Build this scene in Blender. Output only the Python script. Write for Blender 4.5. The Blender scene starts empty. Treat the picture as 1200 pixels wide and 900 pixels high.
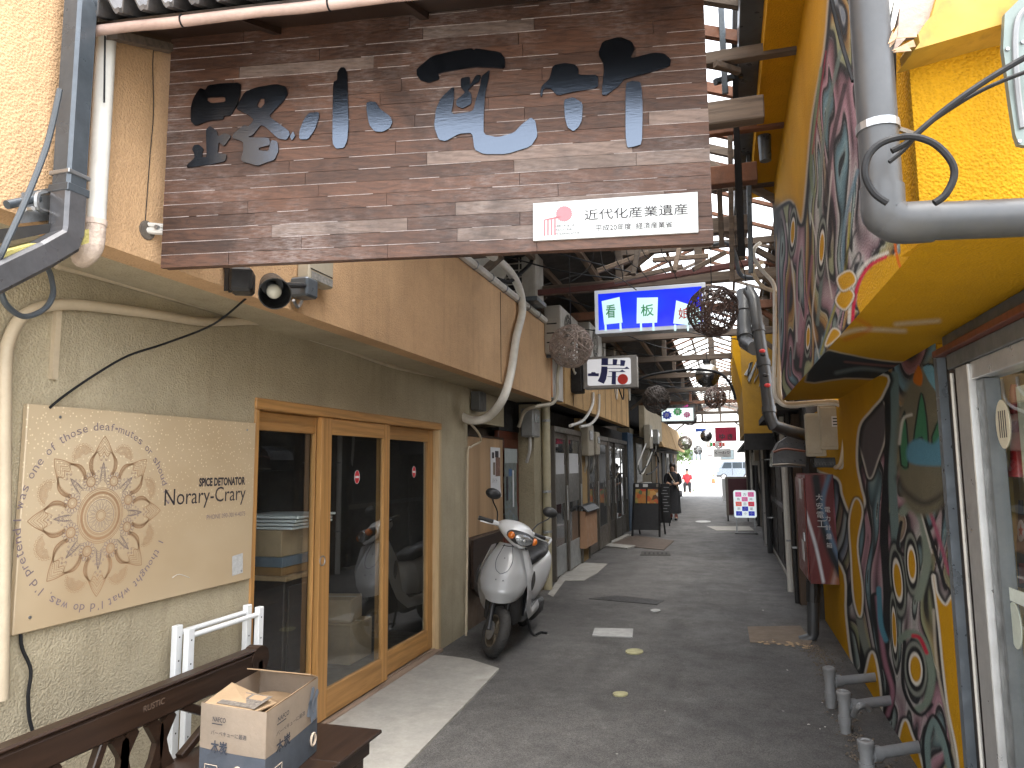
import bpy, bmesh, math, random
import numpy as np
from mathutils import Vector, Matrix
SC = bpy.context.scene
COL = SC.collection
rnd = random.Random(7)
rad = math.radians
# ------------------------------------------------------------------ camera
F_PX, PW, PH, CAM_H = 840.0, 1200.0, 900.0, 1.55
VPX, VPY, ROLL = 852.0, 543.0, rad(0.5)
def _basis():
    d = ((VPX-PW/2)/F_PX, (VPY-PH/2)/F_PX)
    fy = Vector((d[0], -d[1], -1.0)).normalized()
    sx = -math.sin(ROLL)
    t = -(sx*fy.x+fy.y)/fy.z
    up = Vector((sx, 1.0, t)).normalized()
    return fy.cross(up), fy, up
BX, BY, BZ = _basis()                       # world axes seen from the camera
cam_d = bpy.data.cameras.new('camera')
cam = bpy.data.objects.new('camera', cam_d); COL.objects.link(cam)
cam.matrix_world = Matrix(((BX.x, BX.y, BX.z, 0), (BY.x, BY.y, BY.z, 0), (BZ.x, BZ.y, BZ.z, CAM_H), (0, 0, 0, 1)))
cam_d.sensor_width = 36.0; cam_d.sensor_fit = 'HORIZONTAL'
cam_d.lens = F_PX/PW*36.0
cam_d.clip_start = 0.05; cam_d.clip_end = 2000
SC.camera = cam
def P(px, py, x=None, y=None, z=None):
    """photo pixel -> point of the place on a known plane"""
    c = Vector(((px-PW/2)/F_PX, -(py-PH/2)/F_PX, -1.0))
    r = Vector((BX.dot(c), BY.dot(c), BZ.dot(c)))
    t = x/r.x if x is not None else (y/r.y if y is not None else (z-CAM_H)/r.z)
    return Vector((0, 0, CAM_H))+r*t
def PP(px, py, o, n):
    c = Vector(((px-PW/2)/F_PX, -(py-PH/2)/F_PX, -1.0))
    r = Vector((BX.dot(c), BY.dot(c), BZ.dot(c)))
    cp = Vector((0, 0, CAM_H))
    return cp+r*((Vector(o)-cp).dot(n)/r.dot(n))
# ------------------------------------------------------------------ light: bright overcast day
world = bpy.data.worlds.new("World"); SC.world = world; world.use_nodes = True
nt = world.node_tree; nt.nodes.clear()
SUN_EL, SUN_AZ = 74.0, 140.0                # degrees; azimuth measured from +y towards +x
sky = nt.nodes.new('ShaderNodeTexSky'); sky.sky_type = 'NISHITA'; sky.sun_disc = False
sky.sun_elevation = rad(SUN_EL); sky.sun_rotation = rad(SUN_AZ); sky.dust_density = 2.0; sky.air_density = 1.2; sky.ozone_density = 0.6
hs = nt.nodes.new('ShaderNodeHueSaturation'); hs.inputs['Saturation'].default_value = 0.22   # cloud cover
bg = nt.nodes.new('ShaderNodeBackground'); bg.inputs['Strength'].default_value = 0.15
wo = nt.nodes.new('ShaderNodeOutputWorld')
nt.links.new(sky.outputs[0], hs.inputs['Color']); nt.links.new(hs.outputs[0], bg.inputs['Color']); nt.links.new(bg.outputs[0], wo.inputs['Surface'])
sun_d = bpy.data.lights.new('sun', 'SUN'); sun_d.energy = 0.5; sun_d.angle = rad(25); sun_d.color = (1, .95, .88)
sun = bpy.data.objects.new('sun', sun_d); COL.objects.link(sun)
sdir = Vector((math.sin(rad(SUN_AZ))*math.cos(rad(SUN_EL)), math.cos(rad(SUN_AZ))*math.cos(rad(SUN_EL)), math.sin(rad(SUN_EL))))
sun.rotation_euler = (-sdir).to_track_quat('-Z', 'Y').to_euler(); sun.location = sdir*30
SC.view_settings.view_transform = 'Standard'; SC.view_settings.look = 'None'
SC.view_settings.exposure = 2.8; SC.view_settings.gamma = 1.0
SC.cycles.max_bounces = 10; SC.cycles.diffuse_bounces = 5; SC.cycles.glossy_bounces = 4; SC.cycles.transmission_bounces = 6; SC.cycles.transparent_max_bounces = 12
SC.cycles.use_denoising = True
SC.cycles.caustics_reflective = False; SC.cycles.caustics_refractive = False
# ------------------------------------------------------------------ materials
def newmat(name):
    m = bpy.data.materials.new(name); m.use_nodes = True
    t = m.node_tree; b = t.nodes['Principled BSDF']
    return m, t, b
def mk(t, typ, **kw):
    n = t.nodes.new('ShaderNode'+typ)
    for k, v in kw.items(): setattr(n, k, v)
    return n
def coords(t, scale=(1, 1, 1)):
    g = mk(t, 'NewGeometry'); mp = mk(t, 'Mapping'); mp.inputs['Scale'].default_value = scale
    t.links.new(g.outputs['Position'], mp.inputs['Vector'])
    return mp.outputs[0]
def noise(t, v, scale, detail=4, rough=.55, dist=0):
    n = mk(t, 'TexNoise'); n.inputs['Scale'].default_value = scale; n.inputs['Detail'].default_value = detail
    n.inputs['Roughness'].default_value = rough; n.inputs['Distortion'].default_value = dist
    t.links.new(v, n.inputs['Vector']); return n.outputs[0]
def ramp(t, f, stops):
    r = mk(t, 'ValToRGB'); e = r.color_ramp.elements
    while len(e) < len(stops): e.new(.5)
    for i, (p, c) in enumerate(stops):
        e[i].position = p; e[i].color = (*c, 1) if len(c) == 3 else c
    t.links.new(f, r.inputs[0]); return r.outputs[0]
def mix(t, a, b, f, mode='MIX'):
    n = mk(t, 'Mix', data_type='RGBA', blend_type=mode)
    if isinstance(f, (int, float)): n.inputs[0].default_value = f
    else: t.links.new(f, n.inputs[0])
    for s, i in ((a, 6), (b, 7)):
        if isinstance(s, tuple): n.inputs[i].default_value = (*s, 1)
        else: t.links.new(s, n.inputs[i])
    return n.outputs[2]
def bumpn(t, b, h, strength, dist=.01):
    n = mk(t, 'Bump'); n.inputs['Strength'].default_value = strength; n.inputs['Distance'].default_value = dist
    t.links.new(h, n.inputs['Height']); t.links.new(n.outputs[0], b.inputs['Normal']); return n
g1 = lambda v: (v, v, v)
def M(name, col, rough=.6, metal=0, var=.18, vs=5, bump=0, bs=60, bd=.01, dirt=0, dirtcol=(.05, .04, .03), ds=2.2, streak=0, rand=0, stretch=(1, 1, 1), rvar=.12, spec=.5, coat=0):
    """weathered solid colour: large and fine tone variation, optional dirt, drip streaks, relief"""
    m, t, b = newmat(name)
    v = coords(t, stretch)
    c = tuple(col)
    lo = tuple(x*(1-var) for x in c); hi = tuple(min(1, x*(1+var)) for x in c)
    out = ramp(t, noise(t, v, vs, 6, .65), [(.28, lo), (.72, hi)])
    fine = ramp(t, noise(t, v, vs*14, 3), [(.3, g1(1-var*.5)), (.7, g1(1))])
    out = mix(t, out, fine, 1.0, 'MULTIPLY')
    if dirt:
        d = ramp(t, noise(t, coords(t), ds, 7, .7, .4), [(.5, g1(0)), (.78, g1(dirt))])
        out = mix(t, out, dirtcol, d)
    if streak:
        d = ramp(t, noise(t, coords(t, (9, 9, .7)), 1.5, 5, .6), [(.52, g1(0)), (.8, g1(streak))])
        out = mix(t, out, dirtcol, d)
    if rand:
        oi = mk(t, 'ObjectInfo')
        rr = ramp(t, oi.outputs['Random'], [(0, g1(1-rand)), (1, g1(1))])
        out = mix(t, out, rr, 1.0, 'MULTIPLY')
    t.links.new(out, b.inputs['Base Color'])
    b.inputs['Metallic'].default_value = metal
    b.inputs['Specular IOR Level'].default_value = spec
    b.inputs['Coat Weight'].default_value = coat
    rr = ramp(t, noise(t, v, vs*3, 4), [(.3, g1(max(.03, rough-rvar))), (.7, g1(min(1, rough+rvar)))])
    t.links.new(rr, b.inputs['Roughness'])
    if bump: bumpn(t, b, noise(t, coords(t), bs, 3, .6), bump, bd)
    return m
def stucco(name, col, dirt=.25, bs=70, bump=.7, streak=.3, dirtcol=(.16, .11, .06)):
    m, t, b = newmat(name)
    v = coords(t)
    lo = tuple(x*.84 for x in col); hi = tuple(min(1, x*1.1) for x in col)
    out = ramp(t, noise(t, v, 1.7, 7, .7), [(.3, lo), (.7, hi)])
    d = ramp(t, noise(t, v, 1.1, 8, .72, .6), [(.5, g1(0)), (.8, g1(dirt))])
    out = mix(t, out, dirtcol, d)
    s = ramp(t, noise(t, coords(t, (10, 10, .55)), 1.3, 6, .65), [(.53, g1(0)), (.8, g1(streak))])
    out = mix(t, out, dirtcol, s)
    vo = mk(t, 'TexVoronoi', feature='SMOOTH_F1'); vo.inputs['Scale'].default_value = bs; t.links.new(v, vo.inputs['Vector'])
    n2 = noise(t, v, bs*.6, 4, .6, .5)
    ad = mk(t, 'Math', operation='ADD'); t.links.new(vo.outputs['Distance'], ad.inputs[0]); t.links.new(n2, ad.inputs[1])
    grain = ramp(t, ad.outputs[0], [(.55, g1(.8)), (1.0, g1(1))])
    out = mix(t, out, grain, .7, 'MULTIPLY')
    t.links.new(out, b.inputs['Base Color']); b.inputs['Roughness'].default_value = .85; b.inputs['Specular IOR Level'].default_value = .2
    bumpn(t, b, ad.outputs[0], bump, .012)
    return m
def wood(name, col, col2, scale=1, rough=.6, axis=1, bump=.25, rand=0, worn=0, wcol=(.55, .45, .38), metal=0, wsc=3.0):
    m, t, b = newmat(name)
    st = [14, 14, 14]; st[axis] = .9
    v = coords(t, tuple(s*scale for s in st))
    oi = mk(t, 'ObjectInfo')
    va = mk(t, 'VectorMath', operation='ADD'); t.links.new(v, va.inputs[0])
    sc_ = mk(t, 'Math', operation='MULTIPLY'); sc_.inputs[1].default_value = 37.0
    t.links.new(oi.outputs['Random'], sc_.inputs[0]); t.links.new(sc_.outputs[0], va.inputs[1]); v = va.outputs[0]
    n1 = noise(t, v, 1.6, 8, .7, 1.6)
    out = ramp(t, n1, [(.25, col2), (.5, col), (.75, tuple(min(1, x*1.25) for x in col))])
    wv = mk(t, 'TexWave', wave_type='RINGS', rings_direction='SPHERICAL'); wv.inputs['Scale'].default_value = .55; wv.inputs['Distortion'].default_value = 7; wv.inputs['Detail'].default_value = 3
    t.links.new(v, wv.inputs['Vector'])
    out = mix(t, out, ramp(t, wv.outputs[0], [(0, g1(.72)), (.6, g1(1))]), .7, 'MULTIPLY')
    if rand:
        rr = ramp(t, oi.outputs['Random'], [(0, g1(1-rand)), (1, g1(1))]); out = mix(t, out, rr, 1.0, 'MULTIPLY')
    if worn:
        w1 = ramp(t, noise(t, coords(t), wsc, 7, .7), [(.46, g1(0)), (.72, g1(worn))])
        w2 = ramp(t, noise(t, v, 4, 6, .7), [(.4, g1(0)), (.65, g1(1))])
        ml = mix(t, w1, w2, 1.0, 'MULTIPLY'); out = mix(t, out, wcol, ml)
        out = mix(t, out, tuple(x*.35 for x in col2), ramp(t, noise(t, coords(t), 2.1, 6, .65, 1.0), [(.5, g1(0)), (.72, g1(.75))]))
    t.links.new(out, b.inputs['Base Color']); b.inputs['Roughness'].default_value = rough; b.inputs['Metallic'].default_value = metal
    bumpn(t, b, n1, bump, .006)
    return m
def glassmat(name, tint=(.93, .96, .96), k=1.6, dust=.03):
    m, t, b = newmat(name); t.nodes.remove(b)
    o = t.nodes['Material Output']
    tr = mk(t, 'BsdfTransparent'); tr.inputs[0].default_value = (*tint, 1)
    gl = mk(t, 'BsdfGlossy'); gl.inputs['Roughness'].default_value = .015; gl.inputs['Color'].default_value = (.95, .97, 1, 1)
    fr = mk(t, 'Fresnel'); fr.inputs[0].default_value = 1.5
    mu = mk(t, 'Math', operation='MULTIPLY'); mu.inputs[1].default_value = k; mu.use_clamp = True; t.links.new(fr.outputs[0], mu.inputs[0])
    ge = mk(t, 'NewGeometry'); iv = mk(t, 'Math', operation='SUBTRACT'); iv.inputs[0].default_value = 1; t.links.new(ge.outputs['Backfacing'], iv.inputs[1])   # only the outer face mirrors
    m3 = mk(t, 'Math', operation='MULTIPLY'); t.links.new(mu.outputs[0], m3.inputs[0]); t.links.new(iv.outputs[0], m3.inputs[1]); mu = m3
    mx = mk(t, 'MixShader'); t.links.new(mu.outputs[0], mx.inputs[0]); t.links.new(tr.outputs[0], mx.inputs[1]); t.links.new(gl.outputs[0], mx.inputs[2])
    df = mk(t, 'BsdfDiffuse'); df.inputs[0].default_value = (.5, .5, .48, 1)
    m2 = mk(t, 'MixShader'); m2.inputs[0].default_value = dust
    dn = ramp(t, noise(t, coords(t), 4, 6, .7), [(.35, g1(dust*.3)), (.8, g1(dust*2))]); t.links.new(dn, m2.inputs[0])
    t.links.new(mx.outputs[0], m2.inputs[1]); t.links.new(df.outputs[0], m2.inputs[2]); t.links.new(m2.outputs[0], o.inputs[0])
    return m
def lit(name, col, e, rough=.35):
    m, t, b = newmat(name)
    c = ramp(t, noise(t, coords(t), 3, 4), [(.3, tuple(x*.93 for x in col)), (.7, col)])
    t.links.new(c, b.inputs['Base Color']); b.inputs['Roughness'].default_value = rough
    t.links.new(c, b.inputs['Emission Color']); b.inputs['Emission Strength'].default_value = e
    return m
def vcol(name, rough=.75, bump=.35, bs=140, grain=.35):
    m, t, b = newmat(name); b.inputs['Specular IOR Level'].default_value = .18
    a = mk(t, 'VertexColor', layer_name='paint')
    v = coords(t)
    n = ramp(t, noise(t, v, 260, 2, .6), [(.3, g1(1-grain)), (.7, g1(1))])
    n2 = ramp(t, noise(t, v, 2.5, 6, .7), [(.3, g1(.85)), (.7, g1(1.05))])
    c = mix(t, a.outputs[0], n, 1.0, 'MULTIPLY'); c = mix(t, c, n2, 1.0, 'MULTIPLY')
    t.links.new(c, b.inputs['Base Color']); b.inputs['Roughness'].default_value = rough
    vo = mk(t, 'TexVoronoi', feature='SMOOTH_F1'); vo.inputs['Scale'].default_value = bs; t.links.new(v, vo.inputs['Vector'])
    bumpn(t, b, vo.outputs['Distance'], bump, .01)
    return m
# ------------------------------------------------------------------ mesh building
class MB:
    def __init__(s): s.bm = bmesh.new()
    def face(s, pts):
        vs = [s.bm.verts.new(p) for p in pts]
        try: return s.bm.faces.new(vs)
        except ValueError: return None
    def box(s, a, b, bev=0, M_=None):
        x0, x1 = sorted((a[0], b[0])); y0, y1 = sorted((a[1], b[1])); z0, z1 = sorted((a[2], b[2]))
        vs = [s.bm.verts.new((x, y, z)) for x in (x0, x1) for y in (y0, y1) for z in (z0, z1)]
        fs = [s.bm.faces.new([vs[i] for i in f]) for f in ((0, 1, 3, 2), (4, 6, 7, 5), (0, 4, 5, 1), (2, 3, 7, 6), (0, 2, 6, 4), (1, 5, 7, 3))]
        if bev > 0:
            es = list({e for f in fs for e in f.edges})
            r = bmesh.ops.bevel(s.bm, geom=es, offset=bev, segments=1, affect='EDGES', clamp_overlap=True)
            if M_ is not None:
                done = set()
                for f in r['faces']:
                    for v in f.verts: done.add(v)
                vs = [v for v in set(list(done)+[v for v in vs if v.is_valid])]
        if M_ is not None:
            for v in vs:
                if v.is_valid: v.co = M_ @ v.co
        return s
    def obox(s, c, size, R=None, bev=0):
        """box of given size about centre c, turned by matrix R"""
        h = Vector(size)/2
        T = Matrix.Translation(Vector(c)) @ (R.to_4x4() if R is not None else Matrix.Identity(4))
        return s.box(-h, h, bev, T)
    def prism(s, pts, vec):
        """polygon (3-D points) pushed along vec"""
        vec = Vector(vec); a = [s.bm.verts.new(p) for p in pts]; b = [s.bm.verts.new(Vector(p)+vec) for p in pts]
        n = len(a)
        fs = [s.bm.faces.new(a), s.bm.faces.new(b[::-1])]
        for i in range(n): fs.append(s.bm.faces.new((a[i], b[i], b[(i+1) % n], a[(i+1) % n])))
        return s
    def tube(s, pts, r, n=8, closed=False, smooth=0, cap=True, prof=None):
        pts = [Vector(p) for p in pts]
        if smooth: pts = spline(pts, smooth, closed)
        k = len(pts); rings = []
        prev = None
        for i, p in enumerate(pts):
            if closed: tg = pts[(i+1) % k]-pts[i-1]
            else: tg = pts[min(i+1, k-1)]-pts[max(i-1, 0)]
            if tg.length < 1e-9: tg = Vector((0, 0, 1))
            tg.normalize()
            if prev is None:
                a = Vector((0, 0, 1)) if abs(tg.z) < .9 else Vector((1, 0, 0))
                u = tg.cross(a).normalized()
            else:
                u = (prev-tg*prev.dot(tg)); u = u.normalized() if u.length > 1e-6 else tg.orthogonal().normalized()
            prev = u; w = tg.cross(u)
            rr = r[i] if isinstance(r, (list, tuple)) else (r(i/(k-1)) if callable(r) else r)
            if prof: rings.append([s.bm.verts.new(p+u*a*rr+w*b*rr) for a, b in prof])
            else: rings.append([s.bm.verts.new(p+(u*math.cos(2*math.pi*j/n)+w*math.sin(2*math.pi*j/n))*rr) for j in range(n)])
        n = len(rings[0])
        for i in range(k if closed else k-1):
            A, B = rings[i], rings[(i+1) % k]
            for j in range(n): s.bm.faces.new((A[j], A[(j+1) % n], B[(j+1) % n], B[j]))
        if cap and not closed:
            s.bm.faces.new(rings[0][::-1]); s.bm.faces.new(rings[-1])
        return s
    def rings(s, rs, cap=True, closed=True):
        vs = [[s.bm.verts.new(p) for p in r] for r in rs]; n = len(vs[0])
        for A, B in zip(vs, vs[1:]):
            for j in range(n if closed else n-1): s.bm.faces.new((A[j], A[(j+1) % n], B[(j+1) % n], B[j]))
        if cap and closed: s.bm.faces.new(vs[0][::-1]); s.bm.faces.new(vs[-1])
        return s
    def lathe(s, o, axis, prof, n=20, cap=True):
        """profile (distance along axis, radius)"""
        o = Vector(o); ax = Vector(axis).normalized(); u = ax.orthogonal().normalized(); w = ax.cross(u)
        return s.rings([[o+ax*d+(u*math.cos(2*math.pi*j/n)+w*math.sin(2*math.pi*j/n))*max(r, 1e-4) for j in range(n)] for d, r in prof], cap)
    def sphere(s, c, r, n=16, m=10, sc=(1, 1, 1)):
        c = Vector(c)
        return s.rings([[c+Vector((math.cos(2*math.pi*j/n)*math.sin(a)*r*sc[0], math.sin(2*math.pi*j/n)*math.sin(a)*r*sc[1], -math.cos(a)*r*sc[2])) for j in range(n)] for a in [max(.02, min(math.pi-.02, math.pi*i/m)) for i in range(m+1)]])
    def torus(s, c, axis, R, r, n=28, m=10):
        c = Vector(c); ax = Vector(axis).normalized(); u = ax.orthogonal().normalized(); w = ax.cross(u)
        return s.tube([c+(u*math.cos(2*math.pi*j/n)+w*math.sin(2*math.pi*j/n))*R for j in range(n)], r, m, closed=True)
    def grid(s, f, nu, nv):
        vs = [[s.bm.verts.new(f(i/nu, j/nv)) for j in range(nv+1)] for i in range(nu+1)]
        for i in range(nu):
            for j in range(nv): s.bm.faces.new((vs[i][j], vs[i+1][j], vs[i+1][j+1], vs[i][j+1]))
        return s
    def mesh(s, name, smooth=False, angle=40):
        bmesh.ops.recalc_face_normals(s.bm, faces=s.bm.faces)
        me = bpy.data.meshes.new(name); s.bm.to_mesh(me); s.bm.free()
        if smooth:
            for p in me.polygons: p.use_smooth = True
            me.set_sharp_from_angle(angle=rad(angle))
        return me
def spline(pts, k=6, closed=False):
    pts = [Vector(p) for p in pts]; n = len(pts); out = []
    for i in range(n if closed else n-1):
        g = (lambda j: pts[j % n]) if closed else (lambda j: pts[max(0, min(n-1, j))])
        a, b, c, d = g(i-1), g(i), g(i+1), g(i+2)
        for q in range(k):
            t = q/k
            out.append(.5*((2*b)+(c-a)*t+(2*a-5*b+4*c-d)*t*t+(3*b-a-3*c+d)*t**3))
    if not closed: out.append(pts[-1])
    return out
def place(name, me, mat, parent=None):
    """link a mesh made in world coordinates; its origin goes to the middle of its base"""
    o = bpy.data.objects.new(name, me); COL.objects.link(o)
    if mat is not None: me.materials.append(mat)
    n = len(me.vertices)
    co = np.empty(n*3, 'f'); me.vertices.foreach_get('co', co); co = co.reshape(-1, 3)
    b = (co.min(0)+co.max(0))/2; b[2] = co[:, 2].min()
    me.vertices.foreach_set('co', (co-b).ravel()); me.update()
    o.location = b
    if parent is not None:
        o.parent = parent
        o.matrix_parent_inverse = Matrix.LocRotScale(parent.location, parent.rotation_euler, parent.scale).inverted() if parent.parent is None else (Matrix.Translation(ORIG[parent]).inverted())
    ORIG[o] = Vector(b)
    return o
ORIG = {}
def tag(o, label, cat, group=None):
    o['label'] = label; o['category'] = cat
    if group: o['group'] = group
    return o
def thing(name, label, cat, loc=(0, 0, 0), group=None):
    o = bpy.data.objects.new(name, None); COL.objects.link(o); o.location = loc; o.empty_display_size = .1
    ORIG[o] = Vector(loc)
    return tag(o, label, cat, group)
def part(name, mb, mat, parent, smooth=False, angle=40, label=None):
    me = mb.mesh(name, smooth, angle) if isinstance(mb, MB) else mb
    o = place(name, me, mat, parent)
    if label: o['label'] = label
    return o
def solo(name, mb, mat, label, cat, group=None, smooth=False, angle=40):
    me = mb.mesh(name, smooth, angle) if isinstance(mb, MB) else mb
    return tag(place(name, me, mat), label, cat, group)
def struct(name, mb, mat, kind='structure', smooth=False):
    me = mb.mesh(name, smooth) if isinstance(mb, MB) else mb
    o = place(name, me, mat); o['kind'] = kind; return o
def dup(o, loc, parent=None, rz=None, label=None):
    c = o.copy(); COL.objects.link(c)
    if parent is None:
        c.location = loc
        if rz is not None: c.rotation_euler = (0, 0, rz)
        if label: c['label'] = label
    else: c.parent = parent
    for ch in o.children: dup(ch, None, c)
    return c
# ---- lettering
def text_mesh(body, o, r, u, w=None, h=None, ext=.0008, align='L', mono=0, bold=0):
    """flat lettering as real geometry: o = lower left of the text's box, r / u its directions"""
    c = bpy.data.curves.new('lettering', 'FONT'); c.body = body; c.extrude = 0; c.offset = bold; c.resolution_u = 3
    if mono: c.space_character = mono
    t = bpy.data.objects.new('lettering', c); COL.objects.link(t)
    dg = bpy.context.evaluated_depsgraph_get(); dg.update()
    me = bpy.data.meshes.new_from_object(t.evaluated_get(dg))
    bpy.data.objects.remove(t); bpy.data.curves.remove(c)
    n = len(me.vertices)
    if n == 0: return me
    co = np.empty(n*3, 'f'); me.vertices.foreach_get('co', co); co = co.reshape(-1, 3).astype('d')
    lo, hi = co.min(0), co.max(0); size = np.maximum(hi-lo, 1e-6)
    if w and h: sx, sy = w/size[0], h/size[1]
    elif w: sx = sy = w/size[0]
    else: sx = sy = h/size[1]
    X = (co[:, 0]-lo[0])*sx; Y = (co[:, 1]-lo[1])*sy
    if align == 'C': X -= size[0]*sx/2
    r = Vector(r).normalized(); u = Vector(u).normalized(); nn = r.cross(u)
    o = np.array(Vector(o)+nn*ext)
    W = o+X[:, None]*np.array(r)+Y[:, None]*np.array(u)
    me.vertices.foreach_set('co', W.astype('f').ravel()); me.update()
    return me
def text(body, o, r, u, mat, parent, w=None, h=None, ext=.0012, align='L', name='lettering', bold=0):
    me = text_mesh(body, o, r, u, w, h, ext, align, bold=bold)
    if len(me.vertices): return part(name, me, mat, parent)
def poly_mesh(loops, ext, to3, bev=0):
    """2-D outlines (with holes) filled and pushed out; to3 maps (x, y, d) to the place"""
    c = bpy.data.curves.new('outline', 'CURVE'); c.dimensions = '2D'; c.fill_mode = 'BOTH'; c.extrude = ext/2
    for lp in loops:
        s = c.splines.new('POLY'); s.points.add(len(lp)-1); s.use_cyclic_u = True
        for i, q in enumerate(lp): s.points[i].co = (q[0], q[1], 0, 1)
    t = bpy.data.objects.new('outline', c); COL.objects.link(t)
    dg = bpy.context.evaluated_depsgraph_get(); dg.update()
    me = bpy.data.meshes.new_from_object(t.evaluated_get(dg))
    bpy.data.objects.remove(t); bpy.data.curves.remove(c)
    for v in me.vertices: v.co = to3(v.co.x, v.co.y, v.co.z+ext/2)
    bm = bmesh.new(); bm.from_mesh(me); bmesh.ops.recalc_face_normals(bm, faces=bm.faces); bm.to_mesh(me); bm.free()
    me.update(); return me
def chaikin(p, n=1):
    for _ in range(n):
        q = []
        for i in range(len(p)):
            a, b = p[i], p[(i+1) % len(p)]
            q.append((a[0]*.75+b[0]*.25, a[1]*.75+b[1]*.25)); q.append((a[0]*.25+b[0]*.75, a[1]*.25+b[1]*.75))
        p = q
    return p
X3, Y3, Z3 = Vector((1, 0, 0)), Vector((0, 1, 0)), Vector((0, 0, 1))
DSTREET = Vector((math.cos(rad(9.6)), math.sin(rad(9.6)), 0))       # the street front runs askew to the lane
NSTREET = Vector((math.sin(rad(9.6)), -math.cos(rad(9.6)), 0))      # towards the street
# ------------------------------------------------------------------ palette of materials
XL, XP, ZB = -2.39, -1.98, 2.30            # left wall, left upper wall, underside of the overhang
XR, XRU, ZS = .87, .45, 2.05               # right wall, right upper wall, its underside
m_stucco_o = stucco('orange_stucco', (.58, .37, .205), .30, 150, .35)
m_stucco_t = stucco('tan_stucco', (.42, .36, .25), .35, 130, .4, .3, (.13, .10, .06))
m_stucco_f = stucco('far_stucco', (.62, .40, .19), .4, 60, .5, .5)
m_concrete = M('concrete', (.33, .315, .285), .85, var=.22, vs=3, bump=.35, bs=120, bd=.004, dirt=.45, ds=3, dirtcol=(.14, .12, .10))
m_dwood = wood('dark_wood', (.030, .016, .010), (.012, .007, .005), 1, .38, 1, .12)
m_owood = wood('honey_wood', (.50, .26, .085), (.36, .17, .05), 1, .45, 2, .12, rand=.18)
m_owood_h = wood('honey_wood_rail', (.50, .26, .085), (.36, .17, .05), 1, .45, 1, .12, rand=.18)
m_gwood = wood('weathered_beam', (.16, .12, .09), (.075, .055, .042), 1, .85, 0, .5, rand=.45)
m_gwood_y = wood('weathered_rafter', (.26, .19, .14), (.13, .09, .065), 1, .85, 1, .5, rand=.4)
m_rust = M('rusty_steel', (.20, .085, .045), .8, var=.4, vs=7, dirt=.6, rand=.4)
m_pvc = M('grey_pipe', (.048, .050, .053), .42, var=.14, vs=5, dirt=.4, dirtcol=(.09, .08, .07))
m_pvcl = M('pale_grey_pipe', (.19, .195, .20), .45, var=.14, vs=6, dirt=.5, dirtcol=(.16, .13, .10))
m_beige = M('beige_conduit', (.50, .41, .29), .5, var=.12, vs=6, dirt=.35, dirtcol=(.2, .15, .1))
m_white = M('dirty_white', (.62, .60, .55), .5, var=.1, vs=5, dirt=.4, dirtcol=(.25, .21, .17), streak=.3)
m_whitec = M('white_paint', (.75, .76, .76), .4, var=.05, vs=5, dirt=.12)
m_cream = M('cream_plastic', (.42, .37, .28), .5, var=.1, vs=6, dirt=.4, dirtcol=(.2, .16, .11), rand=.15)
m_acbody = M('aged_ac_casing', (.44, .41, .36), .5, var=.1, vs=5, dirt=.5, dirtcol=(.16, .13, .1), streak=.5, rand=.15)
m_black = M('black_plastic', (.018, .018, .019), .45, var=.3, vs=9, dirt=.3, dirtcol=(.09, .085, .08))
m_rubber = M('black_cable', (.014, .014, .015), .6, var=.2, vs=9, spec=.2)
m_greycab = M('grey_cable', (.06, .07, .08), .5, var=.2, vs=9)
m_alu = M('aged_aluminium', (.19, .17, .145), .45, .5, var=.15, vs=6, dirt=.4, dirtcol=(.12, .1, .08))
m_alub = M('brushed_aluminium', (.62, .62, .61), .38, .7, var=.08, vs=6, dirt=.2)
m_steel = M('dull_steel', (.35, .36, .37), .4, .8, var=.2, vs=8, dirt=.3)
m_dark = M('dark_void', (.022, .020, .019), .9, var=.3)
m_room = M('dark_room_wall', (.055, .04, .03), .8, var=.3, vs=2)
m_glass = glassmat('window_glass', k=2.1, dust=.012)
m_glassd = glassmat('dusty_glass', (.55, .56, .54), 1.4, .06)
m_card = M('cardboard', (.42, .29, .17), .85, var=.12, vs=6, dirt=.2)
m_yel = stucco('yellow_stucco', (.53, .265, .006), .22, 150, .55, .2, (.25, .14, .01))
m_gutter = M('dark_metal_gutter', (.085, .10, .115), .35, .35, var=.3, vs=4, dirt=.5, dirtcol=(.035, .03, .03), streak=.4)
m_ply = wood('plywood', (.40, .255, .135), (.33, .20, .10), .16, .7, 2, .05)
m_red_wood = wood('dark_red_wood', (.13, .035, .018), (.07, .018, .01), 1, .4, 2, .15)
m_ink = M('black_ink', (.03, .025, .03), .6, var=.1)
m_graph = M('grey_print', (.14, .17, .21), .6, var=.12)
m_redp = M('red_print', (.62, .05, .05), .5, var=.1)
m_blue = M('navy_print', (.02, .025, .12), .4, var=.1)
m_green = M('green_print', (.03, .35, .12), .5)
m_brownb = M('brown_metal_frame', (.055, .042, .038), .4, .3, var=.2, vs=5, dirt=.3)
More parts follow.
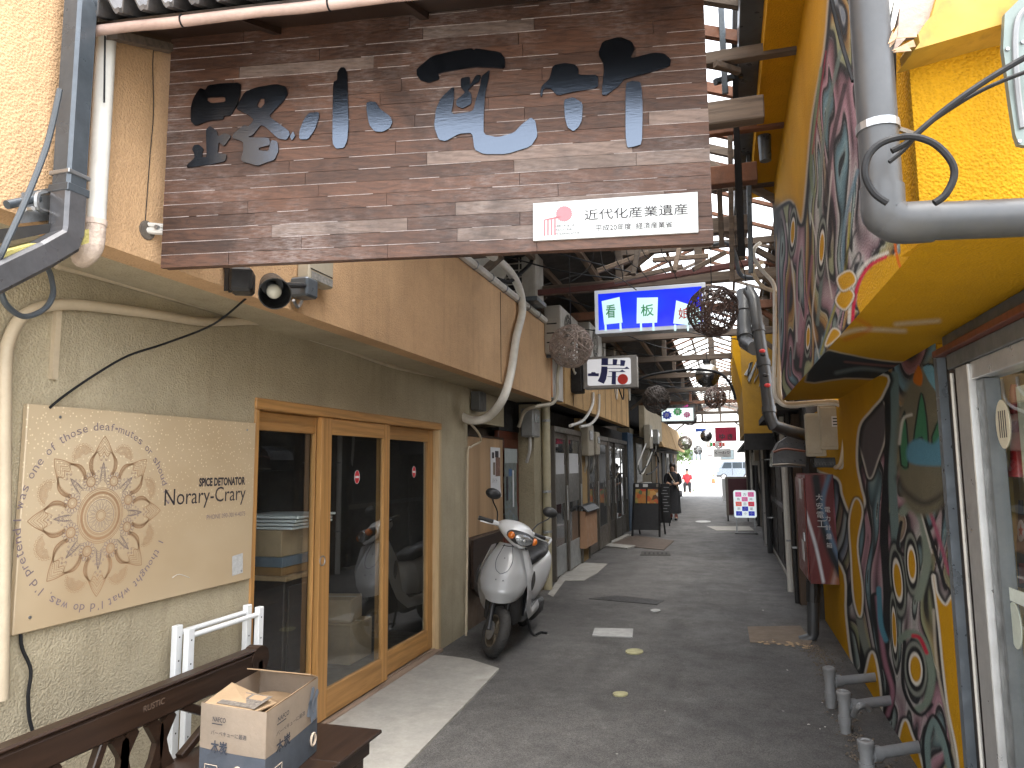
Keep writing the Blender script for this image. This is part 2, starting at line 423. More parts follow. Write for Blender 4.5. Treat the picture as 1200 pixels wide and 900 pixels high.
# ------------------------------------------------------------------ ground
def asphalt():
    m, t, b = newmat('asphalt'); v = coords(t)
    c = ramp(t, noise(t, v, .9, 8, .7), [(.25, (.066, .062, .060)), (.55, (.105, .10, .095)), (.8, (.155, .15, .143))])
    sp = mk(t, 'TexVoronoi'); sp.inputs['Scale'].default_value = 190; t.links.new(v, sp.inputs['Vector'])
    c = mix(t, c, ramp(t, sp.outputs['Color'], [(.2, g1(.5)), (.8, g1(1.3))]), .9, 'MULTIPLY')
    st = ramp(t, noise(t, coords(t, (1, .35, 1)), 1.6, 7, .72, .8), [(.52, g1(0)), (.72, g1(.7))])
    c = mix(t, c, (.038, .036, .034), st)
    pt = ramp(t, noise(t, v, 6.5, 8, .75, .5), [(.35, g1(.72)), (.65, g1(1.12))]); c = mix(t, c, pt, 1.0, 'MULTIPLY')
    sp2 = mk(t, 'TexVoronoi'); sp2.inputs['Scale'].default_value = 7.5; t.links.new(v, sp2.inputs['Vector'])
    spots = ramp(t, sp2.outputs['Distance'], [(.045, g1(.8)), (.085, g1(0))]); c = mix(t, c, (.045, .043, .042), spots)
    sp3 = mk(t, 'TexVoronoi'); sp3.inputs['Scale'].default_value = 3.1; t.links.new(v, sp3.inputs['Vector'])
    c = mix(t, c, (.40, .39, .36), ramp(t, sp3.outputs['Distance'], [(.018, g1(.8)), (.03, g1(0))]))
    t.links.new(c, b.inputs['Base Color'])
    t.links.new(ramp(t, noise(t, v, 2.5, 6, .7), [(.3, g1(.55)), (.7, g1(.85))]), b.inputs['Roughness'])
    bumpn(t, b, sp.outputs['Distance'], .5, .004); return m
m_asph = asphalt()
m_street = M('pale_street', (.42, .41, .39), .85, var=.15, vs=1.2, bump=.2, bs=90, bd=.004)
m_brownpatch = M('brown_concrete', (.20, .155, .115), .9, var=.2, vs=5, bump=.3, bs=150, bd=.003)
b = MB(); b.box((-400, -60, -.35), (400, 600, -.012)); struct('ground', b, m_street)
b = MB(); b.grid(lambda u, v: Vector((-2.9+4.3*u, 1.7+34.3*v, .004*math.sin(u*9+v*40)*.3)), 12, 90); struct('lane_pavement', b, m_asph, smooth=True)
ap = [P(*q, z=.016) for q in ((330, 884), (370.6, 854), (509, 767), (530, 769), (550, 772), (585, 783), (560, 810), (520, 851), (468, 905), (430, 945), (300, 945))]
b = MB(); b.prism([(p.x, p.y, .0) for p in ap], (0, 0, .016)); struct('entrance_pavement', b, m_concrete)
def ground_patch(name, pts, mat, z=.007, kind='structure'):
    b = MB(); b.prism([(P(*q, z=0).x, P(*q, z=0).y, .002) for q in pts], (0, 0, z-.002)); return struct(name, b, mat, kind)
ground_patch('concrete_pavement', ((642, 697), (668, 659), (712, 661), (700, 672), (684, 681), (662, 681), (648, 700)), m_concrete)
ground_patch('brick_pavement', ((708, 640), (735, 626), (790, 634), (778, 645), (738, 641)), M('brown_brick_paving', (.10, .075, .06), .85, var=.25, vs=9, dirt=.3), .009)
ground_patch('kerb_strip', ((705, 641), (735, 626.5), (740, 628), (716, 638.5), (745, 641), (735, 644)), m_concrete, .03)
ground_patch('patched_pavement', ((876, 735), (938, 734), (952, 752), (948, 757), (879, 753)), m_brownpatch)
ground_patch('pale_path', ((828, 617), (878, 617), (884, 622), (840, 622)), m_concrete)
ground_patch('dark_pavement', ((690, 702), (722, 698), (778, 704), (770, 709), (738, 706)), M('dark_tar', (.032, .03, .03), .6, var=.2, vs=9), .005)
def cover(name, label, cat, pts, mat, group=None, z=.009):
    b = MB(); b.prism([(P(*q, z=0).x, P(*q, z=0).y, .002) for q in pts], (0, 0, z)); return solo(name, b, mat, label, cat, group)
def ell(cx, cy, a, bb, n=24): return [(cx+a*math.cos(2*math.pi*i/n), cy+bb*math.sin(2*math.pi*i/n)) for i in range(n)]
m_ylid = M('worn_yellow_paint', (.38, .36, .20), .7, var=.35, vs=20, dirt=.5)
m_glid = M('pale_cover', (.36, .36, .35), .7, var=.2, vs=12, dirt=.3)
for q, lab, mm in ((ell(743.5, 764.5, 10.5, 3.2), 'small round worn yellow floor marker, the one nearest the scooter wheel', m_ylid),
                   (ell(727, 814.5, 9, 2.8), 'faded round yellow floor marker nearest the camera on the asphalt', m_ylid),
                   (ell(768, 716.3, 6, 1.7), 'pale round floor marker farther along the asphalt than the yellow pair', m_glid),
                   (ell(824, 611.6, 9, 1.3), 'white oval cover in the lane beside the walking woman', m_glid)):
    cover('floor_marker', lab, 'ground marker', q, mm, 'round markers set in the lane')
    
cover('drain_cover', 'pale rectangular cover plate in the asphalt right of the scooter', 'drain cover', ((697, 737), (742, 738), (741, 748), (694, 746)), m_glid)
gr_pts = ((752, 646.5), (784, 646.5), (786, 651), (750, 651))
mh = thing('drain_grate', 'dark perforated drain grate in front of the menu stand', 'drain grate', P(768, 649, z=0))
b = MB(); b.prism([(P(*q, z=0).x, P(*q, z=0).y, .003) for q in gr_pts], (0, 0, .006)); part('plate', b, M('dark_iron', (.05, .045, .04), .7, .3), mh)
for k in range(6):
    x0 = 755+k*5; b = MB(); b.prism([(P(*q, z=0).x, P(*q, z=0).y, .0095) for q in ((x0, 648), (x0+2, 648), (x0+2, 650), (x0, 650))], (0, 0, .002)); part('slot', b, m_dark, mh)
# ------------------------------------------------------------------ left corner building
YD0, YD1, ZD = 3.25, 5.83, 1.915           # doorway in the left wall
lb = thing('corner_building', 'tan and orange stucco corner building with overhanging upper storey and wooden glass doors', 'building', (XL, 3.5, 0))
W_T = .16
b = MB()
def wallx(b, x, y0, y1, z0, z1, t=W_T, s=-1): b.box((x, y0, z0), (x+s*t, y1, z1))
wallx(b, XL, .2, YD0, -.05, ZB+.1); wallx(b, XL, YD0, YD1, ZD, ZB+.1); wallx(b, XL, YD1, 6.52, -.05, ZB+.1)
b.box((XL-W_T, 6.36, -.05), (XL-.9, 6.52, ZB+.1))
part('wall', b, m_stucco_t, lb)
b = MB(); b.box((XP, .3, ZB), (XP-.12, 4.3, 7.0)); b.box((XP-.12, .3, ZB+.002), (XL-.3, .45, 7.0))
b.box((XP, 4.3, ZB), (XP-.12, 8.30, 3.19))
part('upper_wall', b, m_stucco_o, lb)
b = MB(); b.box((XP-.121, .46, ZB+.004), (XL-.02, 8.29, ZB+.10)); part('soffit', b, m_stucco_t, lb)
b = MB(); b.box((XP-.122, 4.3, 3.10), (XL-1.4, 8.29, 3.17)); part('balcony_floor', b, m_concrete, lb)
b = MB(); b.tube([(XP+.012, 4.3, 3.225), (XP+.012, 8.3, 3.225)], .035, 8); part('coping_pipe', b, m_white, lb)
b = MB(); b.box((XP-.05, 4.3, 3.192), (XP-.01, 8.3, 3.235)); part('coping', b, m_alu, lb)
for k in range(9):
    y = 4.7+k*.42; b = MB(); b.tube([(XP+.012+.04*math.cos(a), y, 3.225+.04*math.sin(a)) for a in [i*math.pi/4 for i in range(8)]], .006, 5, closed=True); part('pipe_clip', b, m_steel, lb)
# crack in the plaster of the upper wall
b = MB(); cr = [P(*q, x=XP+.0015) for q in ((182, 34), (179, 75), (180, 130), (176, 180), (172, 235), (170, 262))]; b.tube(spline(cr, 4), .0022, 4); part('crack', b, m_dark, lb)
b = MB(); b.box((XP+.001, 6.30, ZB+.02), (XP+.004, 6.306, 3.17)); part('joint', b, m_dark, lb)
# soot stain and ledge on the upper wall at far left (old sill)
b = MB(); b.prism([P(*q, x=XP+.002) for q in ((-30, 272), (60, 262), (75, 258), (75, 268), (-30, 290))], (.05, 0, 0)); part('ledge', b, m_dark, lb)
b = MB(); b.prism([P(*q, x=XP+.002) for q in ((-30, 300), (75, 272), (75, 288), (-30, 322))], (.10, 0, 0)); part('ledge', b, M('mossy_stucco', (.42, .36, .12), .9, var=.35, vs=9, dirt=.5, bump=.5), lb)
# doorway
b = MB(); fx0, fx1 = XL-.10, XL+.012
b.box((fx0, YD0-.005, ZD-.055), (fx1, YD1+.005, ZD+.005), .004); part('door_frame', b, m_owood_h, lb)
b = MB(); b.box((fx0, YD1-.05, .02), (fx1-.002, YD1+.005, ZD-.056), .004); part('door_frame', b, wood('pale_jamb', (.50, .36, .20), (.38, .25, .12), 1, .5, 2, .12), lb)
b = MB(); b.box((fx0, YD0-.004, .02), (fx1-.002, YD0+.03, ZD-.056), .004); part('door_frame', b, m_owood, lb)
b = MB(); b.box((XL-.14, YD0, -.01), (XL+.035, YD1, .022), .004); b.box((XL-.03, YD0, .0221), (XL-.022, YD1, .032)); b.box((XL-.075, YD0, .0221), (XL-.067, YD1, .032)); part('threshold', b, wood('grey_threshold', (.26, .19, .14), (.16, .11, .08), 1, .7, 1, .2), lb)
m_nosign = M('red_sticker', (.55, .02, .03), .4, var=.05)
def sliding_panel(y0, y1, x, sticker=False, cup=None, wl=.10, wr=.10):
    z0, z1 = .032, ZD-.057; th = .036
    lf = part('door', MB().box((x-th/2, y0, z0), (x+th/2, y0+wl, z1), .003), m_owood, lb)
    part('stile', MB().box((x-th/2, y1-wr, z0), (x+th/2, y1, z1), .003), m_owood, lf)
    part('bottom_rail', MB().box((x-th/2+.001, y0+wl, z0+.001), (x+th/2-.001, y1-wr, .20), .003), m_owood_h, lf)
    part('top_rail', MB().box((x-th/2+.001, y0+wl, z1-.105), (x+th/2-.001, y1-wr, z1-.001), .003), m_owood_h, lf)
    part('pane', MB().box((x-.003, y0+wl-.004, .196), (x+.003, y1-wr+.004, z1-.101)), m_glass, lf)
    if cup:
        c = MB(); c.lathe((x+th/2, cup, .98), X3, [(-.012, .002), (-.011, .02), (.003, .026), (.004, .031), (-.004, .033)], 18); part('door_pull', c, m_steel, lf, True)
    if sticker is not False:
        n = 24; yc, zc = sticker; s = MB(); s.prism([(x+.0035, yc+.034*math.cos(2*math.pi*i/n), zc+.045*math.sin(2*math.pi*i/n)) for i in range(n)], (.001, 0, 0)); st = part('sticker', s, m_nosign, lf)
        part('sticker_bar', MB().box((x+.0046, yc-.024, zc-.007), (x+.0053, yc+.025, zc+.007)), m_whitec, lf)
        s = MB(); s.tube([(x+.0048, yc+.034*math.cos(2*math.pi*i/n), zc+.045*math.sin(2*math.pi*i/n)) for i in range(n)], .0013, 5, closed=True); part('sticker_edge', s, m_whitec, lf)
q1 = P(418, 559, x=XL-.02); q2 = P(484.5, 553, x=XL-.066)
sliding_panel(3.28, 4.02, XL-.066, wr=.10, wl=.03)
sliding_panel(3.92, 4.86, XL-.022, (q1.y, q1.z), 3.955, wl=.12, wr=.09)
sliding_panel(4.80, 5.79, XL-.066, (q2.y, q2.z), 4.87, wl=.11, wr=.11)
# ---- the room behind the glass
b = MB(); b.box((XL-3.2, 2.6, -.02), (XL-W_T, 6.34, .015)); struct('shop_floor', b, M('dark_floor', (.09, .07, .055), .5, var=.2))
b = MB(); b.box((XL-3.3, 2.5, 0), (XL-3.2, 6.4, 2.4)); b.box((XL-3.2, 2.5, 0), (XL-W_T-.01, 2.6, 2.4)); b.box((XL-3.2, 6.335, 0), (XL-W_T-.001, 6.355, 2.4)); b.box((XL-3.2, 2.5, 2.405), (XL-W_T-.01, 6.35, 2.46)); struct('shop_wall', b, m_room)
# cabinet with trays, boxes
cb = thing('cabinet', 'dark wooden cabinet just inside the left glass door', 'cabinet', (-2.85, 4.1, .015))
part('body', MB().box((-3.05, 3.9, .016), (-2.62, 4.25, .86), .006), m_dwood, cb)
part('top', MB().box((-3.09, 3.86, .861), (-2.58, 4.29, .89), .004), m_ply, cb)
part('door', MB().box((-2.619, 3.93, .06), (-2.605, 4.22, .82), .004), m_dwood, cb)
def carton(name, c, size, mat, label, group=None, rz=0):
    b_ = MB(); R = Matrix.Rotation(rz, 3, 'Z'); t_ = thing(name, label, 'box', (c[0], c[1], c[2]), group)
    b_.obox((c[0], c[1], c[2]+size[2]/2), size, R, .004); part('carton_body', b_, mat, t_)
    b_ = MB(); b_.obox((c[0], c[1], c[2]+size[2]+.0015), (size[0]*.98, .045, .002), R); part('tape', b_, m_beige, t_)
    return t_
carton('carton', (-2.80, 4.07, .892), (.36, .40, .05), M('wood_tray', (.32, .17, .06), .6), 'low wooden box lying on the cabinet inside the door')
carton('carton', (-2.80, 4.07, .944), (.38, .42, .06), M('grey_case', (.15, .18, .22), .5), 'flat blue grey case in the stack on the cabinet inside the door')
carton('carton', (-2.80, 4.07, 1.006), (.36, .42, .16), m_card, 'brown cardboard box in the stack on the cabinet inside the door')
ty = thing('tray_stack', 'stack of shallow white trays topping the pile on the cabinet', 'trays', (-2.8, 4.1, 1.17))
for k in range(4): part('tray', MB().box((-3.02+.01*k, 3.86, 1.17+k*.022), (-2.55+.012*k, 4.29+.02*(k % 2), 1.185+k*.022), .003), m_whitec, ty)
tv = thing('television', 'small old tube television standing in the dark room', 'television', (-3.7, 4.9, .8))
part('casing', MB().box((-4.0, 4.6, .8), (-3.55, 5.15, 1.2), .02), M('tv_casing', (.05, .05, .05), .5), tv)
sg = MB(); sg.grid(lambda u, v: Vector((-3.545+.03*math.sin(u*math.pi)*math.sin(v*math.pi), 4.66+.43*u, .86+.29*v)), 8, 6); part('screen', sg, M('tv_screen', (.05, .055, .06), .1, spec=.8), tv, True)
ct = thing('covered_table', 'table under a dark red patterned cloth inside the room', 'table', (-3.65, 4.8, .015))
m, t, bb = newmat('red_pattern_cloth'); vv = coords(t, (1, 1, 1)); wv = mk(t, 'TexVoronoi', feature='DISTANCE_TO_EDGE'); wv.inputs['Scale'].default_value = 9; t.links.new(vv, wv.inputs['Vector']); t.links.new(ramp(t, wv.outputs[0], [(.03, (.5, .35, .2)), (.09, (.12, .01, .012)), (.3, (.06, .008, .01))]), bb.inputs['Base Color']); bb.inputs['Roughness'].default_value = .9; m_cloth = m
part('cloth', MB().box((-4.1, 4.35, .2), (-3.3, 5.4, .79), .02), m_cloth, ct)
for q in ((-4.05, 4.4), (-3.35, 4.4), (-4.05, 5.35), (-3.35, 5.35)): part('leg', MB().box((q[0]-.02, q[1]-.02, .016), (q[0]+.02, q[1]+.02, .199)), m_dwood, ct)
carton('carton', (-3.05, 5.35, .016), (.36, .36, .30), m_card, 'lower cardboard carton on the floor behind the middle door pane')
carton('carton', (-3.08, 5.35, .318), (.30, .30, .18), m_card, 'smaller cardboard carton stacked on the floor carton behind the middle pane', rz=.2)
pic = thing('wall_panel', 'black framed panel on the back wall of the dark room', 'picture', (XL-3.19, 4.4, 1.2)); part('frame', MB().box((XL-3.198, 3.9, 1.1), (XL-3.16, 5.0, 1.9), .01), m_black, pic); part('picture', MB().box((XL-3.159, 3.96, 1.16), (XL-3.155, 4.94, 1.84)), M('dim_picture', (.07, .06, .05), .4, var=.5, vs=4), pic)
# ------------------------------------------------------------------ right yellow building, with sprayed mural
def seg_dist(U, V, pts):
    d = np.full(U.shape, 1e9)
    for (a, b_), (c, e) in zip(pts, pts[1:]):
        dx, dy = c-a, e-b_; L = dx*dx+dy*dy+1e-9
        tt = np.clip(((U-a)*dx+(V-b_)*dy)/L, 0, 1)
        d = np.minimum(d, np.hypot(U-a-tt*dx, V-b_-tt*dy))
    return d
def inside(U, V, pts):
    r = np.zeros(U.shape, bool); n = len(pts)
    for i in range(n):
        x1, y1 = pts[i]; x2, y2 = pts[(i+1) % n]
        c = ((y1 > V) != (y2 > V)) & (U < (x2-x1)*(V-y1)/(y2-y1+1e-12)+x1); r ^= c
    return r
def sp2(pts, closed=True, k=5): return [(p.x, p.y) for p in spline([(q[0], q[1], 0) for q in pts], k, closed)]
def blend(C, m_, col): C += (np.array(col)-C)*np.clip(m_, 0, 1)[:, None]
OCH = (.56, .29, .006); WHT = (.72, .70, .64); BLK = (.016, .017, .020)
def stroke(C, U, V, pts, w, col, soft=1.2, a=1.0, k=5):
    d = seg_dist(U, V, sp2(pts, False, k)); blend(C, a*np.clip((w-d)/soft+.5, 0, 1), col)
def fill(C, U, V, pts, col, ring=True, soft=1.5, wring=2.6, bring=8):
    q = sp2(pts); d = seg_dist(U, V, q+[q[0]]); s = np.where(inside(U, V, q), -d, d)
    if ring:
        blend(C, np.clip((bring-s)/3, 0, 1)*.9, BLK); blend(C, np.clip((wring-s)/1.4+.5, 0, 1), WHT)
    blend(C, np.clip(-s/soft+.5, 0, 1), col)
def eye(C, U, V, cx, cy, a, b_, tilt=0, col=OCH, ringc=WHT):
    ct_, st_ = math.cos(tilt), math.sin(tilt); u = (U-cx)*ct_+(V-cy)*st_; v = -(U-cx)*st_+(V-cy)*ct_
    r = np.hypot(u/a, v/b_)
    blend(C, np.clip((2.5-r)/.3, 0, 1)*.9, BLK); blend(C, np.clip((2.1-r)/.15, 0, 1), (.22, .24, .21)); blend(C, np.clip((1.75-r)/.15, 0, 1), BLK)
    blend(C, np.clip((1.3-r)/.12, 0, 1), ringc); blend(C, np.clip((1-r)/.12, 0, 1), col)
LUT = [(0, BLK), (.07, BLK), (.10, (.04, .045, .05)), (.135, (.42, .42, .40)), (.155, (.10, .13, .13)), (.22, (.10, .19, .155)), (.29, (.04, .10, .11)), (.33, BLK), (.40, BLK), (.43, (.26, .25, .26)), (.47, (.17, .06, .09)), (.54, (.10, .025, .035)), (.58, BLK), (.66, BLK), (.69, (.14, .18, .08)), (.74, (.06, .13, .17)), (.80, (.20, .21, .22)), (.82, (.48, .47, .45)), (.84, BLK), (.90, BLK), (.93, (.36, .15, .015)), (.97, (.06, .03, .02)), (1, BLK)]
def lut(s):
    s = s % 1.0; xs = [q[0] for q in LUT]
    return np.stack([np.interp(s, xs, [q[1][i] for q in LUT]) for i in range(3)], 1)
HUES = [(.22, .27, .25), (.13, .22, .26), (.33, .33, .32), (.33, .19, .23), (.20, .09, .09), (.25, .27, .16), (.40, .20, .055), (.17, .20, .26)]
def swirl(U, V, sx, sy, k, seed, eyes=None, wr=1.0):
    """sprayed ribbons: colour fading inside each ribbon, white edge line, black between"""
    a, b_ = U/sx, V/sy
    r = np.random.RandomState(seed)
    for i in range(5):
        p, q, w1, w2 = r.rand(4)*6.28; fq = .7*1.45**i
        a, b_ = a+.85/(1+.55*i)*np.sin(fq*b_*1.25+p+.6*np.sin(a*fq*.5+w1)), b_+.6/(1+.55*i)*np.sin(fq*a*.85+q)
    if eyes:
        ac = 0
        dx_ = 7*np.sin(b_*1.9+a)+4*np.sin(a*2.3+1); dy_ = 16*np.sin(a*1.6+b_)
        for cx, cy, ea, eb in eyes: ac = ac+np.exp(-2.1*.42*np.hypot((U+dx_*wr-cx)/ea, (V+dy_*wr-cy)/eb))
        s = -np.log(ac+1e-12)/2.1*k+.10*np.sin(a*2.7)
    else: s = (a*.8+.35*np.sin(b_*1.3)+.3*np.hypot(a-.5, b_))*k
    f = s-np.floor(s); cell = np.floor(s)
    h = cell*2.37+.55*np.sin(b_*1.1+cell)+.8*f
    hi = h % len(HUES); lo_ = np.floor(hi).astype(int); fr = (hi-lo_)[:, None]; fr = fr*fr*(3-2*fr)
    Hc = np.array(HUES); col = Hc[lo_ % len(HUES)]*(1-fr)+Hc[(lo_+1) % len(HUES)]*fr
    sh = np.interp(f, [0, .12, .20, .35, .65, .82, .90, 1], [.05, .05, .95, 1.3, .9, .5, .1, .05])[:, None]
    C = np.array(BLK)*(1-np.clip(sh, 0, 1))+col*sh
    w = np.interp(f, [0, .15, .185, .22, 1], [0, 0, 1, 0, 0])*(.55+.45*np.sin(b_*2.1+cell*1.7)); blend(C, w*.85, WHT)
    w = np.interp(f, [0, .45, .5, .55, 1], [0, 0, 1, 0, 0])*np.clip(np.sin(b_*1.7+cell*2.9), 0, 1); blend(C, w*.6, BLK)
    w = np.interp(f, [0, .88, .905, .93, 1], [0, 0, 1, 0, 0])*np.clip(np.sin(b_*1.3+cell*1.9), 0, 1); blend(C, w*.5, (.45, .43, .42))
    return C
def px_of(co):
    v = co-np.array([0, 0, CAM_H]); Bm = np.array([tuple(BX), tuple(BY), tuple(BZ)]); c = v@Bm
    return PW/2+F_PX*c[:, 0]/-c[:, 2], PH/2-F_PX*c[:, 1]/-c[:, 2]
def paint_grid(f, nu, nv, painter):
    u, v = np.meshgrid(np.linspace(0, 1, nu+1), np.linspace(0, 1, nv+1), indexing='ij')
    co = f(u.ravel(), v.ravel())
    idx = np.arange((nu+1)*(nv+1)).reshape(nu+1, nv+1)
    fc = np.stack([idx[:-1, :-1], idx[1:, :-1], idx[1:, 1:], idx[:-1, 1:]], -1).reshape(-1, 4)
    me = bpy.data.meshes.new('mural'); me.from_pydata(co.tolist(), [], fc.tolist())
    U, V = px_of(co)
    C = painter(U, V, co); rgba = np.ones((len(co), 4), 'f'); rgba[:, :3] = np.clip(C, 0, 1)
    at = me.color_attributes.new('paint', 'FLOAT_COLOR', 'POINT'); at.data.foreach_set('color', rgba.ravel())
    for p in me.polygons: p.use_smooth = True
    return me
def och(n): return np.tile(np.array(OCH), (n, 1)).astype(float)
def paint_low(U, V, co):
    C = swirl(U, V, 24, 80, 1.9, 5, [(1073, 784, 6.5, 16), (1068, 661, 4.2, 18), (1052, 680, 4.4, 21), (1048, 738, 2.4, 22), (1020, 560, 4, 30), (1092, 872, 5, 22), (1004, 650, 3.5, 40), (1028, 790, 3, 30), (1086, 600, 6, 16), (1106, 645, 3, 26), (1038, 856, 4, 18), (1022, 690, 2.4, 26), (1062, 565, 4, 12), (1030, 610, 2.5, 26), (1078, 720, 3, 10), (1060, 850, 3.5, 14), (1098, 560, 4, 14)], .95)
    # dark upright bands of the far half
    fill(C, U, V, [(1000, 478), (1034, 470), (1037, 510), (1028, 540), (1020, 560), (1014, 545)], (.10, .09, .10), True, 2, 1.5, 6)
    stroke(C, U, V, [(1040, 440), (1042, 520), (1036, 620), (1040, 700), (1036, 780)], 5, BLK); stroke(C, U, V, [(1048, 440), (1049, 500), (1046, 560), (1050, 640)], 5, (.15, .22, .22), 2)
    stroke(C, U, V, [(996, 555), (1001, 640), (1008, 720), (1012, 790)], 3, BLK); stroke(C, U, V, [(1005, 600), (1003, 660), (1008, 730), (1018, 770)], 4, (.2, .22, .19), 2)
    # yellow ground left showing
    fill(C, U, V, [(950, 460), (1034, 440), (1034, 462), (1020, 480), (1006, 500), (1003, 540), (1008, 570), (1012, 590), (1004, 606), (996, 600), (988, 580), (982, 560), (950, 540)], OCH, True)
    fill(C, U, V, [(940, 640), (985, 665), (990, 720), (996, 770), (1003, 800), (1013, 795), (1022, 765), (1030, 800), (1034, 850), (1046, 890), (1046, 930), (930, 900)], OCH, True)
    fill(C, U, V, [(1094, 676), (1097, 695), (1108, 710), (1118, 698), (1124, 720), (1135, 930), (1128, 930), (1122, 880), (1112, 830), (1106, 780), (1101, 730)], OCH, True)
    fill(C, U, V, [(1060, 845), (1068, 862), (1078, 890), (1084, 930), (1048, 930), (1052, 880)], OCH, True)
    fill(C, U, V, [(1003, 585), (1010, 600), (1004, 640), (1010, 690), (1008, 722), (1001, 700), (998, 650), (996, 610)], OCH, True, 1.2, 2, 5)
    # long feathers and loops
    stroke(C, U, V, [(1026, 700), (1034, 760), (1044, 800), (1040, 840)], 6, BLK); stroke(C, U, V, [(1028, 700), (1036, 770), (1046, 810), (1040, 838)], 2.5, (.33, .15, .2), 3)
    stroke(C, U, V, [(1030, 690), (1032, 730), (1038, 750)], 3, (.08, .25, .34), 2)
    for cx, cy, a_, b_, tl in ((1073, 784, 6.5, 16, -.08), (1068.5, 661, 4.2, 18, -.06), (1052, 680, 4.4, 21, -.1), (1048, 738, 2.2, 22, -.05)): eye(C, U, V, cx, cy, a_, b_, tl)
    stroke(C, U, V, [(1056, 750), (1066, 742), (1082, 752), (1092, 790), (1086, 822), (1074, 832)], 4.5, (.20, .26, .21), 3); stroke(C, U, V, [(1070, 745), (1078, 748), (1086, 765)], 2.2, (.50, .03, .06), 2)
    stroke(C, U, V, [(1060, 752), (1058, 800), (1068, 828), (1080, 838), (1092, 826)], 2, BLK)
    stroke(C, U, V, [(1058, 600), (1068, 592), (1082, 612), (1086, 660), (1076, 700)], 5, (.22, .27, .22), 3); stroke(C, U, V, [(1056, 612), (1052, 640), (1058, 650)], 2, BLK)
    stroke(C, U, V, [(1078, 590), (1094, 640), (1108, 690)], 2, BLK); stroke(C, U, V, [(1086, 588), (1100, 630), (1112, 672)], 2, (.36, .10, .16), 3); stroke(C, U, V, [(1078, 596), (1092, 648)], 1, WHT, 1, .7)
    stroke(C, U, V, [(1088, 905), (1086, 870), (1094, 845), (1106, 870), (1114, 905)], 4, (.18, .26, .25), 3); stroke(C, U, V, [(1084, 905), (1082, 866), (1093, 838), (1108, 862), (1118, 905)], 1.8, BLK)
    stroke(C, U, V, [(1094, 715), (1098, 780), (1110, 840), (1122, 905)], 1.6, (.6, .55, .45), 2, .7)
    # spiky figure near the top
    fill(C, U, V, [(1076, 434), (1110, 420), (1110, 560), (1098, 600), (1068, 600), (1052, 560), (1054, 480)], (.16, .145, .10), False, 8)
    for q in ([(1056, 545), (1054, 510), (1060, 482), (1064, 520), (1064, 548)], [(1070, 520), (1077, 470), (1081, 462), (1086, 490), (1088, 530), (1080, 512)], [(1092, 512), (1104, 486), (1108, 520), (1094, 540)]):
        fill(C, U, V, q, (.05, .19, .10), False, 2); stroke(C, U, V, q+[q[0]], .9, BLK, 1, 1, 2)
    fill(C, U, V, [(1064, 522), (1078, 514), (1094, 520), (1108, 505), (1112, 540), (1100, 546), (1066, 542)], (.10, .26, .36), False, 4)
    fill(C, U, V, [(1082, 430), (1092, 428), (1102, 448), (1107, 478), (1103, 488), (1098, 462), (1088, 446)], (.17, .36, .46), False, 2); stroke(C, U, V, [(1082, 428), (1094, 428), (1104, 448), (1109, 480)], 1.2, BLK, 1)
    fill(C, U, V, [(1070, 446), (1076, 428), (1081, 440), (1079, 452)], (.48, .14, .01), False, 2); fill(C, U, V, [(1101, 486), (1106, 478), (1108, 500), (1103, 504)], (.30, .02, .05), False, 2)
    stroke(C, U, V, [(1052, 560), (1060, 575), (1084, 590), (1110, 575)], 3, BLK, 6, .7); stroke(C, U, V, [(1054, 520), (1058, 492), (1068, 486)], 1.6, WHT, 2, .7)
    return C
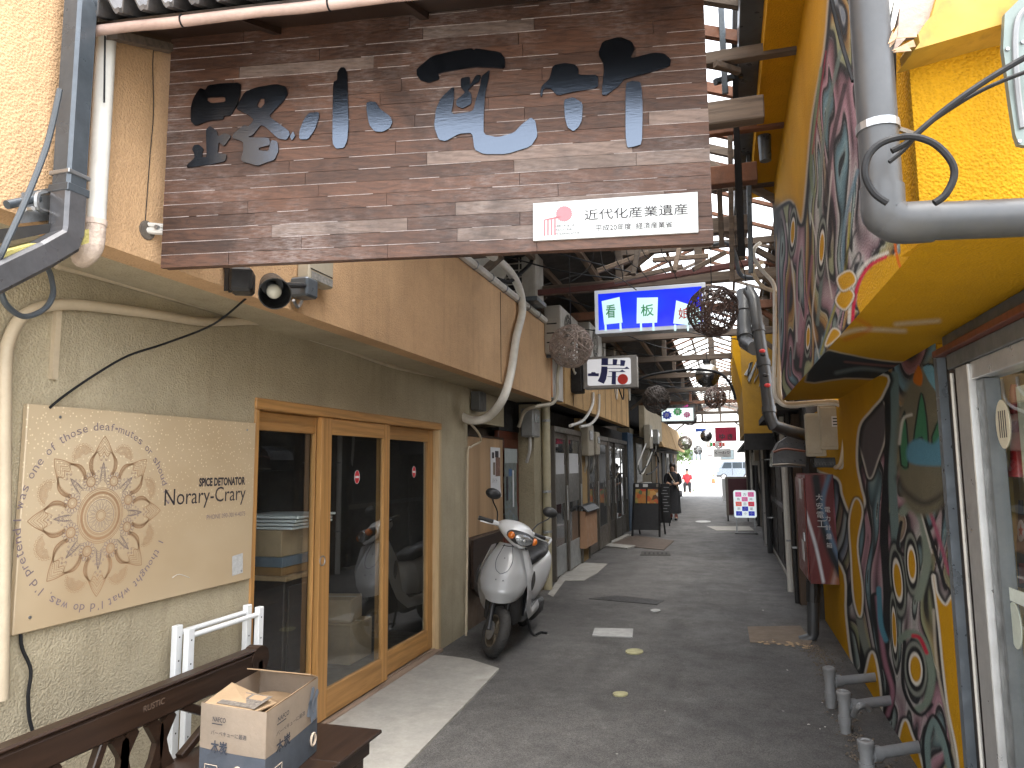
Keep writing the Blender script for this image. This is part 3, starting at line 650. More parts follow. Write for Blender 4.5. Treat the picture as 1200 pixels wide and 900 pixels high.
def paint_up(U, V, co):
    n = len(U); C = och(n)
    Sx = swirl(U, V, 14, 70, 1.7, 11, [(963, 290, 2.6, 17), (929, 272, 2.2, 14), (947, 395, 2, 12), (985, 190, 3, 34), (1002, 60, 3, 40), (972, 130, 2.2, 32), (1022, 240, 4, 22), (1006, 330, 3.5, 14), (975, 382, 3, 16), (940, 330, 1.8, 26), (915, 390, 2, 30), (985, 320, 1.6, 28), (1040, 150, 4, 40), (957, 200, 1.6, 24), (912, 300, 2, 20), (1000, 250, 2, 20), (930, 430, 2, 16)], .5)
    reg = sp2([(985, -60), (966, 60), (952, 140), (944, 230), (939, 262), (930, 240), (922, 236), (906, 250), (896, 280), (894, 330), (896, 470), (922, 475), (950, 440), (997, 382), (1040, 332), (1066, 300), (1068, 240), (1062, 100), (1060, -60)])
    d = seg_dist(U, V, reg+[reg[0]]); s = np.where(inside(U, V, reg), -d, d)
    blend(C, np.clip((9-s)/9, 0, 1)*.35, (.12, .10, .07)); blend(C, np.clip((3-s)/3, 0, 1)*.8, (.5, .49, .46)); blend(C, np.clip((1-s)/2, 0, 1), BLK)
    mk_ = np.clip((-s-3)/3, 0, 1); C += (Sx-C)*mk_[:, None]
    for q, w, col in (([(962, 80), (955, 140), (950, 200), (954, 230)], 3.2, (.17, .22, .13)), ([(968, 60), (960, 120), (952, 180)], 1.4, (.32, .02, .05)), ([(990, 100), (975, 170), (968, 240), (972, 300)], 5, BLK), ([(985, 60), (968, 140), (961, 220), (964, 300), (958, 380)], 4, (.16, .21, .19)),
                      ([(1005, 200), (990, 260), (985, 330), (965, 400), (955, 430)], 4, (.12, .21, .27)), ([(996, 250), (990, 320), (972, 380), (962, 415)], 2.6, (.35, .30, .03)), ([(952, 300), (945, 360), (938, 430)], 3, (.28, .12, .15)), ([(940, 290), (938, 350), (930, 420)], 2, (.35, .36, .35)),
                      ([(1003, 270), (992, 300), (994, 320), (1006, 296), (1008, 310), (996, 345), (998, 362)], 2.5, BLK), ([(1012, 300), (1000, 330), (984, 370), (976, 405)], 2.2, (.33, .34, .34)), ([(928, 300), (922, 380), (926, 440)], 3, (.16, .06, .07)), ([(915, 260), (910, 320), (914, 400)], 3, (.28, .29, .29)), ([(922, 262), (930, 330), (934, 400)], 1.6, WHT), ([(950, 250), (958, 300), (952, 370), (960, 420)], 1.2, WHT), ([(975, 200), (968, 290), (975, 350)], 1.2, WHT)): stroke(C, U, V, q, w*.5, col, 1.6, .8)
    for cx, cy, a_, b_ in ((963, 290, 2.6, 17), (929, 272, 2.2, 14), (947, 395, 2, 12)): eye(C, U, V, cx, cy, a_, b_, .05)
    fill(C, U, V, [(1008, 372), (1004, 352), (1010, 328), (1024, 310), (1042, 300), (1056, 296), (1075, 282), (1075, 310), (1000, 400)], OCH, False, 2)
    stroke(C, U, V, [(999, 380), (1001, 352), (1008, 328), (1020, 311), (1038, 301)], 2, (.55, .02, .06), 1.6); stroke(C, U, V, [(995, 378), (997, 350), (1004, 325), (1018, 306), (1040, 296)], 1.8, WHT, 2, .8); stroke(C, U, V, [(1048, 276), (1051, 300), (1056, 316)], 1.5, (.62, .13, .01), 2)
    for q in ([(980, 352), (990, 338), (1000, 346), (990, 362)], [(982, 326), (996, 318), (1002, 330), (988, 340)], [(968, 405), (976, 386), (984, 392)]): fill(C, U, V, q, OCH, True, 1.5, 1.6, 4)
    # sprayed black blot at the far end
    dd = np.hypot((U-905)/11, (V-258)/20); blend(C, np.clip((1.5-dd)/.7, 0, 1)*.9, BLK)
    return C
m_mural = vcol('sprayed_mural')
yb = thing('yellow_building', 'yellow stucco shop building covered in sprayed swirling mural with overhanging upper floor', 'building', (XR, 4.5, 0))
YE = 7.9                                  # far end of the yellow building's wall
me = paint_grid(lambda u, v: np.stack([np.full(u.shape, XR), 3.40+(YE-3.40)*u, -.03+(ZS+.03)*v], 1), 620, 300, paint_low)
part('mural_wall', me, m_mural, yb)
me = paint_grid(lambda u, v: np.stack([np.full(u.shape, XRU), 1.80+(6.15-1.80)*u, ZS+(3.78-ZS)*v], 1), 600, 250, paint_up)
part('mural_overhang', me, m_mural, yb)
def paint_soffit(U, V, co):
    C = och(len(U)); C *= .97
    q = sp2([(965, 413), (985, 414), (1020, 421), (1060, 425), (1078, 418), (1060, 440), (1036, 444), (990, 443), (944, 447)], True, 3)
    d = seg_dist(U, V, q+[q[0]]); s = np.where(inside(U, V, q), -d, d); blend(C, np.clip((2-s)/1.5, 0, 1)*.8, (.5, .47, .4)); blend(C, np.clip(-s/1.5+.3, 0, 1), (.030, .034, .038))
    stroke(C, U, V, [(980, 437), (1010, 432), (1045, 436)], 2.2, (.15, .18, .18), 3); stroke(C, U, V, [(990, 424), (1030, 428), (1062, 430)], 1.2, (.2, .09, .08), 2)
    stroke(C, U, V, [(985, 392), (1010, 386), (1060, 388)], 2, WHT, 5, .55); stroke(C, U, V, [(1050, 380), (1100, 376)], 2, WHT, 5, .5)
    stroke(C, U, V, [(1000, 372), (1020, 385), (990, 398)], 2, (.55, .12, .01), 5, .6)
    return C
me = paint_grid(lambda u, v: np.stack([XRU+(XR-XRU)*v, 1.80+(6.15-1.80)*u+.17*v*0, np.full(u.shape, ZS)], 1), 320, 50, paint_soffit)
part('soffit', me, m_mural, yb)
# upper front face, in line with the street, slightly askew to the lane
b = MB(); c0 = Vector((XRU, 1.80, 0)); 
b.prism([c0+Z3*(ZS+.001), c0+DSTREET*1.7+Z3*(ZS+.001), c0+DSTREET*1.7+Z3*4.4, c0+Z3*4.4], -NSTREET*.12); part('front_wall', b, m_yel, yb)
b = MB(); b.prism([(XRU, 1.802, ZS-.001), (XR+1.2, 2.0, ZS-.001), (XR+1.2, 1.8+.4, ZS-.001), (XRU, 1.9, ZS-.001)], (0, 0, .001)); 
b = MB(); b.box((XR+.001, 1.95, ZS+.002), (XR+1.2, 3.6, ZS+.06)); part('shop_lintel', b, m_yel, yb)
b = MB(); b.box((XRU+.0, 1.83, 3.78), (XRU-.14, 6.2, 3.86)); b.box((XRU-.14, 1.83, 3.78), (XRU-.17, 6.2, 4.02)); part('eave', b, m_yel, yb)
b = MB(); b.box((XRU+.01, 1.93, 3.782), (XR+.9, 6.14, 3.90)); b.box((XRU+.002, 6.02, ZS+.002), (XR+.9, 6.14, 3.78)); b.box((XR+.002, 3.42, -.03), (XR+.18, YE, ZS-.002)); b.box((XR+.1, YE-.1, -.03), (XR+.9, YE, 3.7)); part('rear_wall', b, m_yel, yb)
# chipped cornice above the front face
o0 = Vector((XRU, 1.80, 0))+NSTREET*.10
b = MB(); b.prism([PP(*q, o0, NSTREET) for q in ((1072, 58), (1078, 50), (1076, 40), (1085, 26), (1092, 18), (1100, -10), (1260, -30), (1260, 8), (1168, 30))], -NSTREET*.10); part('cornice', b, M('chipped_yellow_board', (.42, .25, .03), .6, var=.12, vs=4, dirt=.95, ds=5, dirtcol=(.05, .032, .012)), yb)
b = MB(); o1 = Vector((XRU, 1.80, 0))+NSTREET*.085
b.prism([PP(*q, o1, NSTREET) for q in ((1046, 62), (1052, 40), (1056, -10), (1100, -10), (1090, 20), (1082, 36), (1076, 40), (1064, 42))], -NSTREET*.02); part('bare_board', b, M('bare_pinkish_wood', (.36, .28, .23), .8, var=.15, vs=8, bump=.3, bs=60), yb)
m_splint = wood('split_wood', (.50, .33, .20), (.22, .12, .07), 2, .8, 0, .4)
for k, q in enumerate((((1044, 60), (1070, 47), (1073, 55)), ((1046, 62), (1062, 52), (1068, 60)), ((1035, 64), (1046, 36), (1048, 50)), ((1030, 48), (1040, 44), (1028, 66)), ((1040, 52), (1052, 30), (1050, 46)), ((1049, 45), (1074, 38), (1074, 44)))):
    b = MB(); b.prism([PP(*p, o1+NSTREET*(.004+.003*k), NSTREET) for p in q], NSTREET*.002); part('splinter', b, m_splint, yb)
for k in range(3):
    x0 = 1024+k*9; b = MB(); b.prism([PP(*p, o1, NSTREET) for p in ((x0, 45-k*3), (x0+6, 38-k*3), (x0+18, -14), (x0+9, -14))], -NSTREET*.015); part('louvre_slat', b, m_white, yb)
# ---- shop window on the right
wy = [P(px, 650, x=XR).y for px in (1119, 1131, 1137.5, 1140, 1147, 1162, 1166)]
b = MB(); b.box((XR-.012, wy[0], .0), (XR+.03, wy[0]+.05, ZS-.04)); part('corner_trim', b, M('bluish_angle', (.22, .25, .28), .35, .6, var=.1), yb)
b = MB(); b.box((XR+.02, wy[1], 0), (XR+.2, wy[0]-.002, ZS-.05)); part('dark_gap', b, m_dark, yb)
b = MB(); b.box((XR-.01, wy[2]+.0, .0), (XR+.10, wy[1]-.004, ZS-.12), .003); part('brown_post', b, m_brownb, yb)
b = MB(); b.tube([(XR-.02, wy[3]+.012, .0), (XR-.02, wy[3]+.012, 1.2), (XR-.02, wy[3]+.012, ZS-.16)], .007, 6); part('white_conduit', b, m_white, yb)
b = MB(); b.box((XR-.005, wy[4]+.003, .0), (XR+.10, wy[3]-.002, ZS-.14), .003); part('brown_post', b, m_brownb, yb)
b = MB(); b.box((XR-.03, wy[5], .0), (XR+.06, wy[4], ZS-.15), .003); part('aluminium_post', b, m_alub, yb)
b = MB(); b.box((XR-.02, .9, ZS-.06), (XR+.1, wy[1]+.01, ZS-.002), .003); part('steel_lintel', b, M('blue_grey_steel', (.09, .105, .13), .4, .4, var=.2), yb)
b = MB(); b.box((XR-.06, .9, ZS-.085), (XR+.02, wy[1]+.01, ZS-.0605), .002); part('drip_board', b, m_red_wood, yb)
b = MB(); b.box((XR-.03, .9, ZS-.145), (XR+.06, wy[2]+.0, ZS-.0855), .003); part('shutter_box', b, M('grey_box', (.16, .165, .16), .4, .4, var=.2, dirt=.4), yb)
b = MB(); b.box((XR-.02, .9, ZS-.21), (XR+.06, wy[5]-.003, ZS-.1455), .003); part('head_rail', b, m_alub, yb)
wn = part('window', MB().box((XR-.005, wy[6]-.05, .05), (XR+.045, wy[5]-.004, ZS-.211), .003), M('dark_gasket', (.11, .12, .125), .4, .3), yb)
part('pane', MB().box((XR+.02, .9, .25), (XR+.026, wy[6]-.048, ZS-.212)), m_glass, wn)
part('frame', MB().box((XR-.004, .9, .05), (XR+.044, wy[6]-.052, .249), .003), m_alub, wn)
def oval_sticker(px, py, a, b_, mat, lines):
    c = P(px, py, x=XR+.019); n = 28
    s = MB(); s.prism([(XR+.0175, c.y+a*math.cos(2*math.pi*i/n), c.z+b_*math.sin(2*math.pi*i/n)) for i in range(n)], (.002, 0, 0)); st = part('oval_sticker', s, mat, wn)
    for k in range(lines):
        yy = c.y+.028-.056*k/max(1, lines-1)
        s = MB(); s.box((XR+.0168, yy-.004, c.z-b_*.55), (XR+.0172, yy+.004, c.z+b_*.55)); part('print_line', s, m_ink, wn)
oval_sticker(1175.5, 497, .062, .082, M('cream_sticker', (.62, .58, .45), .5), 4)
oval_sticker(1190, 733, .052, .075, M('pale_green_sticker', (.50, .55, .48), .5), 0)
b = MB(); b.prism([P(*q, x=XR+.0175) for q in ((1176, 686), (1215, 700), (1215, 718), (1176, 700))], (.002, 0, 0)); part('notice', b, M('pale_notice', (.62, .68, .62), .5), wn)
# shop interior: pale yellow wall, curtain strip, bottle poster, red lamp
b = MB(); b.box((XR+.15, .3, 0), (XR+.20, 3.4, 2.0)); b.box((XR+.06, 3.12, 0), (XR+.149, 3.2, 2.0)); struct('shop_wall', b, M('warm_plaster', (.72, .52, .14), .8, var=.1, vs=3))
b = MB(); b.box((XR+.06, .3, -.02), (XR+.149, 3.1, .02)); struct('shop_floor', b, m_concrete)
b = MB(); b.grid(lambda u, v: Vector((XR+.10+.02*math.sin(u*34), wy[6]-.10+.10*u-.06, .3+1.5*v)), 40, 2); solo('curtain', b, M('cream_curtain', (.66, .62, .47), .8, var=.06), 'cream curtain strip hanging just behind the right shop window', 'curtain')
bt = thing('bottle_poster', 'poster of a dark cola bottle behind the right shop window', 'poster', P(1193, 690, x=XR+.09))
bx = XR+.09
def bp(*q): return [P(a, c_, x=bx) for a, c_ in q]
s = MB(); s.prism(bp((1193.5, 586), (1198, 586), (1199, 610), (1203, 632), (1205, 690), (1193, 688), (1191, 640), (1192, 625)), (.003, 0, 0)); part('bottle_print', s, m_black, bt)
s = MB(); s.prism([P(1196+4*math.cos(a), 622+13*math.sin(a), x=bx-.001) for a in [i*math.pi/9 for i in range(18)]], (.001, 0, 0)); part('round_label', s, m_whitec, bt)
s = MB(); s.prism([P(1196+(3 if i % 2 == 0 else 1.2)*math.sin(i*math.pi/5), 622-(8 if i % 2 == 0 else 3.2)*math.cos(i*math.pi/5), x=bx-.002) for i in range(10)], (.001, 0, 0)); part('red_star', s, m_redp, bt)
s = MB(); s.prism(bp((1194, 660), (1205, 660), (1206, 682), (1195, 684)), (-.001, 0, 0)); part('red_label', s, m_redp, bt)
lp = P(1197, 552, x=XR+.10)
b = MB(); b.lathe(lp-Z3*.02, Z3, [(0, .045), (.02, .043), (.05, .03), (.30, .015), (.32, .01)], 20); solo('pendant_lamp', b, M('red_enamel', (.40, .02, .02), .3), 'red bell shaped lamp behind the right shop window', 'lamp', None, True)
# ------------------------------------------------------------------ the big wooden name board
BO = Vector((-1.92, 2.046, 0)); BZ0, BZ1, BW = 2.264, 3.24, 1.935
bd = thing('wooden_name_board', 'big weathered wooden name board with black brushed characters hanging over the lane mouth', 'name board', (-1.0, 2.2, BZ0))
m_plank = wood('worn_plank', (.115, .052, .030), (.040, .019, .013), 2.6, .55, 0, .5, rand=.45, worn=.9, wcol=(.31, .265, .25), wsc=1.5)
m_plankp = wood('pale_worn_plank', (.22, .155, .125), (.11, .075, .06), 2.6, .6, 0, .5, rand=.3, worn=.9, wcol=(.36, .31, .29), wsc=1.5)
def bpt(s, z, d=0): return BO+DSTREET*s+Z3*z+NSTREET*d     # along the board, height, towards the street
b = MB(); b.prism([bpt(.004, BZ0+.004, -.045), bpt(BW-.004, BZ0+.004, -.045), bpt(BW-.004, BZ1, -.045), bpt(.004, BZ1, -.045)], NSTREET*.03); part('backing', b, m_plank, bd)
nrow = 21; rh = (BZ1-BZ0)/nrow; r2 = random.Random(3)
for i in range(nrow):
    z0 = BZ0+i*rh; s0 = 0.0; cuts = []
    s = r2.uniform(.15, .6)
    while s < BW-.12: cuts.append(s); s += r2.uniform(.38, .75)
    ed = [0]+cuts+[BW]
    for j in range(len(ed)-1):
        pr = r2.uniform(-.0012, .0012)
        b = MB(); g = .0007
        b.prism([bpt(ed[j]+g, z0+g, -.016), bpt(ed[j+1]-g, z0+g, -.016), bpt(ed[j+1]-g, z0+rh-g, -.016), bpt(ed[j]+g, z0+rh-g, -.016)], NSTREET*(.016+pr))
        q = (i == 3 and .5 < ed[j] < 1.2) or (i == 1 and j == 2) or (i == 2 and j == 1) or r2.random() < .06
        part('plank', b, m_plankp if q else m_plank, bd)
# white rubbed joints between the rows
mj = M('rubbed_joint', (.42, .36, .34), .8, var=.6, vs=14)
b = MB()
for i in range(1, nrow):
    s = 0
    while s < BW-.1:
        e = s+r2.uniform(.05, .4)
        if r2.random() < .85: b.prism([bpt(s, BZ0+i*rh-.0010, .0004), bpt(min(e, BW), BZ0+i*rh-.0008, .0004), bpt(min(e, BW), BZ0+i*rh+.0009, .0004), bpt(s, BZ0+i*rh+.0008, .0004)], NSTREET*.0012)
        s = e+r2.uniform(.02, .25)
o = part('joint_wear', b, mj, bd); o['kind'] = 'stuff'
m_lacq, t_, b_ = newmat('black_lacquer'); b_.inputs['Base Color'].default_value = (.085, .10, .125, 1); b_.inputs['Metallic'].default_value = 1.0; b_.inputs['Roughness'].default_value = .22
bumpn(t_, b_, noise(t_, coords(t_, (1, 1, 6)), 30, 3), .12, .003)
def soft(p):
    q = []
    for i in range(len(p)):
        a, b2 = p[i], p[(i+1) % len(p)]
        q += [(a[0]*.86+b2[0]*.14, a[1]*.86+b2[1]*.14), (a[0]*.14+b2[0]*.86, a[1]*.14+b2[1]*.86)]
    return q
def brush(name, loops, org, sc, k=1):
    out = []
    for lp in loops:
        q = []
        for x, y in soft(lp):
            w = PP(org[0]+x/sc, org[1]+y/sc, BO, NSTREET)-BO; q.append((w.dot(DSTREET), w.z))
        out.append(q)
    return part(name, poly_mesh(out, .006, lambda x, y, d: bpt(x, y, .0015+d)), m_lacq, bd)
Z1o, Z1s = (210, 70), 6.43
brush('brush_stroke', [[(130, 270), (165, 220), (205, 235), (225, 200), (330, 185), (470, 180), (470, 260), (440, 350), (395, 425), (345, 430), (340, 455), (230, 465), (130, 505), (95, 470), (95, 370), (110, 310)], [(220, 290), (355, 285), (355, 325), (250, 335), (215, 310)]], Z1o, Z1s)
brush('brush_stroke', [[(240, 505), (290, 540), (300, 585), (350, 560), (400, 580), (345, 660), (305, 625), (295, 715), (365, 715), (355, 770), (270, 790), (70, 820), (65, 800), (125, 745), (120, 710), (105, 680), (120, 650), (155, 645), (190, 675), (175, 740), (215, 740), (210, 580), (212, 530)]], Z1o, Z1s)
brush('brush_stroke', [[(500, 250), (590, 215), (740, 190), (810, 210), (825, 260), (790, 320), (690, 420), (690, 440), (830, 540), (840, 570), (815, 610), (750, 600), (655, 510), (620, 500), (560, 575), (520, 590), (680, 595), (690, 620), (690, 650), (605, 670), (610, 690), (680, 695), (700, 610), (745, 620), (755, 690), (725, 760), (650, 785), (600, 805), (470, 770), (490, 690), (490, 625), (405, 595), (420, 560), (495, 500), (530, 510), (570, 460), (540, 430), (440, 380), (445, 350)], [(615, 300), (650, 300), (650, 340), (620, 375), (590, 350)]], Z1o, Z1s)
brush('brush_stroke', [[(865, 545), (880, 580), (855, 615), (840, 585)]], Z1o, Z1s)
Z2o = (340, 60)
brush('brush_stroke', [[(150, 470), (220, 465), (225, 500), (190, 600), (140, 670), (75, 670), (75, 610), (110, 520)]], Z2o, Z1s)
brush('brush_stroke', [[(330, 240), (360, 225), (360, 170), (385, 130), (415, 130), (435, 170), (440, 380), (445, 560), (435, 680), (410, 735), (350, 740), (325, 700), (325, 500)]], Z2o, Z1s)
brush('brush_stroke', [[(580, 395), (610, 385), (650, 390), (680, 440), (760, 500), (775, 540), (755, 585), (700, 615), (640, 610), (600, 560), (580, 450)]], Z2o, Z1s)
Z3o, Z3s = (480, 50), 5.625
brush('brush_stroke', [[(50, 180), (150, 95), (300, 60), (410, 45), (425, 55), (440, 45), (600, 70), (630, 110), (630, 175), (540, 170), (430, 165), (190, 205), (200, 245), (130, 270), (75, 255), (50, 220)]], Z3o, Z3s)
brush('brush_stroke', [[(295, 290), (295, 380), (275, 480), (420, 460), (440, 380), (465, 300), (475, 230), (530, 185), (525, 240), (500, 340), (490, 500), (490, 610), (580, 630), (690, 600), (740, 545), (800, 500), (830, 520), (845, 620), (800, 690), (640, 740), (490, 740), (430, 710), (415, 600), (330, 605), (240, 655), (195, 645), (165, 560), (175, 450), (210, 370)]], Z3o, Z3s)
brush('brush_stroke', [[(340, 240), (400, 230), (400, 290), (440, 220), (474, 220), (458, 265), (420, 285), (385, 320), (410, 345), (410, 410), (350, 440), (310, 420), (310, 385), (370, 335), (340, 300)]], Z3o, Z3s)
Z4o, Z4s = (620, 30), 5.0
brush('brush_stroke', [[(140, 240), (210, 225), (270, 235), (290, 260), (290, 295), (405, 295), (405, 370), (280, 390), (165, 415), (130, 375), (85, 375), (75, 425), (65, 410), (75, 360), (120, 320)]], Z4o, Z4s)
brush('brush_stroke', [[(205, 440), (260, 425), (315, 460), (310, 560), (290, 600), (260, 625), (225, 600), (210, 540)]], Z4o, Z4s)
brush('brush_stroke', [[(405, 170), (430, 100), (530, 72), (600, 100), (620, 140), (590, 200), (730, 165), (790, 170), (830, 205), (825, 245), (690, 285), (555, 320), (530, 355), (450, 415), (425, 410), (440, 240)]], Z4o, Z4s)
brush('brush_stroke', [[(565, 345), (600, 330), (650, 335), (660, 380), (665, 500), (660, 700), (610, 715), (575, 720), (565, 650)]], Z4o, Z4s)
# white heritage plaque fixed on the board
def bpx(px, py, d=0): return PP(px, py, BO+NSTREET*d, NSTREET)
pq = thing('heritage_plaque', 'white heritage plaque with a red gear and columns fixed to the wooden name board', 'plaque', bpx(722, 280, .01))
b = MB(); b.prism([bpx(*q, .002) for q in ((625, 283), (818, 273), (817, 226), (625, 239.5))], NSTREET*.009); part('plate', b, M('white_plate', (.60, .62, .61), .45, var=.04, dirt=.12), pq)
m_pink = M('faded_red_print', (.50, .17, .19), .5, var=.1)
pu = (bpx(817, 226, .012)-bpx(625, 239.5, .012)).normalized()
gc = bpx(661, 250.5, .012); ur = DSTREET; uu = Z3
R0 = (bpx(671, 250.5, .012)-gc).length
part('gear', poly_mesh([[((R0*(1.0 if i % 2 == 0 else .86))*math.cos(i*math.pi/24), (R0*(1.0 if i % 2 == 0 else .86))*math.sin(i*math.pi/24)) for i in range(48)]], .001, lambda x, y, d: gc+ur*x+uu*y+NSTREET*d), m_pink, pq)
for k in range(4):
    b = MB(); x = 637.0+k*4.1; b.prism([bpx(x, 276.4-k*.25, .012), bpx(x+2, 276.3-k*.25, .012), bpx(x+2, 258-k*.6, .012), bpx(655+k*1.3-1, 254.5, .012), bpx(655+k*1.3-1.4, 253.6, .012), bpx(x, 257.4-k*.6, .012)], NSTREET*.001); part('column_mark', b, m_pink, pq)
def btext(body, p0, p1, h_px, mat, par, d=.012, bold=0):
    a, c_ = bpx(*p0, d), bpx(*p1, d); e = bpx(p0[0], p0[1]-h_px, d)
    return text(body, a, (c_-a), Z3, mat, par, w=(c_-a).length, h=(e-a).length, ext=.0006, bold=bold)
m_gink = M('grey_ink', (.045, .04, .045), .7, spec=.1)
btext('近代化産業遺産', (685, 258.5), (806, 251), 12.5, m_gink, pq); btext('平成20年度  経済産業省', (698, 271), (788, 266.5), 7.5, m_gink, pq)
for k, s in enumerate(('HERITAGE OF', 'INDUSTRIAL', 'MODERNIZATION')): btext(s, (651, 266.3+k*4.6), (651+(22, 20.5, 29)[k], 265.2+k*4.5), 2.7, m_gink, pq)
# bracket that holds the board to the wall
br = thing('board_bracket', 'white steel bracket holding the wooden name board to the orange wall', 'bracket', P(175, 270, x=XP))
q0 = P(172, 270, x=XP); q1_ = bpt(.05, q0.z+.0, -.05)
b = MB(); b.tube([q0, q1_], .013, 8); part('arm', b, m_white, br)
b = MB(); b.tube([q0+Z3*.022, q1_+Z3*.02], .009, 8); part('arm', b, m_white, br)
b = MB(); b.lathe(q0, X3, [(.0, .036), (.006, .034), (.008, .02)], 14); part('wall_plate', b, M('old_sealant', (.12, .10, .08), .9, var=.4, vs=30, bump=.5), br)
b = MB(); b.lathe(q0+(q1_-q0)*.35+Z3*.010-NSTREET*-.01, NSTREET, [(0, .008), (.014, .008)], 6); part('bolt', b, m_steel, br)
# ------------------------------------------------------------------ little tiled eave above the board, with bamboo gutter
EZ = 2.96; e0 = P(105, 37, z=EZ); e1 = P(430, 0, z=EZ); eD = (e1-e0).normalized(); eN = Vector((eD.y, -eD.x, 0))
L_E = 2.05
bg_ = thing('bamboo_gutter', 'pinkish bamboo gutter running under the tiled eave', 'gutter', e0)
b = MB(); b.tube([e0+eD*(L_E*i/14)+Z3*.002*math.sin(i*2.1) for i in range(15)], lambda u: .0165+.0008*math.sin(u*60), 12); part('bamboo_pole', b, M('pink_bamboo', (.46, .33, .28), .5, var=.25, vs=9, dirt=.5, dirtcol=(.12, .07, .06), stretch=(.5, 1, 1)), bg_, True)
for s in (.33, .82, 1.32, 1.8):
    c_ = e0+eD*s; b = MB(); b.tube([c_+(eN*math.cos(a)+Z3*math.sin(a))*.0185 for a in [i*math.pi/6 for i in range(12)]], .003, 5, closed=True); part('wire_tie', b, m_rubber, bg_)
te = thing('tiled_eave', 'small grey pantiled eave projecting above the wooden name board', 'eave', e0+Z3*.05)
m_tile = M('grey_roof_tile', (.13, .125, .125), .38, var=.3, vs=7, dirt=.4, dirtcol=(.05, .045, .04), rand=.35, bump=.15, bs=80)
pitch = .0875
def tile_pt(s, v, off):   # s across one tile 0..1, v up the slope
    w = .030*math.sin(2*math.pi*(s-.10))
    return w
up_s = (-eN*math.cos(rad(24))+Z3*math.sin(rad(24)))
nrm = (eN*math.sin(rad(24))+Z3*math.cos(rad(24)))
for row in range(3):
    for k in range(24):
        base = e0-eD*.045+eD*(k*pitch)+Z3*(.050)+eN*.04+up_s*(row*.16)+nrm*(row*.006)
        b = MB(); ns = 16; top = []; bot = []
        for i in range(ns+1):
            s_ = i/ns*1.12; w = .026*math.sin(2*math.pi*(s_-.22))+.007*math.sin(6*math.pi*(s_-.22)); top.append((s_*pitch, w+.014)); bot.append((s_*pitch, w))
        ring = top+bot[::-1]
        b.rings([[base+eD*x+nrm*z+up_s*v for x, z in ring] for v in (0, .09, .19)]); part('tile', b, m_tile, te, True, 50)
b = MB(); b.prism([e0+eD*0+Z3*.03-eN*.02, e0+eD*L_E+Z3*.03-eN*.02, e0+eD*L_E+up_s*.5+Z3*.03, e0+up_s*.5+Z3*.03], nrm*.012); part('sheathing', b, m_dwood, te)
for s in (.45, 1.0, 1.6):
    b = MB(); p0 = e0+eD*s+Z3*.012-eN*.02; b.prism([p0, p0+eD*.03, p0+eD*.03+Z3*.03, p0+Z3*.03], up_s*.5); part('rafter', b, m_dwood, te)
for s in (.02,): 
    b = MB(); p0 = e0+eD*s-eN*.05+Z3*.0; b.prism([p0, p0+eD*.04, p0+eD*.04+Z3*.03, p0+Z3*.03], up_s*.35); part('end_board', b, m_gwood, te)
# ------------------------------------------------------------------ pipes and cables on the left wall
GX = XP+.07
gp = thing('square_downpipe', 'dark square metal downpipe bending away at the left edge', 'downpipe', P(88, 300, x=GX))
w2 = .034
sq = [(-1, -1), (1, -1), (1, 1), (-1, 1)]; sqb = [(-1, -.75), (-.75, -1), (.75, -1), (1, -.75), (1, .75), (.75, 1), (-.75, 1), (-1, .75)]
pv = P(80, 240, x=GX)
b = MB(); b.tube([Vector((GX, pv.y, 3.6)), Vector((GX, pv.y, pv.z+.03))], .036, prof=sqb); part('pipe', b, m_gutter, gp)
el = [Vector((GX, pv.y, pv.z+.032)), Vector((GX, pv.y, pv.z-.03)), P(72, 283, x=GX+.005), P(46, 300, x=GX+.01), P(-60, 352, x=GX+.04)]
b = MB(); b.tube([el[0], el[1], el[1]+(el[2]-el[1])*.5+Vector((0, .008, -.012)), el[2]+Vector((0, .006, 0)), el[3], el[4]], .038, prof=sqb); part('elbow', b, M('dark_brown_metal_gutter', (.085, .085, .09), .35, .35, var=.3, vs=5, dirt=.5, dirtcol=(.04, .03, .025)), gp)
b = MB(); b.box((GX-.040, pv.y-.040, pv.z+.085), (GX+.040, pv.y+.040, pv.z+.098), .002); b.box((XP, pv.y+.03, pv.z+.087), (GX, pv.y+.06, pv.z+.096)); part('strap', b, m_steel, gp)
b = MB(); b.box((GX-.0395, pv.y-.0395, pv.z+.03), (GX+.0395, pv.y+.0395, pv.z+.055), .002); part('collar', b, m_gutter, gp)
wp = thing('white_drain_pipe', 'dirty white round pipe beside the square dark downpipe', 'pipe', P(108, 300, x=XP+.04))
pa, pb = P(127, 20, x=XP+.045), P(112, 262, x=XP+.045)
b = MB(); b.tube([Vector((pb.x, pb.y, 3.5)), pb], .030, 14); part('pipe', b, m_white, wp, True)
b = MB(); b.tube([pb+Z3*.012, pb-Z3*.006], .034, 14); part('collar', b, M('pinkish_tape', (.55, .44, .37), .7, var=.15, bump=.3), wp, True)
b = MB(); b.tube([pb, P(110, 285, x=XP+.045), P(104, 297, x=XP+.03), P(96, 303, x=XP-.03)], .032, 12, smooth=4); part('taped_end', b, M('pinkish_wrap', (.50, .40, .33), .8, var=.2, vs=20, bump=.8, bs=40), wp, True)
b = MB(); s0 = P(123, 42, x=XP+.08); b.tube([s0, P(122, 120, x=XP+.08)], .003, 5); part('cable', b, m_rubber, wp)
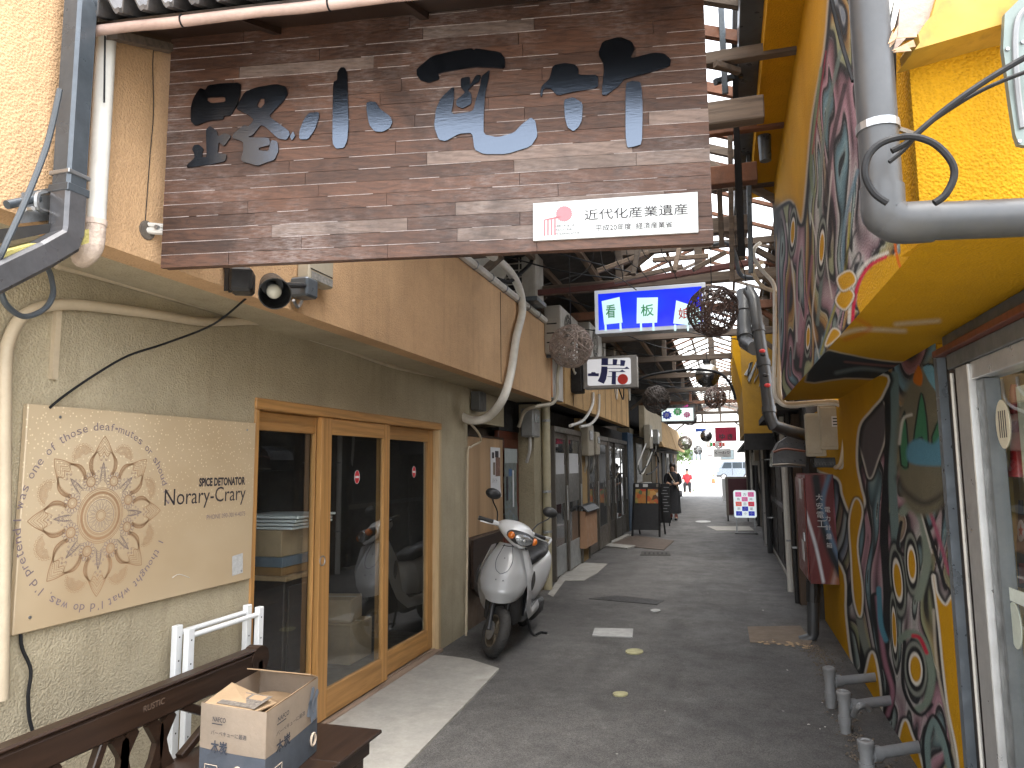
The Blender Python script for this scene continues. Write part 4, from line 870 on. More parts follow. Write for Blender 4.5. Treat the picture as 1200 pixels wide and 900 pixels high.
# wall clamp with pipe stub
wc = thing('pipe_clamp', 'grey steel clamp with a short pipe stub on the orange wall at far left', 'clamp', P(38, 245, x=XP+.02))
b = MB(); b.prism([P(*q, x=XP+.002) for q in ((24, 226), (60, 220), (59, 258), (23, 262))], (.006, 0, 0)); part('plate', b, m_steel, wc)
b = MB(); b.tube([P(8, 240, x=XP+.04), P(45, 232, x=XP+.04)], .013, 10); part('stub', b, m_gutter, wc, True)
b = MB(); b.tube([P(56, 226, x=XP+.02), P(44, 228, x=XP+.05), P(44, 244, x=XP+.05), P(57, 249, x=XP+.02)], .008, 6, smooth=3); part('hook', b, m_steel, wc, True)
for q in ((23, 246), (33, 245)): b = MB(); b.lathe(P(*q, x=XP+.035), X3, [(0, .007), (.02, .007)], 6); part('bolt', b, m_alub, wc)
def cable(name, pts, r, mat, label, cat='cable', k=6, n=8, group=None):
    b_ = MB(); b_.tube(pts, r, n, smooth=k); return solo(name, b_, mat, label, cat, group, True)
cable('drop_cable', [P(70, 105, x=XP+.14), P(55, 170, x=XP+.13), P(30, 235, x=XP+.12), P(5, 290, x=XP+.12), P(-2, 310, x=XP+.1), P(2, 345, x=XP+.08), P(12, 362, x=XP+.06), P(30, 371, x=XP+.04), P(52, 362, x=XP+.02), P(62, 345, x=XP), P(60, 325, x=XP-.03), P(55, 312, x=XP-.05)], .0085, m_greycab, 'grey cable drooping down the far left of the orange wall into a loop')
cable('wall_conduit', [P(2, 820, x=XL+.035), P(5, 600, x=XL+.035), P(6, 440, x=XL+.035), P(12, 395, x=XL+.035), P(30, 368, x=XL+.035), P(60, 358, x=XL+.035), P(100, 358, x=XL+.03), P(180, 368, x=XL+.03), P(240, 377, x=XL+.03), P(300, 376, x=XL+.03), P(345, 380, x=XL+.05), P(362, 368, x=-2.2), P(367, 350, x=-2.06)], .021, m_beige, 'thick beige conduit looping up the left edge and across above the shop sign', 'conduit', 6, 10)
cable('wall_conduit', [P(66, 311, x=XL+.03), P(110, 322, x=XL+.03), P(180, 342, x=XL+.03), P(250, 362, x=XL+.03), P(320, 383, x=XL+.025), P(400, 408, x=XL+.025), P(470, 432, x=XL+.025), P(552, 448, x=XL+.025)], .014, m_beige, 'thinner beige conduit sloping along under the overhang above the glass doors', 'conduit', 6, 10)
cb_ = [P(58, 478, x=XL+.03), P(75, 464, x=XL+.03), P(110, 440, x=XL+.04), P(150, 417, x=XL+.06), P(195, 402, x=XL+.09), P(250, 380, x=XL+.17), P(288, 350, x=-2.03)]
cable('sign_cable', cb_, .005, m_rubber, 'thin black cable sagging from the lamp down to the mandala sign')
cable('trailing_cable', [P(24, 742, x=XL+.02), P(26, 760, x=XL+.02), P(36, 785, x=XL+.03), P(33, 815, x=XL+.03), P(35, 845, x=XL+.03), P(44, 872, x=XL+.04)], .006, m_rubber, 'black cable hanging from the bottom of the mandala sign')
b = MB(); y_ = P(63, 400, x=XL).y; b.box((XL, y_-.012, P(63, 445, x=XL).z), (XL+.018, y_+.012, P(66, 362, x=XL).z)); solo('cable_trunking', b, m_beige, 'short beige cable cover strip on the wall above the mandala sign', 'cable cover')
# ------------------------------------------------------------------ mandala shop sign
sy0, sy1 = 1.935, 3.222; sz0, sz1 = .985, 1.782; SX = XL+.028
ss = thing('shop_sign', 'gold speckled shop sign with a mandala drawing and ring of small words', 'sign', (SX, 2.58, sz0))
m, t, bb = newmat('gold_sign_print'); v = coords(t)
base = ramp(t, noise(t, coords(t, (1, .6, 1)), 2.2, 3), [(.3, (.44, .33, .205)), (.75, (.56, .445, .30))])
vo = mk(t, 'TexVoronoi'); vo.inputs['Scale'].default_value = 62; t.links.new(v, vo.inputs['Vector'])
dots = ramp(t, vo.outputs['Distance'], [(.12, g1(.9)), (.26, g1(0))])
sp = mk(t, 'SeparateXYZ'); t.links.new(v, sp.inputs[0])
hz = mk(t, 'MapRange'); hz.inputs[1].default_value = 1.22; hz.inputs[2].default_value = 1.62; t.links.new(sp.outputs['Z'], hz.inputs[0])
dd = mk(t, 'Math', operation='MULTIPLY'); t.links.new(dots, dd.inputs[0]); t.links.new(hz.outputs[0], dd.inputs[1])
base = mix(t, base, (.78, .66, .44), dd.outputs[0]); t.links.new(base, bb.inputs['Base Color']); bb.inputs['Roughness'].default_value = .3
bumpn(t, bb, noise(t, v, 5, 3), .12, .01); m_gold = m
b = MB(); b.box((XL+.004, sy0, sz0), (SX, sy1, sz1), .003); part('panel', b, m_gold, ss)
for q in ((sy0+.13, sz1-.04), (sy1-.07, sz1-.04), (sy1-.08, sz0+.05), (sy0+.06, sz0+.05)):
    b = MB(); b.lathe((SX, q[0], q[1]), X3, [(0, .006), (.003, .005)], 8); part('screw', b, m_steel, ss)
m_sepia = M('sepia_print', (.37, .225, .125), .5, var=.2); m_sep2 = M('violet_print', (.21, .165, .18), .5, var=.2)
mc = P(118, 604, x=SX); mR = .310; FX = SX+.0006
def mp(rr, a): return Vector((FX, mc.y+rr*mR*math.sin(a), mc.z+rr*mR*math.cos(a)))
class Rib:
    def __init__(s): s.mb = MB()
    def line(s, pts, w, closed=False):
        n = len(pts); L, R = [], []
        for i, p in enumerate(pts):
            tg = (pts[(i+1) % n]-pts[i-1]) if closed else (pts[min(i+1, n-1)]-pts[max(i-1, 0)])
            tg.normalize(); sd = Vector((0, -tg.z, tg.y))*w/2; L.append(s.mb.bm.verts.new(p+sd)); R.append(s.mb.bm.verts.new(p-sd))
        for i in range(n if closed else n-1):
            j = (i+1) % n; s.mb.bm.faces.new((L[i], L[j], R[j], R[i]))
def circ(r, cr=0, ca=0, n=40):
    o_ = mp(cr, ca); return [o_+Vector((0, math.sin(2*math.pi*i/n)*r*mR, math.cos(2*math.pi*i/n)*r*mR)) for i in range(n)]
Rb, Rd = Rib(), Rib()
for r_ in (.345, .325, .30, .27, .24, .225): Rb.line(circ(r_), .0022, True)
Rb.line(circ(.285), .006, True); Rd.line(circ(.20), .0016, True); Rb.line(circ(.07), .003, True); Rb.line(circ(.05), .0016, True)
for k in range(16):
    a = k*math.pi/8; Rd.line([mp(.08, a-.12), mp(.14, a-.14), mp(.2, a), mp(.14, a+.14), mp(.08, a+.12)], .0013)
for k in range(8):
    a = k*math.pi/4; da = math.pi/8
    for s_, w in ((1.0, .0034), (.965, .0013), (.93, .0013), (.88, .0018), (.84, .0013), (.80, .0028), (.74, .0012)):
        tip = .98*s_+.02; bs_ = .62
        pts = [mp(.52, a-.30*s_), mp(.62, a-.335*s_), mp(.72, a-.29*s_), mp(.80, a-.17*s_), mp(.88*s_+.04, a-.07), mp(tip, a)]
        pts = spline(pts, 4); Rb.line(pts, w); Rb.line([Vector((p.x, *(lambda q: (q.y, q.z))(p))) for p in spline([mp(.52, a+.30*s_), mp(.62, a+.335*s_), mp(.72, a+.29*s_), mp(.80, a+.17*s_), mp(.88*s_+.04, a+.07), mp(tip, a)], 4)], w)
    for j in range(24):   # hatching inside the petal rim
        for sg_ in (-1, 1):
            u = j/23; r_ = .56+.30*u; aa = (.325-.26*u**2.2); Rb.line([mp(r_, a+sg_*aa*.98), mp(r_-.01, a+sg_*aa*.84)], .0012)
    for j in range(3):
        Rd.line(spline([mp(.42, a-.08+.0*j), mp(.50+.04*j, a-.05), mp(.56+.05*j, a)], 3), .0011); Rd.line(spline([mp(.42, a+.08), mp(.50+.04*j, a+.05), mp(.56+.05*j, a)], 3), .0011)
    for j in range(9):
        f0 = .40+.028*j; wd = .16*(1-j/9); Rd.line(spline([mp(f0, a-wd), mp(f0+.05, a), mp(f0, a+wd)], 4), .0012)
    for rr2, aa2 in ((.70, .05), (.70, -.05), (.74, 0), (.56, .13), (.56, -.13)): Rd.line(circ(.011, rr2, a+aa2, 10), .0012, True)
    Rd.line(circ(.013, .64, a, 12), .0012, True); Rd.line(circ(.010, .60, a-.07, 10), .0012, True); Rd.line(circ(.010, .60, a+.07, 10), .0012, True)
    c2 = a+da
    Rb.line(circ(.062, .46, c2, 24), .004, True); Rb.line(circ(.045, .46, c2, 20), .0012, True); Rb.line(circ(.03, .46, c2, 16), .0012, True)
    oc = mp(.46, c2)
    for j in range(14):
        th = j/14*2*math.pi; f_ = lambda rr, tt: oc+Vector((0, math.sin(tt)*rr*mR, math.cos(tt)*rr*mR))
        Rd.line(spline([f_(.068, th-.1), f_(.10, th-.2), f_(.122, th), f_(.10, th+.2), f_(.068, th+.1)], 3), .0014)
    oc2 = mp(.80, c2)
    for rr in (.035, .05, .062, .075, .09, .105, .118, .13):
        Rb.line([oc2+Vector((0, math.sin(c2+tt)*rr*mR, math.cos(c2+tt)*rr*mR)) for tt in [(-1.5+3.0*i/14) for i in range(15)]], .0014)
    for j in range(11):
        tt = c2-1.5+3.0*j/10; oo = oc2+Vector((0, math.sin(tt)*.148*mR, math.cos(tt)*.148*mR)); Rb.line([oo+Vector((0, math.sin(q)*.016*mR, math.cos(q)*.016*mR)) for q in [i*math.pi/4 for i in range(8)]], .0012, True)
part('mandala_print', Rb.mb, m_sepia, ss); part('mandala_print', Rd.mb, m_sep2, ss)
ring = "I thought what I'd do was, I'd pretend I was one of those deaf-mutes or shoud I ?"
adv = {c: (.62 if c in 'mw' else .27 if c in "Iil,'.-" else .33 if c in 'tfrj ' else .47) for c in set(ring)}
tot = sum(adv[c]+.07 for c in ring); a_ = rad(112); span = 2*math.pi*.93; acc = 0; bmr = bmesh.new()
RT = 1.075*mR
gl_h = {}
for c in ring:
    wa = adv[c]+.07; a = a_+span*(acc+wa/2)/tot; acc += wa
    if c == ' ': continue
    rdir = Vector((0, math.cos(a), -math.sin(a))); udir = Vector((0, math.sin(a), math.cos(a)))
    cw = adv[c]*span/tot*RT
    hgt = .030 if c in 'Itdhlbfk?' else (.030 if c in 'pgy' else .021)
    if c in ",'-": hgt = .008
    off = -.009 if c in 'pgy,' else (.022 if c == "'" else (.009 if c == '-' else 0))
    p0 = Vector((FX, mc.y, mc.z))+udir*(RT+off)-rdir*cw/2
    me = text_mesh(c, p0, rdir, udir, w=cw*(.35 if c in "Il,'i" else .92), h=hgt, ext=0)
    bmr.from_mesh(me); bpy.data.meshes.remove(me)
me = bpy.data.meshes.new('ring'); bmr.to_mesh(me); bmr.free(); o = part('ring_lettering', me, m_sep2, ss); o['kind'] = 'stuff'
def wtext(body, p0, p1, h_px, mat, par, x, bold=0, h=None):
    a, c_ = P(*p0, x=x), P(*p1, x=x); return text(body, a, Y3, Z3, mat, par, w=(c_-a).length if True else None, h=h or abs(P(p1[0], p1[1]-h_px, x=x).z-c_.z), ext=.0008, bold=bold)
wtext('SPICE DETONATOR', (233, 570.5), (287, 568), 9.5, m_ink, ss, SX, .045)
wtext('Norary-Crary', (192, 599), (287, 597), 22, m_ink, ss, SX)
wtext('PHONE 090-3014-4075', (242, 609), (287, 606), 5, m_sep2, ss, SX)
b = MB(); b.prism([P(*q, x=SX+.001) for q in ((272, 652), (284.5, 648), (284.5, 671), (272, 675))], (.0006, 0, 0)); part('square_sticker', b, M('pale_sticker', (.50, .50, .49), .6, var=.2, vs=60), ss)
b = MB(); b.tube(spline([P(*q, x=SX+.001) for q in ((202, 677), (210, 673), (222, 677))], 4), .0015, 4); part('scratch', b, m_white, ss)
# ------------------------------------------------------------------ lamps and box under the overhang
lx = XP+.05
fl = thing('spot_lamp', 'grey wall spot lamp with a black hood and bare round bulb', 'lamp', P(325, 350, x=lx))
hc = P(320, 338, x=lx+.10); hd = (Vector((.55, -.62, -.45))).normalized()
b = MB(); b.lathe(hc-hd*.07, hd, [(0, .002), (.0, .05), (.10, .062), (.155, .068), (.155, .064), (.10, .058), (.02, .046), (.02, .002)], 22, False); part('hood', b, m_black, fl, True, 50)
b = MB(); b.sphere(hc+hd*.045, .032, 16, 10); part('bulb', b, lit('bulb_glass', (.62, .60, .50), 0.0, .15), fl, True)
b = MB(); b.lathe(hc-hd*.05, hd, [(0, .02), (.065, .024)], 14); part('socket', b, m_steel, fl, True)
b = MB(); hb = P(352, 338, x=XP+.03); b.box((XP+.001, hb.y-.05, hb.z-.05), (XP+.10, hb.y+.05, hb.z+.045), .01); part('housing', b, m_gutter, fl)
b = MB(); b.tube([P(344, 352, x=XP+.06), P(349, 360, x=XP+.05), P(354, 352, x=XP+.06)], .008, 6, smooth=3); part('lug', b, m_steel, fl, True)
b = MB(); b.tube([hb+Vector((.05, -.04, 0)), hc-hd*.06], .014, 8); part('arm', b, m_black, fl)
ft = thing('flood_lamp', 'small black floodlight half hidden below the wooden name board', 'lamp', P(283, 332, x=lx))
fc = P(284, 330, x=lx+.04); b = MB(); b.obox(fc, (.09, .11, .10), Matrix.Rotation(.5, 3, 'Z'), .012); part('casing', b, m_black, ft)
b = MB(); b.tube([fc+Vector((0, 0, .04)), Vector((XP, fc.y, fc.z+.07))], .012, 8); part('arm', b, m_black, ft)
for k in range(4): b = MB(); b.obox(fc+Vector((-.045-.0, -.04+.027*k, 0)), (.02, .006, .09)); part('cooling_fin', b, m_black, ft)
mb_ = thing('meter_box', 'beige plastic meter box on the orange wall below the name board', 'meter box', P(378, 345, x=XP+.04))
z0 = P(378, 341, x=XP).z; y0, y1 = P(362, 330, x=XP+.07).y, P(391, 330, x=XP+.07).y
b = MB(); b.box((XP+.001, y0, z0), (XP+.07, y1, z0+.21), .008); part('case', b, m_cream, mb_)
b = MB(); b.box((XP+.0701, y0+.02, z0+.008), (XP+.0715, y1-.01, z0+.045)); part('label_strip', b, M('label_grey', (.25, .24, .22), .6, var=.5, vs=60), mb_)
b = MB(); b.box((XP+.0701, y0+.012, z0+.055), (XP+.073, y1-.012, z0+.058)); part('seam', b, m_dark, mb_)
b = MB(); yc = P(368, 350, x=XP+.04).y; b.tube([(XP+.04, yc, z0), (XP+.04, yc, z0-.06)], .016, 10); part('spout', b, m_beige, mb_, True)
# ------------------------------------------------------------------ bench, charcoal box, white steel frames
bn = thing('bench', 'dark brown wooden bench with carved back and the word RUSTIC on its rail', 'bench', (-1.8, 2.1, .0))
BXb = -2.05; by0, by1 = 1.45, 2.83
b = MB(); b.box((BXb-.03, by0, .635), (BXb+.02, by1, .735), .008); part('top_rail', b, m_dwood, bn)
b = MB(); b.box((BXb-.035, by0, .738), (BXb+.025, by1, .752), .006); part('rail_cap', b, m_dwood, bn)
for y in (by0-.02, by1+.022):
    b = MB(); b.box((BXb-.035, y-.022, .0), (BXb+.025, y+.022, .70), .008); b.tube([(BXb-.035, y, .70), (BXb+.025, y, .70)], .06, 16); part('back_post', b, m_dwood, bn)
btx = text('RUSTIC', P(168, 835, x=BXb+.0208), Y3, Z3, M('engraved_wood', (.16, .11, .08), .7), bn, w=(P(193, 820, x=BXb+.02)-P(168, 835, x=BXb+.02)).y, h=.022, ext=.0006)
b = MB(); b.box((BXb-.02, by0, .36), (-1.47, by1+.0, .43), .006); part('seat', b, m_dwood, bn)
b = MB(); b.box((BXb-.025, by1-.3, .431), (-1.44, by1+.05, .447), .004); part('seat_edge', b, m_dwood, bn)
b = MB(); b.box((BXb-.025, by0, .431), (-1.44, by1-.302, .447), .004); part('seat_board', b, m_dwood, bn)
for x in (BXb+.03, -1.52):
    for y in (by0+.06, by1-.03): b = MB(); b.box((x-.025, y-.025, 0), (x+.025, y+.025, .36), .005); part('leg', b, m_dwood, bn)
b = MB(); b.box((BXb+.03, by1-.045, .10), (-1.52, by1-.02, .14), .004); part('stretcher', b, m_dwood, bn)
def splat(y, flip):
    pts = [(0, .45), (.03, .50), (.045, .55), (.02, .59), (.0, .62), (.015, .64), (.045, .634), (.075, .61), (.08, .56), (.075, .50), (.06, .447)]
    return MB().prism([(BXb-.015, y+flip*p[0], p[1]) for p in pts], (.024, 0, 0))
for y, f in ((2.06, 1), (2.18, -1), (2.22, 1), (2.36, -1), (1.75, 1), (1.87, -1)): part('splat', splat(y, f), m_dwood, bn)
for a, c_ in (((by0+.05, .45), (1.72, .64)), ((1.72, .45), (by0+.05, .64)), ((2.4, .45), (2.78, .64)), ((2.78, .45), (2.4, .64)), ((1.95, .45), (2.03, .64))):
    b = MB(); b.tube([(BXb-.003, a[0], a[1]), (BXb-.003, c_[0], c_[1])], .016, prof=sqb); part('brace', b, m_dwood, bn)
# charcoal carton
cz = .449; A_ = P(371, 880, z=cz); top = .725
B_ = P(312.5, 835, z=top); B_.z = cz; C_ = P(236, 823, z=top); C_.z = cz
D_ = A_+(C_-B_)
ch = thing('charcoal_box', 'worn cardboard charcoal box with black 木炭 lettering on the bench', 'box', (A_+C_)/2)
m_chb = M('printed_carton', (.52, .42, .325), .85, var=.08, vs=5, dirt=.35, dirtcol=(.42, .25, .12), bump=.15, bs=30)
m_chg = M('grey_carton_print', (.15, .17, .205), .8, var=.12, vs=8, dirt=.2, dirtcol=(.35, .28, .22))
m_chi = M('raw_carton', (.40, .27, .16), .9, var=.12, vs=7, bump=.2, bs=50)
zg = cz+.125; tk = .006
def wallq(a, c_, z0, z1, mat, name, out=0):
    d = (c_-a).normalized(); n_ = Vector((d.y, -d.x, 0))
    b_ = MB(); k = 8
    def wob(u, z): return n_*(.006*math.sin(u*3.1)*math.sin((z-cz)/.28*3.0))
    b_.grid(lambda u, v: a.lerp(c_, u)*1+Z3*(z0+(z1-z0)*v-cz)+wob(u, z0+(z1-z0)*v)+n_*out, k, 4)
    bmesh.ops.solidify(b_.bm, geom=b_.bm.faces[:], thickness=tk); return part(name, b_, mat, ch, True, 30)
for a, c_ in ((C_, B_), (B_, A_), (A_, D_), (D_, C_)):
    wallq(a, c_, cz, zg, m_chg, 'grey_band'); wallq(a, c_, zg+.0005, top, m_chb, 'side')
b = MB(); b.prism([A_+Z3*.10, B_+Z3*.10, C_+Z3*.10, D_+Z3*.10], Z3*.004); part('inner_floor', b, m_chi, ch)
# flaps: one folded in (with print), back one leaning
fu = Vector((0, 0, 1)); inn = (D_-A_).normalized(); alongBA = (A_-B_).normalized()
b = MB(); f0 = C_.lerp(B_, .02)+Z3*(top-cz-.01); f1 = C_.lerp(B_, .80)+Z3*(top-cz-.012)
b.prism([f0, f1, f1+alongBA*.17-Z3*.02, f0+alongBA*.19+Z3*.02], Z3*.004); fl1 = part('folded_flap', b, m_card, ch)
fd = (f1-f0).normalized(); fe = (alongBA*.18+Z3*.002).normalized(); ff = f0+fd*.05+fe*.02+Z3*.0085
b = MB(); b.prism([ff, ff+fd*.17, ff+fd*.17+fe*.13, ff+fe*.13], Z3*.0008); part('flap_print', b, M('speckled_flap_print', (.22, .19, .16), .8, var=.7, vs=80), ch)
for k in range(2):
    f2 = ff+fd*(.02+.075*k)+fe*.075+Z3*.0012; b = MB(); b.prism([f2, f2+fd*.06, f2+fd*.06+fe*.045, f2+fe*.045], Z3*.0006); part('flap_square', b, m_chi, ch)
b = MB(); g0 = D_+Z3*(top-cz); g1_ = A_+Z3*(top-cz); b.prism([g0, g1_, g1_-alongBA*.07+Z3*.028-inn*-.0, g0-alongBA*.10+Z3*.03], Z3*.004); part('back_flap', b, m_chi, ch)
b = MB(); b.prism([B_+Z3*(top-cz-.002)+inn*.008, A_+Z3*(top-cz-.002)+inn*.008, A_+Z3*(top-cz-.10)+inn*.05, B_+Z3*(top-cz-.10)+inn*.05], inn*.004); part('inner_flap', b, m_chi, ch)
r6 = random.Random(21)
for k, (u, v, w_, h_, dz) in enumerate(((.55, .35, .16, .12, .030), (.62, .62, .15, .15, .022), (.35, .6, .17, .13, .016), (.72, .35, .12, .14, .012), (.5, .8, .18, .10, .034))):
    cc = A_.lerp(B_, u).lerp(D_.lerp(C_, u), v)+Z3*(top-cz-.075+dz); rz = r6.uniform(-.6, .6); tx = Vector((math.cos(rz), math.sin(rz), r6.uniform(-.2, .25))); ty_v = Vector((-math.sin(rz), math.cos(rz), r6.uniform(-.1, .2)))
    b = MB(); b.grid(lambda p, q: cc+tx*w_*(p-.5)+ty_v*h_*(q-.5)+Z3*.012*math.sin(p*5+k)*math.cos(q*4), 5, 5); bmesh.ops.solidify(b.bm, geom=b.bm.faces[:], thickness=.002); part('packing_sheet', b, m_chi if k % 2 else m_card, ch, True)
m_chink = M('black_carton_print', (.045, .05, .065), .8, var=.2)
def ctext(body, a, c_, u0, u1, z, h, mat=m_chink, bold=0.01):
    d = (c_-a); L = d.length; d = d.normalized(); n_ = Vector((d.y, -d.x, 0))
    return text(body, a+d*L*u0+Z3*(z-cz)+n_*.0085, d, Z3, mat, ch, w=L*(u1-u0), h=h, ext=.0006, bold=bold)
for a, c_, uo in ((C_, B_, 0), (B_, A_, -.06)):
    ctext('NAFCO', a, c_, .22+uo, .42+uo, .672, .016); ctext('バーベキューに最適', a, c_, .2+uo, .74+uo, .627, .016, bold=0); ctext('木炭', a, c_, .2+uo, .46+uo, .567, .043, bold=.03)
    d = (c_-a).normalized(); n_ = Vector((d.y, -d.x, 0)); L = (c_-a).length
    b = MB(); p0 = a+d*L*(.21+uo)+Z3*(.663-cz)+n_*.0085; b.prism([p0, p0+d*L*.16, p0+d*L*.16+Z3*.003, p0+Z3*.003], n_*.0006); part('underline', b, m_chink, ch)
    ctext('8-10', a, c_, .15+uo, .28+uo, .492, .024, m_chb); 
    q0_ = a+d*L*(.12+uo)+Z3*(.485-cz)+n_*.009; w_ = L*.19; h_ = .042
    b = MB(); b.tube([q0_, q0_+d*w_, q0_+d*w_+Z3*h_, q0_+Z3*h_], .0014, 4, closed=True); part('frame_print', b, m_chb, ch)
    oc = a+d*L*(.62+uo*.0+(.25 if uo else 0))+Z3*(.512-cz)+n_*.009
    b = MB(); b.tube([oc+(d*math.cos(q)*.019+Z3*math.sin(q)*.022) for q in [i*math.pi/10 for i in range(20)]], .0045, 5, closed=True); part('ring_print', b, m_chb, ch)
# drawing of charcoal sticks on the right side
d = (A_-B_).normalized(); n_ = Vector((d.y, -d.x, 0)); L = (A_-B_).length
for u0, z_, an, ln in ((.80, .655, 1.15, .10), (.87, .645, .85, .095), (.82, .62, 1.9, .085), (.90, .62, 1.6, .075)):
    c_ = B_+d*L*u0+Z3*(z_-cz)+n_*.0085; dv = d*math.cos(an)+Z3*math.sin(an); sv = d*-math.sin(an)+Z3*math.cos(an)
    b = MB(); b.prism([c_-dv*ln/2-sv*.014, c_+dv*ln/2-sv*.013, c_+dv*(ln/2+.008), c_+dv*ln/2+sv*.013, c_-dv*ln/2+sv*.014], n_*.0006); part('charcoal_print', b, m_chg, ch)
def steel_frame(pL, pR, x, lab):
    a, c_ = P(*pL, x=x), P(*pR, x=x); t_ = thing('steel_leg_frame', lab, 'frame', (x, (a.y+c_.y)/2, 0), 'white steel frames behind the bench')
    zt = (a.z+c_.z)/2
    for y in (a.y, c_.y): part('leg', MB().box((x-.014, y-.02, 0.004), (x+.014, y+.02, zt), .003), m_whitec, t_)
    for z in (zt-.035,): part('crossbar', MB().tube([(x, a.y+.02, z), (x, c_.y-.02, z)], .012, 10), m_whitec, t_, True)
    part('lower_bar', MB().tube([(x, a.y+.02, .15), (x, c_.y-.02, .15)], .012, 10), m_whitec, t_, True)
    for y in (a.y, c_.y):
        for k in range(5): b_ = MB(); b_.lathe((x+.0141, y, zt-.05-k*.1), X3, [(0, .004), (.0006, .004)], 8); part('screw_hole', b_, m_dark, t_)
steel_frame((208, 732), (290, 709), XL+.06, 'white steel leg frame leaning nearest the tan wall behind the bench')
steel_frame((222, 737), (304, 710), XL+.12, 'white steel leg frame standing in front of its twin, behind the bench')
# thick white hose that crosses from the wall up over the orange front
cable('white_duct_hose', [P(541, 488, x=XL-.02), P(556, 493, x=-2.27), P(574, 487, x=-2.12), P(590, 466, x=XP+.04), P(599, 435, x=XP+.055), P(605, 395, x=XP+.055), P(612, 365, x=XP+.055), P(609, 340, x=XP+.055), P(597, 318, x=XP+.06), P(575, 298, x=XP+.07), P(552, 284, x=XP+.08)], .040, M('white_hose', (.70, .67, .60), .55, var=.1, vs=8, dirt=.35, dirtcol=(.3, .25, .2), bump=.25, bs=30), 'thick white air duct hose curling from the tan wall up over the orange front', 'hose', 6, 14)
cable('thin_conduit', [P(552, 497, x=-2.3), P(561, 508, x=-2.3), P(563, 517, x=-2.33), P(552, 524, x=XL+.03), P(548, 535, x=XL+.03), P(547.5, 640, x=XL+.03), P(546, 750, x=XL+.03)], .011, m_beige, 'thin beige conduit running down the wall corner behind the scooter', 'conduit', 5, 8)
jb = P(562, 470, x=XL+.06); b = MB(); b.box((XL+.001, jb.y-.10, jb.z-.10), (XL+.10, jb.y+.10, jb.z+.09), .01); solo('junction_box', b, M('dim_grey_box', (.10, .10, .095), .5, dirt=.3), 'dark grey junction box under the overhang behind the white hose', 'junction box')
# ------------------------------------------------------------------ right side pipes and cables
gy = 1.72
dp = thing('grey_downpipe', 'fat grey plastic downpipe bending to the right in front of the yellow corner', 'downpipe', P(1030, 258, y=gy))
pe = P(1036, 258, y=gy); px_ = Vector((pe.x, gy, pe.z))
b = MB(); b.tube([px_+Z3*.03, px_+Z3*1.1], .042, 18); part('pipe', b, m_pvc, dp, True)
b = MB(); b.tube([px_+Z3*.075, px_+Z3*.02, px_+Z3*.005+DSTREET*.012, px_+DSTREET*.035-Z3*.008, px_+DSTREET*.10-Z3*.008], .046, 18, smooth=5); part('elbow', b, m_pvc, dp, True)
b = MB(); b.tube([px_+DSTREET*.09-Z3*.008, px_+DSTREET*1.2-Z3*.012], .042, 18); part('pipe', b, m_pvc, dp, True)
b = MB(); zc_ = P(1018, 152, y=gy).z; b.tube([Vector((px_.x, gy, zc_-.008)), Vector((px_.x, gy, zc_+.010))], .0455, 18); b.tube([(px_.x+.04, gy+.01, zc_), (px_.x+.09, gy+.06, zc_)], .006, 6); part('strap', b, m_steel, dp)
cable('black_conduit', [P(1046, 262, y=1.80), P(1046, 150, y=1.80), P(1046, 60, y=1.80)], .008, m_rubber, 'black conduit running up the yellow corner behind the fat grey pipe', 'conduit', 3)
cable('thin_black_cable', [P(972, -12, y=1.95), P(985, 45, y=1.95), P(1000, 95, y=1.9)], .0055, m_rubber, 'thin black cable hanging in front of the mural beside the fat grey pipe')
cy = 1.62
lr = thing('coiled_cable', 'black cable with one round loop hung across the yellow front wall', 'cable', P(1066, 238, y=cy))
b = MB(); b.tube([P(*q, y=cy) for q in ((1260, 38), (1200, 68), (1150, 98), (1108, 128), (1075, 156), (1062, 168), (1045, 177))], .0065, 8, smooth=6); part('upper_strand', b, m_rubber, lr, True)
b = MB(); b.tube([P(*q, y=cy+.02) for q in ((1260, 66), (1200, 85), (1150, 106), (1110, 130), (1080, 152), (1060, 175), (1042, 190))], .0045, 8, smooth=6); part('lower_strand', b, m_rubber, lr, True)
b = MB(); b.tube([P(*q, y=cy-.02) for q in ((1040, 238), (1024, 226), (1014, 205), (1018, 182), (1036, 166), (1066, 160), (1094, 168), (1114, 188), (1118, 207), (1108, 228), (1095, 238))], .0075, 8, smooth=6); part('loop', b, m_rubber, lr, True)
gb = thing('sign_bracket', 'grey green curved steel bracket at the top right edge', 'bracket', P(1195, 172, y=1.55))
ob = Vector((0, 1.6, 0)); 
b = MB(); b.prism([PP(*q, ob, NSTREET) for q in ((1174, 20), (1190, 4), (1230, -20), (1260, -20), (1260, 20), (1212, 30), (1202, 60), (1204, 150), (1206, 166), (1199, 174), (1190, 172), (1186, 160), (1180, 120), (1172, 60))], NSTREET*.012); part('plate', b, M('grey_green_steel', (.15, .18, .165), .4, .3, var=.1, dirt=.3), gb)
for q in ((1180, 58), (1198, 50), (1194, 166)): b = MB(); b.lathe(PP(*q, ob+NSTREET*.012, NSTREET), NSTREET, [(0, .005), (.004, .004)], 10); part('bolt', b, m_steel, gb)
b = MB(); b.tube([PP(*q, ob+NSTREET*.015, NSTREET) for q in ((1240, -10), (1200, 12), (1190, 40), (1192, 100), (1198, 150))], .006, 6, smooth=5); part('folded_rim', b, m_pvcl, gb, True)
